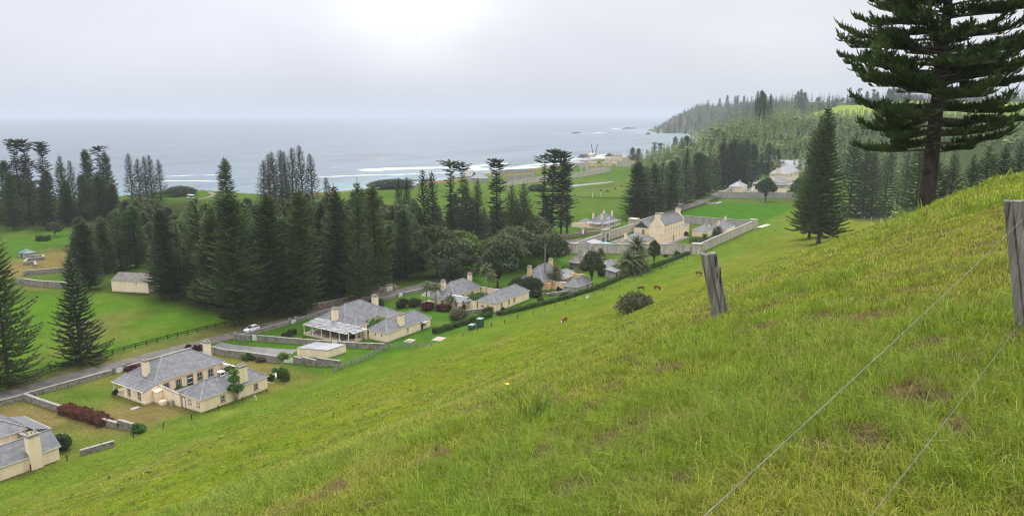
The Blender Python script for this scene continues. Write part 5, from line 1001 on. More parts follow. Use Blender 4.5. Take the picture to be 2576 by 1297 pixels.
# the wood between road and sea
prof_x = [180,215,262,312,345,362,422,457,496,530,582,628,675,757,800,860,905,940,1000,1060,1110,1163,1256,1346,1430]; prof_y = [548,540,524,504,498,494,525,508,497,492,500,492,496,500,500,480,470,470,520,520,505,525,538,510,560]
cand = []
for k in range(6000):
    t = rs.uniform(112,330); n = rs.uniform(176,330)
    x, y, _ = W(t,n); cp_, sp_ = math.cos(PITCH), math.sin(PITCH); f = y*cp_ + EYE*sp_; px = CPX + FPX*x/f; py = CPY - FPX*((0-EYE)*cp_ + y*sp_)/f
    if not (195 < px < 1440): continue
    lo = np.interp(px,[195,270,300,380,520,600,760,1000,1200,1440],[690,690,665,690,770,800,780,735,690,640]); hi = np.interp(px,[195,300,420,520,640,820,1000,1440],[640,600,600,600,570,560,570,585])
    if not (hi < py < lo): continue
    if 225 < px < 400 and py > 650: continue
    if any((t-a)**2+(n-b)**2 < 8.2**2 for a,b in cand): continue
    cand.append((t,n)); yy = np.interp(px,prof_x,prof_y)+rs.uniform(-4,70); H = top(t,n,yy)
    if H < 12: H = rs.uniform(12,17)
    H = min(H, 35)
    pine(t,n,H,(M_KEYS+['light1','young0','young2','mature1','mature3','slope'])[rs.randint(10)],'dark conical pine massed with others in the wood between road and sea','pines massed in the wood between road and sea',z=0,wide=1.2)
# distant skyline pines on headland and ridge
for i in range(70):
    if i < 34: px = rs.uniform(1665,1900) if i > 3 else (1683,1698,1712,1655)[i]; D_ = rs.uniform(2480,2650); py = np.interp(px,[1640,1665,1690,1740,1800,1900],[312,300,288,268,258,250])
    else: px = rs.uniform(1890,2330); D_ = rs.uniform(1560,1750); py = 250
    dd = pray(px,py); kk = math.hypot(dd[0],dd[1]); t, n = TN(dd[0]/kk*D_, dd[1]/kk*D_); z = Hh(t,n)
    pine(t,n,rs.uniform(24,40),('old0','old1','mature3','flat1','slim1','mature0')[rs.randint(6)],'distant hazy pine on the headland skyline' if i < 34 else 'distant hazy pine on the ridge above the bright meadow','hazy pines on the headland skyline' if i < 34 else 'hazy pines on the ridge above the meadow',wide=1.25,z=z)
for px,py,ay in [(1903,270,228),(1912,272,226),(1922,275,232),(1935,275,235)]:
    dd = pray(px,py); kk = math.hypot(dd[0],dd[1]); t, n = TN(dd[0]/kk*930, dd[1]/kk*930); z = Hh(t,n); pine(t,n,top(t,n,ay)-z,('mature0','mature3','mature1','slim1')[int(px)%4],'tall pine standing out at the top of the wooded hill','tall pines at the top of the wooded hill',z=z,wide=1.1)
# forest covering hill and headland: one mass of simple pines
def mass(name, pts, hs, m, label, seed):
    r = np.random.RandomState(seed); A = Acc(); t0, n0 = pts[0]
    P = []; Q = []; S = []; Wd = []
    for (t,n),H in zip(pts,hs):
        z = Hh(t,n); Rm = H*r.uniform(.14,.20); K = 11; pw = r.uniform(.7,1.1); broad = r.rand() < .12
        for k in range(K):
            u = k/K; L = Rm*((1-u)**pw+.05) if not broad else Rm*1.7*math.sqrt(max(.05,1-(2*u-1)**2)); zz = z + H*(.08+.92*u)*(1 if not broad else .62)
            for j in range(7):
                a = r.uniform(0,6.28); l = L*r.uniform(.75,1.2); P.append((t-t0,n-n0,zz+.3)); Q.append((t-t0+l*math.cos(a),n-n0+l*math.sin(a),zz+l*r.uniform(-.25,.25))); Wd.append(max(.55,l*.5))
        P.append((t-t0,n-n0,z+H*.8)); Q.append((t-t0,n-n0,z+H)); Wd.append(.7)
    P = np.array(P); Q = np.array(Q); Mi = (P+Q)/2; Mi[:,2] += .5
    v, q = ribbons(P, Mi, Q, np.array(Wd), r.uniform(-.6,.6,len(P)), .35); o = empty(name,t0,n0,0); o.name = name+'_base'
    b = link(name, npmesh(name, v, [q], m)); b.location = W(t0,n0,0); b.rotation_euler = (0,0,ANG); bpy.data.objects.remove(o)
    tag(b, label, 'forest', None, 'stuff'); return b
M_FOR = mat('hill_forest', (.095,.150,.040), (.235,.305,.085), .035, .85, coords='Position', trans=.15, c3=(.10,.135,.05), s3=.25)
M_FOR2 = mat('headland_forest', (.024,.038,.022), (.048,.062,.034), .03, .9, coords='Position', c3=(.09,.085,.05), s3=.012)
pts = []
while len(pts) < 2300:
    t = rs.uniform(640,1150); n = rs.uniform(-80,330); h_ = Hh(t,n)
    if h_ < 3.5 or (t > 985 and n < 245) : continue
    if n < 30 and t < 760: continue
    pts.append((t,n))
mass('forest', pts, [rs.uniform(9,20) for _ in pts], M_FOR, 'pale green plantation of pines covering the hill on the right', 2)
pts = []
while len(pts) < 1500:
    t = rs.uniform(1700,2800); n = rs.uniform(500,1180); d_ = coast(t)-n; h_ = Hh(t,n)
    if d_ < 8 or d_ > 420 or h_ < 4: continue
    if d_ > 200 and 2250 < t < 2560 and rs.rand() < .75: continue
    pts.append((t,n))
mass('headland_woods', pts, [rs.uniform(8,17) for _ in pts], M_FOR2, 'hazy dark scrub and woods covering the distant headland', 3)
pts = []
while len(pts) < 700:
    t = rs.uniform(1540,1900); n = rs.uniform(-250,520); pts.append((t,n))
mass('ridge_woods', pts, [rs.uniform(12,26) for _ in pts], M_FOR2, 'hazy dark woods along the ridge above the bright meadow', 4)
pts = []
while len(pts) < 170:
    t = rs.uniform(400,640); n = rs.uniform(-140,75)
    if Hh(t,n) > 30 or n > 40+ (t-400)*.12: continue
    pts.append((t,n))
mass('valley_woods', pts, [rs.uniform(9,17) for _ in pts], M_FOR, 'mixed woods in the valley behind the lone slope pine', 6)

# ------------------------------------------------------------------ the big pine at the right
def big_pine():
    rs = np.random.RandomState(77); t, n, z = hit(2330,507); d0 = math.hypot(t,n)
    if d0 > 85 or d0 < 45:
        dd = pray(2330,507); kk = math.hypot(dd[0],dd[1]); t, n = TN(dd[0]/kk*66, dd[1]/kk*66); z = Hh(t,n)
    o = empty('big_pine', t, n, z-.4, None, 'towering dark pine with layered boughs on the hill crest, at the right edge', 'pine tree'); H = 31.0; r0 = .62
    b = MB(); b.tube([(0,0,-.6),(0,0,.3),(0,0,1.5),(.05,0,5),(.1,0,12),(.1,0,20),(.1,0,H-.3)],[r0*1.25,r0*1.08,r0,r0*.84,r0*.62,r0*.36,.05],14)
    k = 0
    for i in range(5):
        a = i*1.3; b.tube([(.4*math.cos(a),.4*math.sin(a),.25),(1.0*math.cos(a),1.0*math.sin(a),-.5)],[.2,.06],5)
    acc = Acc(); zz = 5.2; ph = .4
    limbs = MB()
    while zz < H-.5:
        u = (zz-5.2)/(H-5.2); L0 = 6.9*min(1,(1-u)*1.35)**.8*(.62+.38*min(1,u*5+.45)); nb = 6 if u < .8 else 5
        for j in range(nb):
            if rs.rand() < .14: continue
            L = max(.5, L0*rs.uniform(.72,1.14)); az = ph + 6.283*j/nb + rs.uniform(-.3,.3); a = lerp(.06,.5,u**1.4)+rs.uniform(-.13,.13); bsw = rs.uniform(.02,.22)
            rd = np.array([math.cos(az),math.sin(az),0.]); tg = np.array([-rd[1],rd[0],0.]); z0_ = zz+rs.uniform(-.4,.4); cr = lambda s: rd*(L*s)+tg*(L*.07*math.sin(s*4+az)) + np.array([0,0,z0_+L*(a*s-.10*s*math.sin(s*3.1)+bsw*s*s)])
            r1 = .035+.013*L; limbs.tube([cr(s) for s in (0,.18,.4,.65,.9)],[r1,r1*.8,r1*.6,r1*.38,r1*.15],6)
            # side boughs, then foliage cords on the boughs
            segs = [(cr(s), cr(min(s+.09,1.03))) for s in np.linspace(.34,.98,9)]
            for s in np.linspace(.30,.93,max(4,int(L*1.7))):
                for sg in (-1,1):
                    q0 = cr(s); bl = (1.02-s)*L*.42*rs.uniform(.7,1.2)+.35; dr = rd*rs.uniform(.55,.95)+tg*sg*rs.uniform(.5,.95); dr /= np.linalg.norm(dr); q1 = q0 + dr*bl + np.array([0,0,bl*rs.uniform(.02,.22)])
                    limbs.tube([q0,(q0+q1)/2,q1],[.022,.014,.006],4,cap=False); m_ = max(2,int(bl/.34))
                    segs += [(lerp(q0,q1,e),lerp(q0,q1,e+1/m_)) for e in np.arange(m_)/m_]
            P = np.array([s[0] for s in segs]); Q = np.array([s[1] for s in segs])
            for rep in range(5):
                f = rs.rand(len(P)); base = P + (Q-P)*f[:,None]; fw = (Q-P); fw /= np.linalg.norm(fw,axis=1,keepdims=True)+1e-9
                sd = np.cross(fw, np.array([0,0,1.])); d = fw*rs.uniform(.25,.8,len(P))[:,None] + sd*rs.uniform(-.9,.9,len(P))[:,None]; d[:,2] += rs.uniform(.15,.75,len(P)); d /= np.linalg.norm(d,axis=1,keepdims=True)
                l = rs.uniform(.26,.62,len(P)); p1 = base + d*(l*.5)[:,None]; p2 = base + d*l[:,None]; p2[:,2] += l*.16
                ro = rs.uniform(0,3.14,len(P)); w = np.full(len(P), .085)
                acc.add(*ribbons(base,p1,p2,w,ro,.6)); acc.add(*ribbons(base,p1,p2,w,ro+1.57,.6))
        zz += lerp(.95,.52,u)*rs.uniform(.65,1.35); ph += rs.uniform(.4,1.1)
    b.build('trunk', mat('big_bark',(.030,.023,.019),(.065,.050,.042),1.6,.95,bump=.9,bscale=5,stretch=(1,1,.5),c3=(.085,.075,.062),s3=2.2), o, smooth=True); limbs.build('limb', mat('limb_bark',(.09,.075,.062),(.15,.13,.11),3,.95), o, smooth=True)
    link('foliage', acc.mesh('foliage', mat('big_foliage',(.030,.060,.018),(.070,.120,.030),.55,.6,trans=.2,c3=(.11,.16,.035),s3=1.1,spec=.3)), o)
big_pine()

# ------------------------------------------------------------------ broad-leaved trees, palms, shrubs, hedges
def tpx(bx,by,ay,key,label,sx=1.0,**k):
    t,n,z = hit(bx,by); return tree(t,n,max(2,top(t,n,ay)-z)*1.0,key,label,sx=sx,z=z,**k)
tree(196.8,133.5,15.8,'dark','big dark round-crowned tree behind the palm cottage courtyard',sx=1.12)
tree(199.5,155,14.5,'olive','wide olive-green tree, left of the dark round-crowned one',sx=1.4); tree(192,150,10,'olive2','lower olive tree tucked under the wide one near the road',sx=1.1); tree(214,162,14.5,'bright','fresh green tree between the wide olive tree and the pines',sx=1.25)
tree(219,146,14.5,'olive2','olive tree right behind the dark round-crowned tree',sx=1.25); tree(233,150,15,'olive','tall olive tree left of the gaol wall corner',sx=1.3); tree(236,138,13.5,'olive2','leafy tree nearest the round wall tower, right of the thin palm',sx=1.4); tree(226,158,13,'dark','dark tree behind the olives left of the gaol'); tree(250,146,9,'olive','tree spilling over the car park edge beside the round tower')
tree(216,108.6,12.2,'tall','slender-trunked leafy tree rising at the clipped hedge'); tree(198.5,121.5,4.6,'dome','low flat-topped tree with forked stems beside the thin palm',sx=1.1); tree(195.5,124.5,4.4,'dome','low spreading tree left of the flat-topped one',sx=1.0)
tree(171.0,367.5,7.6,'round','small round tree alone on the far-left lawn',sx=.95)
for px,by,ay,k,sx,lab in [(1000,640,508,'olive',1.15,'grey-green tree behind the roadside pines, left of the spiky pair'),(960,640,530,'olive2',1.0,'grey-green tree among pines left of the spiky pair'),(700,600,505,'olive',1.3,'wide olive tree rising among the pines below the shore group'),(360,585,494,'olive2',1.5,'broad olive tree before the five thin pines'),(1100,690,560,'olive2',1.0,'olive tree above the maroon bush and the palms'),(1340,640,540,'olive',1.1,'olive tree below the four gappy pines'),(1290,655,565,'olive2',1.0,'olive tree in the wood above the dark round-crowned one')]: tpx(px,by,ay,k,lab,sx)
tree(500.5,125.2,17,'dark','round dark tree in front of the far compound wall',sx=1.02,name='fig_tree'); tree(508,104,17.5,'dark','round dark tree right of the first one before the compound wall',sx=1.15,name='fig_tree'); tree(512,96,15,'olive','dark tree half hidden by the lone slope pine')
tree(259.7,104.6,10.6,'dark','dark upright tree right of the date palms',sx=.62)
for px,py,ay,sx,lab in [(455,492,470,2.2,'wind-shaped dark bush on the point by the minibus'),(968,474,454,2.6,'dark wind-clipped tree clump on the shore, left part'),(1000,473,452,2.4,'dark wind-clipped tree clump on the shore, right part'),(1350,480,465,2.0,'dark low bush at the edge of the marsh')]: tpx(px,py,ay,'dome',lab,sx)
# palms
palm(206.6,121.2,17.0,FR_FAN,1.0,.24,'tall thin fan palm rising above the ochre cottage',mat('grey_palm_bark',(.13,.125,.115),(.20,.19,.175),3,.9)); palm(208.2,118.0,5.4,FR_DATE,.78,.33,'feathery date palm before the ochre cottage wall',mat('date_bark',(.075,.06,.045),(.13,.105,.08),4,.95,bump=.8))
palm(240.5,106.6,5.0,FR_DATE,1.3,.42,'big date palm, left front one of three by the hedge',MATS['date_bark']); palm(246.6,105.6,4.4,FR_DATE,1.2,.42,'big date palm, right one of three by the hedge',MATS['date_bark']); palm(252.5,108.5,8.6,FR_DATE,1.25,.42,'tallest date palm, behind the other two by the hedge',MATS['date_bark'])
for t,n,h,s,lab,ln in [(165.6,138.2,6.6,1.0,'palm leaning beside the verandah of the palm cottage',.6),(167.0,135.4,6.2,1.0,'straight palm right of the leaning one at the verandah',.0),(166.8,130.2,3.4,1.0,'short palm before the side window of the palm cottage',.1),(183.4,128.6,9.8,1.0,'tall slim palm growing in the vine courtyard',.1),(186.8,129.2,6.4,1.05,'shorter palm in the corner of the vine courtyard',.2)]: palm(t,n,h,FR_ROYAL,s,.16,lab,lean=ln)
for (px,py,h,s,lab) in [(1860,640,1.2,.7,'palm clump inside the wall, lower one'),(1930,600,1.5,.75,'palm clump inside the wall, upper one beside the two-chimney cottage')]: 
    t,n = flat(*crop(2550,820,500/2576)({1860:1450,1930:1720}[px],{1860:760,1930:620}[px])); palm(t,n+1.5,h+.6,FR_DATE,s,.3,lab,MATS['date_bark'])
palm(224.5,118.5,2.6,FR_ROYAL,1.0,.2,'bright leafy banana-like palm beside the ochre cottage',lean=.1)
palm(262,128,2.6,FR_DATE,.6,.3,'small palm in front of the round wall tower',MATS['date_bark'])
# hedges
hedge([(144.7,118.2),(155,116.9),(166.6,115.6)],1.5,1.35,'thick clipped hedge, nearest one, below the palm cottage')
_h2 = [(168.4,114.1),(181,110.5),(195,106.9),(212.5,104.6),(226,105.0),(239.3,105.6),(252,103.6),(262.7,102.9),(275,102.3),(289.0,101.6)]
hedge(_h2[:4],1.5,1.1,'long clipped hedge following the foot of the slope, part nearest the palm cottage'); hedge(_h2[3:],1.3,1.2,'long clipped hedge following the foot of the slope, part reaching the gaol tower')
t,n,z = hit(1595,782); r_ = math.hypot(t,n)
dd = pray(1597,765); kk = math.hypot(dd[0],dd[1]); t,n = TN(dd[0]/kk*132, dd[1]/kk*132); shrub(t,n,4.6,3.2,3.5,M_LEAF_BROWN,'dense brown-green bush alone on the hillside',size=.26,dens=1.6); shrub(t+.4,n-.6,3.9,2.4,2.7,M_LEAF_DARK,'dark green bush pressed against the brown-green hillside bush',size=.26,dens=1.4)
_z2 = crop(0,1540,500/1707); 
hedge([(65.6,145.2),(66.1,140),(66.8,133.2)],2.3,1.5,'long rust-red hedge against the garden wall',M_LEAF_RED,name='red_hedge',dens=95,size=.2); shrub(66.3,132.6,1.4,1.5,1.5,M_LEAF_RED,'rounded rust-red bush at the lower end of the red hedge',size=.17,dens=2)
shrub(57.0,128.6,1.9,1.9,2.6,M_LEAF_DARK,'round dark green bush with white blossoms at the corner of the leftmost cottage',size=.2,dens=1.8,flowers=(M_WHITE,26)); shrub(68.2,124.2,1.2,2.0,1.6,M_LEAF_BRIGHT,'spiky green bush at the broken end of the garden wall',size=.28)
for px,py,rx,h,m,lab in [(2080,370,1.5,1.5,M_LEAF_BRIGHT,'rounded green bush before the driveway wall'),(2190,365,1.3,1.3,M_LEAF,'olive bush right of the rounded green one'),(2290,390,1.5,1.2,M_LEAF_GREY,'purplish grey bush before the driveway wall'),(1190,215,1.0,1.3,M_LEAF_MAROON,'dark maroon bush, left one behind the nearest cottage roof'),(1260,235,1.1,1.3,M_LEAF,'green bush between two maroon ones behind the nearest cottage roof'),(1325,235,1.0,1.4,M_LEAF_MAROON,'dark maroon bush, right one behind the nearest cottage roof'),(300,520,2.3,1.1,M_LEAF_MAROON,'brownish red plants along the roadside wall'),(70,910,.7,1.1,M_LEAF_DARK,'small shrub at the verandah corner of the nearest whole cottage')]:
    t,n = flat(*crop(440,1340,680/2576)(px,py)); shrub(t,n,rx,rx*.8,h,m,lab,size=.2)
for px,py,rx,h,m,lab in [(645,905,1.7,1.7,M_LEAF_DARK,'dark bush on the verandah lawn, left part'),(700,880,1.3,1.3,M_LEAF,'dark bush on the verandah lawn, right part'),(830,930,.9,.6,M_LEAF,'low plant behind the long wall'),(965,940,1.0,.5,M_LEAF,'low plant at the verandah edge'),(1340,925,1.1,1.2,M_LEAF_DARK,'dark shrub at the verandah corner near the white door'),(1560,975,1.0,.5,M_LEAF_BRIGHT,'low yellow-green plants behind the stone wall'),(1240,945,.8,.6,M_LEAF,'small plant beside the garden table')]:
    t,n = flat(*crop(900,1000,900/2335)(px,py)); shrub(t,n,rx,rx*.8,h,m,lab,size=.2)
for t,n,rx,ry,h,m,lab in [(153.5,147.5,3.2,2.4,3.4,M_LEAF_DARK,'big glossy bush right of the rear chimney of the verandah cottage'),(160.5,143.5,2.6,2.0,2.6,M_LEAF_DARK,'glossy bush in the middle of the garden row'),(164.2,141.6,2.4,1.8,2.3,M_LEAF,'green bush next to the maroon one'),(145,150.5,3.4,2.2,2.6,M_LEAF,'bush behind the roof ridge of the verandah cottage'),(149.5,150.5,2.0,1.6,3.4,M_LEAF_DARK,'tall bush against the rear chimney of the verandah cottage'),(140,152,2.2,1.4,1.8,M_LEAF_BRIGHT,'pale leafy plants behind the left of the verandah cottage roof'),(163.2,135.6,2.6,2.2,2.2,M_LEAF_MAROON,'maroon bush, left of two before the palm cottage'),(164.6,131.0,2.8,2.4,1.9,M_LEAF_MAROON,'maroon bush, right of two before the palm cottage'),(160.0,121.4,3.0,2.8,2.8,M_LEAF_GREY,'loose grey-leaved bush on the lawn above the near hedge'),(168.6,117.9,2.3,1.7,2.0,M_LEAF,'green shrub at the corner of the palm cottage wing'),(168.0,126.2,1.0,1.0,1.7,M_LEAF_BRIGHT,'upright green shrub at the side wing of the palm cottage'),(172.8,115.6,1.2,.9,1.4,M_LEAF_DARK,'tufted shrub under the wing wall of the palm cottage'),(193.5,116.4,2.4,2.0,2.3,M_LEAF_DARK,'dark glossy shrub in the stone-edged bed'),(197.5,114.0,2.0,1.4,1.2,M_LEAF_GREY,'mixed low plants in the stone-edged bed'),(189.5,112.5,1.5,1.2,1.0,M_LEAF,'rounded shrub on the lawn right of the palm cottage'),(199.5,109.6,1.4,1.1,1.1,M_LEAF,'rounded shrub beside the long hedge, upper one'),(196.0,108.6,1.0,.9,1.2,M_LEAF_DARK,'small shrub beside the long hedge, lower one'),(203.0,113.5,1.0,1.0,1.6,M_LEAF_MAROON,'dark maroon shrub at the corner of the grey kitchen wing'),(205.8,106.3,2.4,.9,1.0,M_LEAF,'low greenery under the grey kitchen wing'),(210.5,106.0,1.6,.8,.8,M_LEAF_DARK,'low dark plants under the grey kitchen wing wall'),(233,113.5,2.0,1.6,2.6,M_LEAF,'pale shrub between the shed and the date palms'),(236.5,106.0,1.4,1.2,1.4,M_LEAF_DARK,'round dark shrub left of the date palms'),(279.5,107.4,1.2,1.2,1.1,M_LEAF,'small shrub at the foot of the gaol wall'),(285,104.8,2.2,1.4,1.5,M_LEAF_DARK,'leafy end of the long hedge by the gaol tower'),(318.5,108.5,4.6,3.2,2.6,M_LEAF_BRIGHT,'wispy yellow-green bush on the lawn in front of the barracks'),(338.5,120.2,1.6,1.2,1.5,M_LEAF_MAROON,'dark red-brown bush at the barracks wing door')]:
    shrub(t,n,rx,ry,h,m,lab,size=.24)
t,n = flat(*crop(2050,1000,500/2576)(2130,250)); shrub(251.5,116.5,1.8,1.4,2.4,M_YELLOW,'bright yellow flowering bush left of the date palms',size=.25)
# vines of the courtyards
for t,n,rx,ry,h,m,lab in [(138.8,132.6,4.2,2.3,2.9,M_LEAF_BRIGHT,'bright green vine canopy filling the courtyard of the verandah cottage'),(177.5,128.0,5.2,3.0,2.8,M_LEAF_BRIGHT,'tangled yellow-green vine in the courtyard of the palm cottage'),(93.2,132.6,1.5,3.2,3.3,M_LEAF,'climbing bush in the courtyard of the nearest whole cottage'),(83.5,134.6,2.4,1.3,1.6,M_LEAF_BRIGHT,'green shrub under the yard windows of the nearest whole cottage'),(89.5,134.4,1.5,.8,.9,M_LEAF_BRIGHT,'yellow-green plants beside the yard door of the nearest whole cottage'),(188,126,1.2,1.2,1.6,M_LEAF_GREY,'dry brown plant in the corner of the vine courtyard')]: shrub(t,n,rx,ry,h,m,lab,size=.3,dens=1.1)
# slender garden trees
def stick_tree(t, n, stems, label, m=M_LEAF_BRIGHT, seed=1):
    r = np.random.RandomState(seed); o = empty('garden_tree', t, n, Hh(t,n), None, label, 'tree'); b = MB(); A = Acc()
    for (dx,dy,h,cr) in stems:
        b.tube([(dx*.2,dy*.2,-.3),(dx*.6,dy*.6,h*.5),(dx,dy,h)],[.09,.07,.05],6); leafball(A,(dx,dy,h+cr*.2),(cr,cr,cr*.62),int(420*cr),.34,r,shell=.35,droop=.5)
    b.build('trunk', M_BARK_PALE, o, smooth=True); link('crown', A.mesh('crown', m), o)
t,n = 86.5,121.6
stick_tree(t,n,[(0,0,4.6,1.0),(-.5,.1,3.0,.8),(.7,0,2.4,.9),(.2,.2,6.0,.8),(1.2,-.1,2.6,.7)],'pawpaw-like tree with thin stems against the front wing of the nearest whole cottage',seed=3)
for px,py,h,cr,lab,sd in [(870,835,2.9,1.25,'slender young tree before the white braced gate',4),(738,975,1.9,.55,'small sapling beside the concrete path',5)]:
    t,n = flat(*crop(900,1250,700/2576)(px,py)); stick_tree(t,n,[(0,0,h,cr)],lab,seed=sd)
t,n = flat(*crop(900,1250,700/2576)(890,1000)); shrub(t,n,1.5,1.3,2.7,M_LEAF_BRIGHT,'leafy green shrub on the lawn beside the concrete path',size=.3); t,n = flat(*crop(900,1250,700/2576)(690,1000)); shrub(t,n,1.2,.9,1.3,M_LEAF,'low shrub at the right end of the nearest whole cottage',size=.28)
h0 = (161.8,360.8); hedge([(160.6,361.8),(164.0,358.0)],3.0,2.0,'square clipped hedge block beside the round tree on the far-left lawn',M_LEAF_DARK,dens=26,size=.4)
# ------------------------------------------------------------------ ground sheet: rings round the hilltop, out to the horizon
def ground():
    th = np.radians(np.concatenate([np.arange(-46,46.001,.16), np.arange(50,311,4.0)])); NA = len(th)
    rr = .4*np.exp(np.arange(1000)*math.log(41000/.4)/999); NR = len(rr)
    Rg, Tg = np.meshgrid(rr, th, indexing='ij'); X = Rg*np.sin(Tg); Y = Rg*np.cos(Tg); t = TX*X+TY*Y; n = -TY*X+TX*Y; z = height(t,n)
    V = np.stack([X,Y,z],-1).reshape(-1,3); V = np.concatenate([V,[[0,0,float(z[0].mean())]]])
    i, j = np.meshgrid(np.arange(NR-1), np.arange(NA), indexing='ij'); j2 = (j+1)%NA; Q = np.stack([i*NA+j, i*NA+j2, (i+1)*NA+j2, (i+1)*NA+j],-1).reshape(-1,4)[:,::-1]
    c = len(V)-1; Tr = np.stack([np.full(NA,c), (np.arange(NA)+1)%NA, np.arange(NA)],-1)
    t = np.append(t.ravel(),0); n = np.append(n.ravel(),0); zz = V[:,2]
    C = np.empty((len(t),3)); C[:] = (.078,.150,.026)
    def blend(m, col): C[:] = C*(1-m[:,None]) + np.array(col)[None]*m[:,None]
    def blob(ct,cn,a,b,ang=0,soft=.5):
        ca, sa = math.cos(ang), math.sin(ang); u = ((t-ct)*ca+(n-cn)*sa)/a; v = (-(t-ct)*sa+(n-cn)*ca)/b; return ss(1+soft,1-soft,np.sqrt(u*u+v*v)+(fbm(t/6,n/6,41)-.5)*.7)
    N1 = fbm(t/30,n/30,1); N2 = fbm(t/7,n/7,2); N3 = fbm(t/14,n/3.2,4)
    blend(ss(.42,.68,N1)*.6, (.105,.165,.034))
    q = n/toe(t); hill = ss(1.03,.97,q)*ss(560,420,t)
    blend(hill, (.142,.175,.022)); blend(hill*ss(.45,.70,N3)*.75, (.105,.165,.016)); blend(hill*ss(.50,.74,fbm(t/10,n/5,6))*.7, (.185,.180,.055)); blend(hill*ss(.60,.78,fbm(t/3,n/1.5,7))*.5, (.17,.135,.06)); blend(hill*ss(.62,.9,q)*.55,(.085,.165,.022))
    # gardens
    yard = ss(160,158,n)*ss(.985,1.02,q)
    dry = yard*ss(108,104,t); blend(dry,(.165,.172,.050)); blend(dry*ss(.45,.65,N2),(.20,.172,.075)); blend(dry*ss(.52,.75,N1)*.8,(.11,.165,.035)); blend(blob(70,133.5,8,7)*dry,(.21,.165,.085)); blend(blob(58,147,8,11)*dry,(.215,.165,.085)); blend(blob(72,150,5,5)*dry,(.10,.165,.03)); blend(blob(78,121,12,3)*dry*.8,(.09,.165,.025))
    lush = yard*ss(112,116,t)*ss(260,250,t); blend(lush,(.075,.165,.024)); blend(lush*ss(.5,.7,N2)*.4,(.115,.18,.04))
    # verge and field across the road
    ver = ss(162,164,n)*ss(173,171,n)*ss(150,120,t); blend(ver,(.165,.168,.065)); blend(ver*ss(.45,.7,N2)*.7,(.11,.145,.045))
    fld = ss(171,174,n)*ss(250,240,n)*ss(150,120,t); blend(fld,(.095,.195,.022)); blend(fld*blob(102,200,15,8,R(20),.6)*.75,(.175,.165,.065)); blend(fld*blob(92,184,18,5,R(0),.7)*.7,(.16,.17,.055)); blend(fld*ss(.52,.72,N1)*.5,(.12,.165,.04))
    tan = blob(126,298,22,16,R(-10),.3)+blob(150,312,18,14,0,.4); blend(np.minimum(tan,1),(.22,.178,.085)); blend(blob(117,264,5,10,0,.5),(.18,.16,.07)); blend(blob(158,350,30,22,0,.4)*ss(.3,.6,N1),(.075,.17,.028)); blend(blob(165,332,20,4,0,.5)*.8,(.2,.17,.08))
    # litter under the wood
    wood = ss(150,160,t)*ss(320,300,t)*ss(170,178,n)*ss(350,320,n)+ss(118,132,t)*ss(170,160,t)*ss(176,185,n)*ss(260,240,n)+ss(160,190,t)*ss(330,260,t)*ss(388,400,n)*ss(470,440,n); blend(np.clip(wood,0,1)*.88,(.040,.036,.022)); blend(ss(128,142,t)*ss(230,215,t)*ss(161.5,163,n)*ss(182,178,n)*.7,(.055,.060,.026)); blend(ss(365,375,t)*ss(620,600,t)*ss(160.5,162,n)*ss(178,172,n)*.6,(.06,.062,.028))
    # common and inner gaol yard
    com = ss(330,350,t)*ss(178,190,n)*ss(640,610,t); blend(com*ss(.46,.7,fbm(t/22,n/9,12))*.6,(.125,.18,.050)); blend(ss(268,275,t)*ss(374,368,t)*ss(100,104,n)*ss(146,143,n)*ss(.45,.65,N2)*.6,(.15,.15,.06)); blend(blob(540,262,26,7,R(-8),.25),(.075,.070,.034)); blend(ss(455,470,t)*ss(640,560,t)*ss(215,235,n)*ss(420,360,n)*.45,(.135,.19,.058))
    par = ss(376,380,t)*ss(505,495,t)*ss(100,104,n)*ss(152,150,n); blend(par,(.062,.165,.018)); blend(par*ss(484,494,t)*.9,(.15,.165,.055))
    # shore
    d = coast(t)-n; low = ss(1250,1180,t); blend(ss(34,20,d)*low*ss(330,360,t)*.9,(.27,.185,.12)); blend(ss(16,9,d)*low,(.20,.15,.115)); blend(ss(3,-3,d),(.10,.09,.08)); blend(blob(620,395,40,18,R(-10),.4)*.6,(.25,.19,.12)); blend(blob(660,440,160,12,0,.3)*.0,(0,0,0)); blend(blob(480,400,18,10,0,.4),(.21,.13,.08)); blend(blob(800,372,45,5,R(-25),.4)*.8,(.23,.19,.15)); blend(blob(910,395,60,22,0,.4)*.8,(.27,.19,.11))
    # far hills
    hf = ss(660,720,t)*ss(3,9,zz)*ss(1300,1250,t); blend(hf*.9,(.055,.075,.03)); mead = ss(980,1010,t)*ss(1500,1420,t)*ss(260,235,n)*ss(-260,-200,n); blend(mead,(.27,.35,.075)); blend(mead*ss(.5,.7,N1)*.5,(.20,.29,.06)); clf = ss(1250,1500,t)*ss(10,26,zz); blend(clf*ss(.0,.5,fbm(t/40,n/40,14))*.9,(.060,.072,.038)); blend(ss(1500,1600,t)*ss(3,7,zz)*ss(130,60,d)*ss(.56,.7,fbm(t/50,n/50,15))*.8,(.26,.15,.10)); blend(ss(1500,1600,t)*ss(9,3,zz)*ss(-2,2,zz),(.16,.125,.11)); blend(ss(2240,2300,t)*ss(2600,2540,t)*ss(200,260,d)*ss(700,600,d),(.11,.16,.055))
    C *= ((1+ (fbm(t/3,n/3,21)-.5)*.35)*(.66+.10*hill)*(1-.44*hill*ss(30,9,np.hypot(t,n))))[:,None]; C[:,1] *= 1.0; C[:,2] *= .72
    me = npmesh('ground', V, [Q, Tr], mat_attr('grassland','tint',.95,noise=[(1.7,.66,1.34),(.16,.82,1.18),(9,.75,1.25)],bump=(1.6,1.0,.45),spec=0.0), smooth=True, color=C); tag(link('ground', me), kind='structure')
ground()
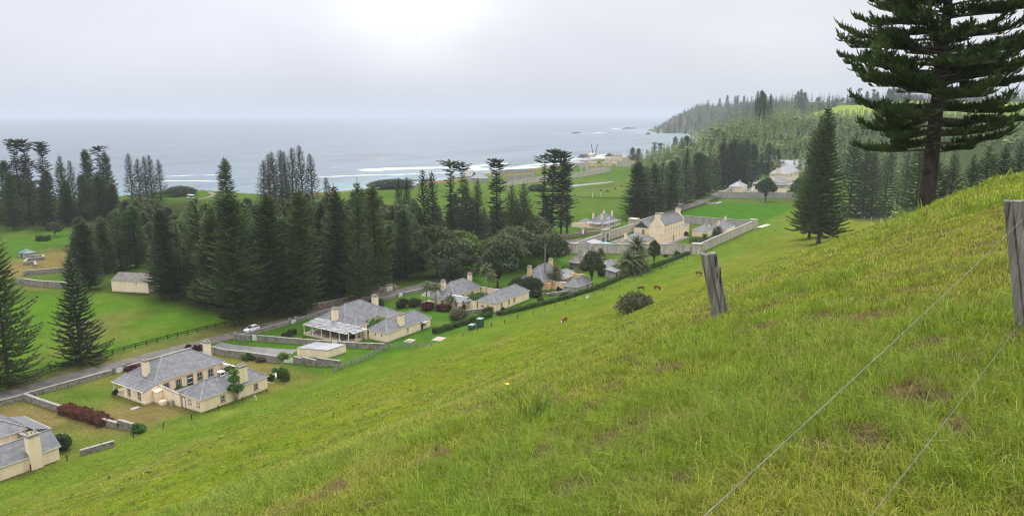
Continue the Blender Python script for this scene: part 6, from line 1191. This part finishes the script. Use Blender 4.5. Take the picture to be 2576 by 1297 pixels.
# ------------------------------------------------------------------ sea with surf
def sea():
    th = np.radians(np.concatenate([np.arange(-48,30.001,.16), np.arange(34,309,5.0)])); NA = len(th); rr = np.concatenate([[250],250*np.exp(np.arange(1,620)*math.log(41000/250)/619)]); NR = len(rr)
    Rg, Tg = np.meshgrid(rr, th, indexing='ij'); X = Rg*np.sin(Tg); Y = Rg*np.cos(Tg); t = TX*X+TY*Y; n = -TY*X+TX*Y; d = n-coast(t)
    wob = (fbm(t/55,n/55,31)-.5)
    foam = np.zeros_like(t); lift = np.zeros_like(t)
    def band(pts, w, amt=1.0, ht=.7):
        """line of surf through points of the photograph"""
        nonlocal foam, lift
        P = [flat(px,py,-3) for px,py in pts]
        for a, b in zip(P[:-1],P[1:]):
            v = np.array(b)-np.array(a); L = np.hypot(*v)+1e-6; v = v/L; u = (t-a[0])*v[0]+(n-a[1])*v[1]; s = -(t-a[0])*v[1]+(n-a[1])*v[0] + wob*w*1.6; e = ss(-.06*L-w,0,u)*ss(L*1.06+w,L,u); g = np.exp(-(s/w)**2*1.2)*e
            foam = np.maximum(foam, g*amt); lift = np.maximum(lift, np.exp(-((s+w*.35)/(w*.5))**2)*e*ht)
    for pts, w, a in [([(415,444),(470,442),(545,441)],9,.95),([(412,456),(500,455),(545,456)],7,.95),([(600,433),(650,434)],4,.8),([(810,446),(900,442),(1060,438),(1190,434)],6,1),([(930,428),(1000,425),(1100,424),(1190,422)],24,1.0),([(880,432),(960,430)],10,.6),([(1190,429),(1290,424),(1330,421)],22,1),([(1190,418),(1260,412)],16,.9),([(1330,417),(1400,410)],18,.8),([(1420,402),(1470,399),(1530,396)],20,1.0),([(1480,394),(1560,389)],16,.9),([(1395,337),(1480,336),(1520,334)],16,1),([(1440,331),(1480,330)],10,.9),([(1530,325),(1575,322)],16,1),([(1540,329),(1640,326)],14,.95),([(1590,334),(1660,337),(1745,336)],14,.8),([(1230,340),(1260,340)],9,.5),([(860,452),(980,449)],5,.5)]: band(pts,w,a)
    foam = np.maximum(foam, ss(9,1,d+wob*10)*.85*(d > -8)*(t < 1250))
    rnd = hash2(np.floor(t/16),np.floor(n/7),77); foam = np.maximum(foam, (rnd > .9985)*(d > 120)*.75*(Rg < 2600))
    sw = np.sin((n*.95+t*.12)/13+wob*9)*.22 + (fbm(t/26,n/9,33)-.5)*.5
    z = -3 + np.where(Rg < 2500, (sw*ss(0,60,d)*.6 + lift*1.0), 0)
    sh = np.exp(-np.maximum(d,0)/75.0); C = np.empty((t.size,3)); s_ = sh.ravel()[:,None]; C[:] = np.array([.065,.100,.145])*(1-s_) + np.array([.10,.22,.23])*s_
    pat = ss(.5,.75,fbm(t/120,n/34,36)).ravel()[:,None]*.5; pat = pat + ss(.48,.72,fbm(t/38,n/9,37)).ravel()[:,None]*.35; C[:] = C*(1-pat*.75)
    V = np.stack([X,Y,z],-1).reshape(-1,3); i, j = np.meshgrid(np.arange(NR-1), np.arange(NA), indexing='ij'); j2 = (j+1)%NA; keep = ((d[:-1] > -30)|(d[1:] > -30)); Q = np.stack([i*NA+j, i*NA+j2, (i+1)*NA+j2, (i+1)*NA+j],-1)[keep][:,::-1]
    me = npmesh('sea', V, [Q], None, smooth=True, color=C); at = me.attributes.new('foam','FLOAT','POINT'); at.data.foreach_set('value', foam.ravel().astype(np.float32))
    m = mat_attr('sea_water','tint',.22,spec=.5); N, L = nt(m); b = N['Principled BSDF']; b.inputs['IOR'].default_value = 1.33
    g = N.new('ShaderNodeNewGeometry'); mp = N.new('ShaderNodeMapping'); mp.inputs['Rotation'].default_value = (0,0,R(-57)); mp.inputs['Scale'].default_value = (.35,1,1); L.new(g.outputs['Position'], mp.inputs[0])
    n1 = N.new('ShaderNodeTexNoise'); n1.inputs['Scale'].default_value = .14; n1.inputs['Detail'].default_value = 9; n1.inputs['Roughness'].default_value = .62; L.new(mp.outputs[0], n1.inputs['Vector'])
    bp = N.new('ShaderNodeBump'); bp.inputs['Strength'].default_value = 1; bp.inputs['Distance'].default_value = 1.1; L.new(n1.outputs['Fac'], bp.inputs['Height']); L.new(bp.outputs[0], b.inputs['Normal'])
    fa = N.new('ShaderNodeAttribute'); fa.attribute_name = 'foam'; n2 = N.new('ShaderNodeTexNoise'); n2.inputs['Scale'].default_value = .5; n2.inputs['Detail'].default_value = 7; n2.inputs['Roughness'].default_value = .7; L.new(mp.outputs[0], n2.inputs['Vector'])
    ad = N.new('ShaderNodeMath'); ad.operation = 'ADD'; L.new(fa.outputs['Fac'], ad.inputs[0]); L.new(n2.outputs['Fac'], ad.inputs[1]); mr = N.new('ShaderNodeMapRange'); mr.inputs['From Min'].default_value = .98; mr.inputs['From Max'].default_value = 1.42; L.new(ad.outputs[0], mr.inputs['Value'])
    mx = N.new('ShaderNodeMix'); mx.data_type = 'RGBA'; L.new(mr.outputs['Result'], mx.inputs['Factor']); L.new(b.inputs['Base Color'].links[0].from_socket, mx.inputs['A']); mx.inputs['B'].default_value = (.88,.90,.91,1); L.new(mx.outputs['Result'], b.inputs['Base Color'])
    rm = N.new('ShaderNodeMapRange'); rm.inputs['To Min'].default_value = .3; rm.inputs['To Max'].default_value = .9; L.new(mr.outputs['Result'], rm.inputs['Value']); L.new(rm.outputs['Result'], b.inputs['Roughness'])
    me.materials.append(m); tag(link('sea', me), kind='structure')
sea()
M_ROCK = mat('shore_rock',(.05,.045,.042),(.12,.11,.10),.25,.9,bump=.6,coords='Position')
def rock(t,n,a,b,h,label):
    r = np.random.RandomState(int(t+n)); bm = bmesh.new(); bmesh.ops.create_icosphere(bm, subdivisions=3, radius=1)
    for v in bm.verts:
        f = 1+.3*math.sin(v.co.x*3+t)*math.cos(v.co.y*4+n)+.15*math.sin(v.co.z*9+v.co.x*7)+r.uniform(-.06,.06); v.co = Vector((v.co.x*a*f, v.co.y*b*f, max(v.co.z,-.4)*h*f))
    me = bpy.data.meshes.new('rock'); bm.to_mesh(me); bm.free(); me.materials.append(M_ROCK); o = link('rock', me); o.location = W(t,n,-3); o.rotation_euler = (0,0,ANG); tag(o,label,'rock')
for px,py,a,b,h,l in [(1450,336,30,8,5,'long dark rock in the surf off the headland'),(1630,338,14,6,6,'small dark rock in the bay below the headland'),(1580,324,60,12,6,'flat rocks at the tip of the headland'),(1035,455,7,3,1.6,'low dark rock off the beach, left one'),(1076,455,9,3,1.8,'low dark rock off the beach, right one'),(1470,396,16,6,5,'dark reef beside the pier')]:
    t,n = flat(px,py,-3); rock(t,n,a,b,h,l)
t,n = flat(1494,392,-3); o = empty('pier_crane', t, n, -3, None, 'thin dark twin-legged crane on the pier head', 'crane')
for s in (-1,1): MB().bar((0,s*1.5,0),(0,s*5,17),.7,.7).build('jib', M_WOODB, o)
t,n = flat(1478,396,-3); o = empty('pier', t, n, -3, ANG+R(20), 'low stone pier running into the surf', 'pier'); MB().box(-6,60,-7,7,-2,4).build('deck', M_GAOL2, o); MB().box(-6,60,5.5,7,4.01,5.4).build('parapet', M_GAOL2, o)

# ------------------------------------------------------------------ roads and paths
M_ROAD = mat('asphalt',(.085,.078,.072),(.135,.122,.112),.5,.9,coords='Position',c3=(.16,.135,.115),s3=.25,bump=.2,bscale=8)
M_DRIVE = mat('grey_seal',(.125,.125,.128),(.17,.17,.17),.4,.9,coords='Position',c3=(.22,.20,.175),s3=.15)
M_PATH = mat('concrete_path',(.48,.46,.42),(.58,.56,.52),.8,.9,coords='Position')
M_PARK = mat('brown_seal',(.13,.105,.088),(.19,.155,.13),.5,.95,coords='Position')
def strip(name, pts, w, m, z=.03):
    P = np.array(pts, float); out = []
    for i in range(len(P)-1):
        k = max(1,int(np.hypot(*(P[i+1]-P[i]))/4)); out += [P[i]+(P[i+1]-P[i])*j/k for j in range(k)]
    out.append(P[-1]); out = np.array(out); k = np.array([.25,.5,.25]); pd = np.pad(out,((1,1),(0,0)),'edge')
    for _ in range(2): pd = np.pad(out,((1,1),(0,0)),'edge'); out = pd[:-2]*.25+pd[1:-1]*.5+pd[2:]*.25
    tg = np.gradient(out,axis=0); tg /= np.linalg.norm(tg,axis=1,keepdims=True); no = np.stack([-tg[:,1],tg[:,0]],1); ww = w if np.isscalar(w) else np.interp(np.linspace(0,1,len(out)),np.linspace(0,1,len(w)),w); ww = np.asarray(ww)*(1+.04*np.sin(np.arange(len(out))*1.3)); rows = []
    for f in (-.5,-.17,.17,.5):
        q = out+no*(ww*f)[:,None] if not np.isscalar(ww) else out+no*ww*f; zz = height(q[:,0],q[:,1])+z; rows.append(np.array([W(a[0],a[1],b) for a,b in zip(q,zz)]))
    V = np.stack(rows,1).reshape(-1,3); n_ = len(out); F = [(i*4+j,i*4+j+1,(i+1)*4+j+1,(i+1)*4+j) for i in range(n_-1) for j in range(3)]
    tag(link(name, npmesh(name, V, [np.array(F)], m)), kind='structure')
strip('road', [(-40,163),(40,163.6),(72,164.6),(100,162.6),(130,160.4),(160,158.6),(182,157.2),(215,156.5),(250,156.5),(300,154.0),(340,154.6),(400,156.3),(470,160.2),(520,165.5),(600,172),(720,182),(860,190)], [6.0,6.0,5.4,4.6,4.2,6,7,6.5,6.5,6.5,7], M_ROAD)
strip('side_road', [(178,160),(178,166),(184,176),(190,184)], 6, M_PARK, .026); strip('side_road', [(440,159.5),(452,166),(470,174),(490,190)], 7, M_PARK, .026)
strip('driveway', [(104.6,160.5),(107.2,153),(109.6,146),(112.9,138.4),(114.5,135)], [9,6.2,6.0,6.4,6.4], M_DRIVE, .034)
strip('car_park', [(262,156),(275,156.5),(293,155.5),(303,154.0)], [14,15,12,7], M_PARK, .022); strip('gaol_yard_path', [(296,139.5),(303,140.5),(312,140),(318,138)], 4.5, M_DRIVE); strip('barracks_path', [(304,116.6),(333,117.2)], 2.2, M_PARK)
strip('footpath', [(94.9,124.6),(100,126.6),(106.5,131.0)], 1.5, M_PATH); strip('footpath', [(127.5,131.0),(129.3,131.4),(131.5,131.5)], 1.4, M_DRIVE); strip('far_yard', [(548,150),(575,153),(600,156),(640,160)], [12,10,10,8], M_DRIVE, .026); strip('cottage_path', [(190.3,116.5),(196,117.5),(203,119)], 2.6, M_PARK)
strip('gaol_side_track', [(378,97.5),(386,96.5),(396,96)], 2.6, M_PATH); strip('shore_track', [(303,452),(318,458),(330,470),(340,492)], 3, M_PARK); strip('shore_track', [(760,345),(780,362),(800,372),(820,376)], 5, M_PARK); strip('beach_track', [(880,350),(905,372),(930,400)], 6, M_PARK)
pp = [hit(*crop(3300,480,796/2458)(px,py))[:2] for px,py in [(760,1235),(620,1215),(500,1175),(440,1140),(520,1125),(640,1122),(760,1118)]]; strip('hill_road', pp, 6.5, M_ROAD, .05)
M_POND = mat('pond_water',(.10,.11,.11),(.13,.14,.14),.2,.08,spec=.6); strip('pond', [(520,284),(534,285),(556,279),(578,275),(588,276)], [5,9,7,6,1.5], M_POND, .03)

# ------------------------------------------------------------------ near grass
def grass(name, NC, k, r0, r1, seed, label, hscale=1.0, wide=.0008):
    """turf of separate clumps, each a fan of blades with its own height and colour"""
    r = np.random.RandomState(seed); rad = r0*np.exp(r.rand(NC)*math.log(r1/r0)); az = np.radians(r.uniform(-43,45,NC)); t0, n0 = TN(rad*np.sin(az), rad*np.cos(az))
    dens = fbm(t0/.9,n0/.7,51); lush = fbm(t0/2.6,n0/2.2,52); dead = fbm(t0/.42,n0/.36,53,4)
    deadm = ss(.66,.73,dead); lushm = ss(.50,.68,lush)
    for px,py,s_ in DEAD:
        a = DEADP[(px,py)]; dd = np.hypot(t0-a[0],n0-a[1]); deadm = np.maximum(deadm, ss(.62*s_,.30*s_,dd+(dead-.5)*s_*1.5))
    for px,py,s_ in LUSH:
        a = DEADP[(px,py)]; lushm = np.maximum(lushm, ss(1.3*s_,.4*s_,np.hypot(t0-a[0],n0-a[1])))
    cb = r.uniform(.40,1.25,NC); ch = r.uniform(.5,1.35,NC); sp = .016+.0032*rad
    N = NC*k; rp = lambda v: np.repeat(v,k); t = rp(t0)+r.normal(0,1,N)*rp(sp); n = rp(n0)+r.normal(0,1,N)*rp(sp); z = height(t,n); Rd = rp(rad)
    dm = rp(deadm); lm = rp(lushm); isd = r.rand(N) < np.clip(dm*.9+.06,0,1)
    hgt = (.035+.062*rp(dens)+.060*lm*(1-dm))*rp(ch)*r.uniform(.6,1.3,N)*hscale; hgt = np.where(isd, hgt*.6+.035*dm, hgt); tallb = r.rand(N) < .008; hgt = np.where(tallb & ~isd, hgt*2.2, hgt)
    la = r.uniform(0,6.28,N); lean = r.uniform(.2,1.25,N)*np.where(isd,1.4,1.0); lx = np.cos(la)*lean; ly = np.sin(la)*lean + .10; w = np.maximum(.0040, Rd*wide)*r.uniform(.7,1.3,N)
    base = np.stack([t,n,z-.012],1); p1 = base + np.stack([lx*hgt*.30, ly*hgt*.30, hgt*.6],1); p2 = base + np.stack([lx*hgt, ly*hgt, hgt*np.clip(1.05-lean*.35,.22,1)],1)
    def tow(p): return np.stack([TX*p[:,0]-TY*p[:,1], TY*p[:,0]+TX*p[:,1], p[:,2]],1)
    base, p1, p2 = tow(base), tow(p1), tow(p2); sa = r.uniform(0,3.14,N); s = np.stack([np.cos(sa),np.sin(sa),np.zeros(N)],1)*w[:,None]
    V = np.stack([base-s*.5,base+s*.5,p1-s*.4,p1+s*.4,p2],1).reshape(-1,3); b = (np.arange(N)*5)[:,None]
    g = (.5*r.rand(N)+.5*rp(r.rand(NC)))[:,None]; col = (np.array([.150,.230,.014])*(1-g)+np.array([.40,.44,.034])*g)*(rp(cb)*r.uniform(.75,1.2,N))[:,None]
    yl = (r.rand(N) < .10+.30*rp(ss(.42,.66,fbm(t0/1.6,n0/1.2,58))*r.rand(NC)*1.6))[:,None]; col = np.where(yl, np.array([.40,.345,.085])*(.6+.6*g), col); col = col*(1-lm[:,None]*.4)+np.array([.125,.29,.010])*lm[:,None]*.4*rp(cb)[:,None]
    dc = np.array([.24,.165,.075])*(.3+1.2*g)*rp(cb)[:,None]; col = np.where(isd[:,None], np.where(dm[:,None] > .3, dc, np.array([.36,.30,.14])*(.6+.6*g)), col)
    o = link(name, npmesh(name, V, [b+np.array([0,1,3,2]), b+np.array([2,3,4])], MATS.get('grass_blade') or mat_attr('grass_blade','tint',.6,trans=.34,spec=.3), color=np.repeat(col,5,axis=0))); tag(o,label,'grass',None,'stuff'); return o
DEAD = [(1530,975,.38),(1985,748,.4),(1935,772,.45),(2160,800,.3),(2120,805,.3),(2350,870,.3),(2310,880,.3),(2460,770,.25),(1620,1045,.25),(2320,970,.28),(2285,985,.28),(2350,1010,.25),(1600,1098,.16),(1640,1140,.2),(2150,1090,.25),(2180,1120,.22),(1410,1258,.22),(575,1285,.3),(1800,800,.5),(1765,805,.4),(1470,1235,.2),(2560,850,.18),(2050,800,.3),(1990,895,.2),(2030,1000,.14),(2400,1080,.2),(1290,1160,.12),(1680,930,.3),(2240,790,.3)]
LUSH = [(1230,1170,.8),(1080,1100,.6),(1400,1060,.6),(1990,850,.8),(2450,1200,.35)]
DEADP = {(a,b): hit(a,b) for a,b,_ in DEAD+LUSH}
grass('grass', 62000, 11, 2.0, 24, 61, 'long green and straw-coloured grass of the near hillside'); grass('far_grass', 46000, 8, 20, 140, 62, 'thinner grass tufts farther down the hillside', 1.9, .0009)
def weeds():
    r = np.random.RandomState(8); P0 = []; P1 = []; P2 = []; Wd = []
    for i in range(70):
        px = r.uniform(250,2300); py = np.interp(px,[250,900,1500,1850,2100,2300],[1200,1010,850,760,690,640])+abs(r.normal(0,55)); t,n,z = hit(px,py)
        if math.hypot(t,n) > 120 or math.hypot(t,n) < 14: continue
        for s in range(r.randint(2,7)):
            h = r.uniform(.10,.34); a = r.uniform(0,6.28); l = r.uniform(.02,.22); b = np.array(W(t+r.normal(0,.1),n+r.normal(0,.1),z)); P0.append(b); P1.append(b+np.array([math.cos(a)*l*.4,math.sin(a)*l*.4,h*.55])); P2.append(b+np.array([math.cos(a)*l,math.sin(a)*l,h])); Wd.append(max(.012,math.hypot(t,n)*.0009))
    v,q = ribbons(np.array(P0),np.array(P1),np.array(P2),np.array(Wd),r.uniform(0,3,len(P0)),.7); tag(link('weeds', npmesh('weeds', v,[q], mat('weed_stalk',(.045,.05,.02),(.10,.085,.04),4,.8))),'dark weed stalks scattered over the hillside','weeds',None,'stuff')
    # one tall tussock
    acc = Acc(); t,n,z = hit(1350,1050); N = 90; a = r.uniform(0,6.28,N); h = r.uniform(.10,.36,N); l = h*r.uniform(.1,.75,N); b = np.stack([r.normal(0,.07,N),r.normal(0,.07,N),np.zeros(N)],1); d = np.stack([np.cos(a)*l,np.sin(a)*l,h*.95],1); acc.add(*ribbons(b,b+d*np.array([.35,.35,.6]),b+d,np.full(N,.011),r.uniform(0,3,N),.15))
    o = empty('grass_tussock',t,n,z-.02,None,'tall dark tussock of long-bladed grass standing above the turf','plant'); link('blades', acc.mesh('blades', mat('tussock_blade',(.09,.16,.02),(.17,.25,.03),5,.6,trans=.3)), o)
    t,n,z = hit(1279,995); o = empty('yellow_flower',t,n,z,None,'single small yellow flower on the near slope','flower'); MB().tube([(0,0,0),(0,.02,.16)],.004,4).build('stem', MATS['tussock_blade'], o); MB().tube([(0,.02,.155),(0,.02,.165),(0,.02,.18)],[.012,.03,.014],8).build('petals', M_YELLOW, o)
weeds()
# ------------------------------------------------------------------ the two old fence posts and their wires
M_POST = mat('grey_post_wood',(.185,.170,.152),(.36,.34,.31),2.2,.95,bump=1.0,bscale=5,stretch=(7,7,.45),c3=(.055,.048,.042),s3=1.3)
def fence_post(px, py, w, d, h, lean, label, notch=True, yaw=.25):
    t,n,z = hit(px,py); x,y,_ = W(t,n); az = math.atan2(-x,y); o = empty('fence_post', t, n, z, az+yaw, label, 'fence post'); bm = bmesh.new(); K = 14; r = np.random.RandomState(int(px)); rings = []
    sec = [(-.5,-.42),(-.44,-.5),(-.15,-.5),(-.09,-.41),(-.05,-.5),(.25,-.48),(.30,-.43),(.44,-.48),(.5,-.4),(.5,.1),(.46,.45),(.1,.5),(-.3,.47),(-.5,.4)]
    for i in range(K):
        f = i/(K-1); zz = -.35+f*(h+.35); row = []
        for k,(a,b) in enumerate(sec):
            e = 1+r.uniform(-.02,.02)+.03*math.sin(f*5+k); top_ = (.10*a+.05*math.sin(k*2.1))*w if i == K-1 else 0
            row.append(bm.verts.new((a*w*e + lean*zz, b*d*e, zz+top_)))
        rings.append(row)
    for i in range(K-1):
        for k in range(len(sec)): bm.faces.new((rings[i][k],rings[i][(k+1)%len(sec)],rings[i+1][(k+1)%len(sec)],rings[i+1][k]))
    bm.faces.new(rings[-1]); bmesh.ops.recalc_face_normals(bm, faces=bm.faces); me = bpy.data.meshes.new('post'); bm.to_mesh(me); bm.free(); me.materials.append(M_POST); link('timber', me, o)
    if notch:
        b = MB()
        for (x0,z0,x1,z1) in [(.18,.80,.24,.97),(.20,.45,.23,.80),(.16,.62,.19,.72)]: b.box(lean*z0*h+x0*w,lean*z0*h+x1*w,-d*.5-.006,-d*.40,z0*h,z1*h)
        b.build('crack', mat('crack_dark',(.02,.018,.016),(.04,.035,.03),6,.95), o)
    return o,t,n,z
dA = math.hypot(*hit(1812,789)[:2]); dB = math.hypot(*hit(2584,828)[:2])
PA = fence_post(1812,789,36*dA/FPX,36*dA/FPX,top(*hit(1812,789)[:2],637)-hit(1812,789)[2],-.25,'leaning grey split fence post in mid-slope, top cut at a slant')
PB = fence_post(2584,828,40*dB/FPX,40*dB/FPX,top(*hit(2584,828)[:2],509)-hit(2584,828)[2],-.19,'thick grey fence post at the right edge holding two wires',False,.0)
def wires():
    xb,yb,_ = W(PB[1],PB[2]); zb = PB[3]; qd = pray(1250,1297); k = math.hypot(qd[0],qd[1]); Q = Vector((qd[0]/k*.85,qd[1]/k*.85)); B = Vector((xb,yb)); N = Vector((-(Q-B).y,(Q-B).x)).normalized()
    M_WIRE = mat('fence_wire',(.13,.135,.14),(.22,.225,.235),8,.7,metallic=.2)
    for i,((ax,ay),(bx,by)) in enumerate([((2570,553),(1770,1297)),((2570,806),(2190,1297))]):
        P = []
        for px,py in ((ax,ay),(bx,by)):
            d = Vector(pray(px,py)); s = (B.dot(N))/(d.x*N.x+d.y*N.y); P.append(Vector((d.x*s,d.y*s,EYE+d.z*s)))
        v = P[1]-P[0]; o = bpy.data.objects.new('fence_wire', None); COL.objects.link(o); o.location = P[0]; tag(o, ('upper' if i == 0 else 'lower')+' strained fence wire running down from the thick right-hand post','wire'); pts = [v*f + Vector((0,0,-.01*math.sin(math.pi*min(f,1)))) for f in np.linspace(min(-.02,((B-Vector((P[0].x,P[0].y))).dot(Vector((v.x,v.y))))/(v.x**2+v.y**2)),1.5,16)]
        MB().tube(pts,.0011,6).build('strand', M_WIRE, o)
wires()

# ------------------------------------------------------------------ air, sky, light, camera
hz = MB().box(-42000,42000,-42000,42000,-9.2,150).build('haze', mat('unused_surface',(.5,.5,.5))); hz.data.materials.clear()
m = bpy.data.materials.new('haze_air'); m.use_nodes = True; N, L = nt(m); N.remove(N['Principled BSDF']); v = N.new('ShaderNodeVolumePrincipled'); v.inputs['Color'].default_value = (.60,.655,.73,1); v.inputs['Density'].default_value = .00013; v.inputs['Anisotropy'].default_value = .0; L.new(v.outputs[0], N['Material Output'].inputs['Volume']); hz.data.materials.append(m); tag(hz,'pale sea haze','haze',None,'stuff')
SUN_AZ, SUN_EL = R(-7), R(52)
w = bpy.data.worlds.new('World'); SC.world = w; w.use_nodes = True; N, L = w.node_tree.nodes, w.node_tree.links; bg = N['Background']; bg.inputs['Strength'].default_value = .1
g = N.new('ShaderNodeTexCoord'); nm = N.new('ShaderNodeVectorMath'); nm.operation = 'NORMALIZE'; L.new(g.outputs['Generated'], nm.inputs[0]); sx = N.new('ShaderNodeSeparateXYZ'); L.new(nm.outputs[0], sx.inputs[0])
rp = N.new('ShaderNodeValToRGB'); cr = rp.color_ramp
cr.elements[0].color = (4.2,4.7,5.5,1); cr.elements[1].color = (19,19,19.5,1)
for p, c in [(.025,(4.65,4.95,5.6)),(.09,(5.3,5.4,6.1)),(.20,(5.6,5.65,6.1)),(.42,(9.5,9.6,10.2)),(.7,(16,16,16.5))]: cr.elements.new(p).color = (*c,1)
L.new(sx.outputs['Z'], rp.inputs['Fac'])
no = N.new('ShaderNodeTexNoise'); no.inputs['Scale'].default_value = 2.2; no.inputs['Detail'].default_value = 5; mp = N.new('ShaderNodeMapping'); mp.inputs['Scale'].default_value = (1,1,2.6); L.new(nm.outputs[0], mp.inputs[0]); L.new(mp.outputs[0], no.inputs['Vector'])
mr = N.new('ShaderNodeMapRange'); mr.inputs['From Min'].default_value = .3; mr.inputs['From Max'].default_value = .7; mr.inputs['To Min'].default_value = .85; mr.inputs['To Max'].default_value = 1.03; L.new(no.outputs['Fac'], mr.inputs['Value'])
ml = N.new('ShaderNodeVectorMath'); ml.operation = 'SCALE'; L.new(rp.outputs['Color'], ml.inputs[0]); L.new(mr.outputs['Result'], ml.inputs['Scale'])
# heavier, greyer cloud towards the right
gx = N.new('ShaderNodeMapRange'); gx.inputs['From Min'].default_value = .05; gx.inputs['From Max'].default_value = .6; gx.interpolation_type = 'SMOOTHSTEP'; L.new(sx.outputs['X'], gx.inputs['Value']); gz = N.new('ShaderNodeMapRange'); gz.inputs['From Min'].default_value = .0; gz.inputs['From Max'].default_value = .14; L.new(sx.outputs['Z'], gz.inputs['Value']); gm = N.new('ShaderNodeMath'); gm.operation = 'MULTIPLY'; L.new(gx.outputs[0], gm.inputs[0]); L.new(gz.outputs[0], gm.inputs[1])
gy = N.new('ShaderNodeMapRange'); gy.inputs['From Min'].default_value = 0; gy.inputs['From Max'].default_value = .5; L.new(sx.outputs['Y'], gy.inputs['Value']); gm3 = N.new('ShaderNodeMath'); gm3.operation = 'MULTIPLY'; L.new(gm.outputs[0], gm3.inputs[0]); L.new(gy.outputs[0], gm3.inputs[1])
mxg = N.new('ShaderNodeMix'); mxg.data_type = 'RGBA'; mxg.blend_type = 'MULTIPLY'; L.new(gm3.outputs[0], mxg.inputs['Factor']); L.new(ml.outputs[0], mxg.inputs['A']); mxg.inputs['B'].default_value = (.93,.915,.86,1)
# thin place in the cloud in front of the sun
gd = Vector((math.sin(R(-7.2))*math.cos(R(11)), math.cos(R(-7.2))*math.cos(R(11)), math.sin(R(11)))); dp = N.new('ShaderNodeVectorMath'); dp.operation = 'DOT_PRODUCT'; L.new(nm.outputs[0], dp.inputs[0]); dp.inputs[1].default_value = gd
mxm = N.new('ShaderNodeMath'); mxm.operation = 'MAXIMUM'; mxm.inputs[1].default_value = 0; L.new(dp.outputs['Value'], mxm.inputs[0]); pw = N.new('ShaderNodeMath'); pw.operation = 'POWER'; pw.inputs[1].default_value = 190; L.new(mxm.outputs[0], pw.inputs[0])
n5 = N.new('ShaderNodeTexNoise'); n5.inputs['Scale'].default_value = 9; n5.inputs['Detail'].default_value = 4; L.new(mp.outputs[0], n5.inputs['Vector']); m5 = N.new('ShaderNodeMapRange'); m5.inputs['To Min'].default_value = .5; m5.inputs['To Max'].default_value = 1.5; L.new(n5.outputs['Fac'], m5.inputs['Value']); pm = N.new('ShaderNodeMath'); pm.operation = 'MULTIPLY'; L.new(pw.outputs[0], pm.inputs[0]); L.new(m5.outputs[0], pm.inputs[1])
gs = N.new('ShaderNodeVectorMath'); gs.operation = 'SCALE'; gs.inputs[0].default_value = (2.6,2.6,2.35); L.new(pm.outputs[0], gs.inputs['Scale']); ad = N.new('ShaderNodeVectorMath'); ad.operation = 'ADD'; L.new(mxg.outputs['Result'], ad.inputs[0]); L.new(gs.outputs[0], ad.inputs[1])
sk = N.new('ShaderNodeTexSky'); sk.sky_type = 'NISHITA'; sk.sun_disc = False; sk.sun_elevation = SUN_EL; sk.sun_rotation = SUN_AZ; sk.dust_density = 4; sk.air_density = 1.0
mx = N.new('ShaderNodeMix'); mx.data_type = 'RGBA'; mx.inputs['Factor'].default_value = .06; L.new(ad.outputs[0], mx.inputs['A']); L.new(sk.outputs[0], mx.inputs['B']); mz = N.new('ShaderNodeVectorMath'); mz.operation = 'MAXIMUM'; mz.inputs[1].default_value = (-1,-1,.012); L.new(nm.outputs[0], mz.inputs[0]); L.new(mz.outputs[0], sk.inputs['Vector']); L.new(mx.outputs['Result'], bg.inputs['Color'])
sl = bpy.data.lights.new('sun','SUN'); sl.energy = 1.5; sl.angle = R(14); sl.color = (1,.96,.88); so = bpy.data.objects.new('sun', sl); COL.objects.link(so); so.location = (0,0,300)
so.rotation_euler = Vector((math.sin(SUN_AZ)*math.cos(SUN_EL), math.cos(SUN_AZ)*math.cos(SUN_EL), math.sin(SUN_EL))).to_track_quat('Z','Y').to_euler()
cd = bpy.data.cameras.new('camera'); cd.sensor_width = 36; cd.lens = 36*FPX/2575; cd.clip_start = .1; cd.clip_end = 200000; co = bpy.data.objects.new('camera', cd); COL.objects.link(co); co.location = (0,0,EYE); co.rotation_euler = (R(90)-PITCH,0,0); SC.camera = co
SC.view_settings.view_transform = 'Standard'; SC.view_settings.look = 'None'; SC.view_settings.gamma = 1; SC.view_settings.exposure = 0.72
SC.cycles.use_denoising = True; SC.cycles.filter_width = 1.15; SC.cycles.use_adaptive_sampling = False; SC.cycles.max_bounces = 8; SC.cycles.diffuse_bounces = 3; SC.cycles.glossy_bounces = 2; SC.cycles.transmission_bounces = 4; SC.cycles.volume_bounces = 1; SC.cycles.transparent_max_bounces = 8
SC.render.film_transparent = False
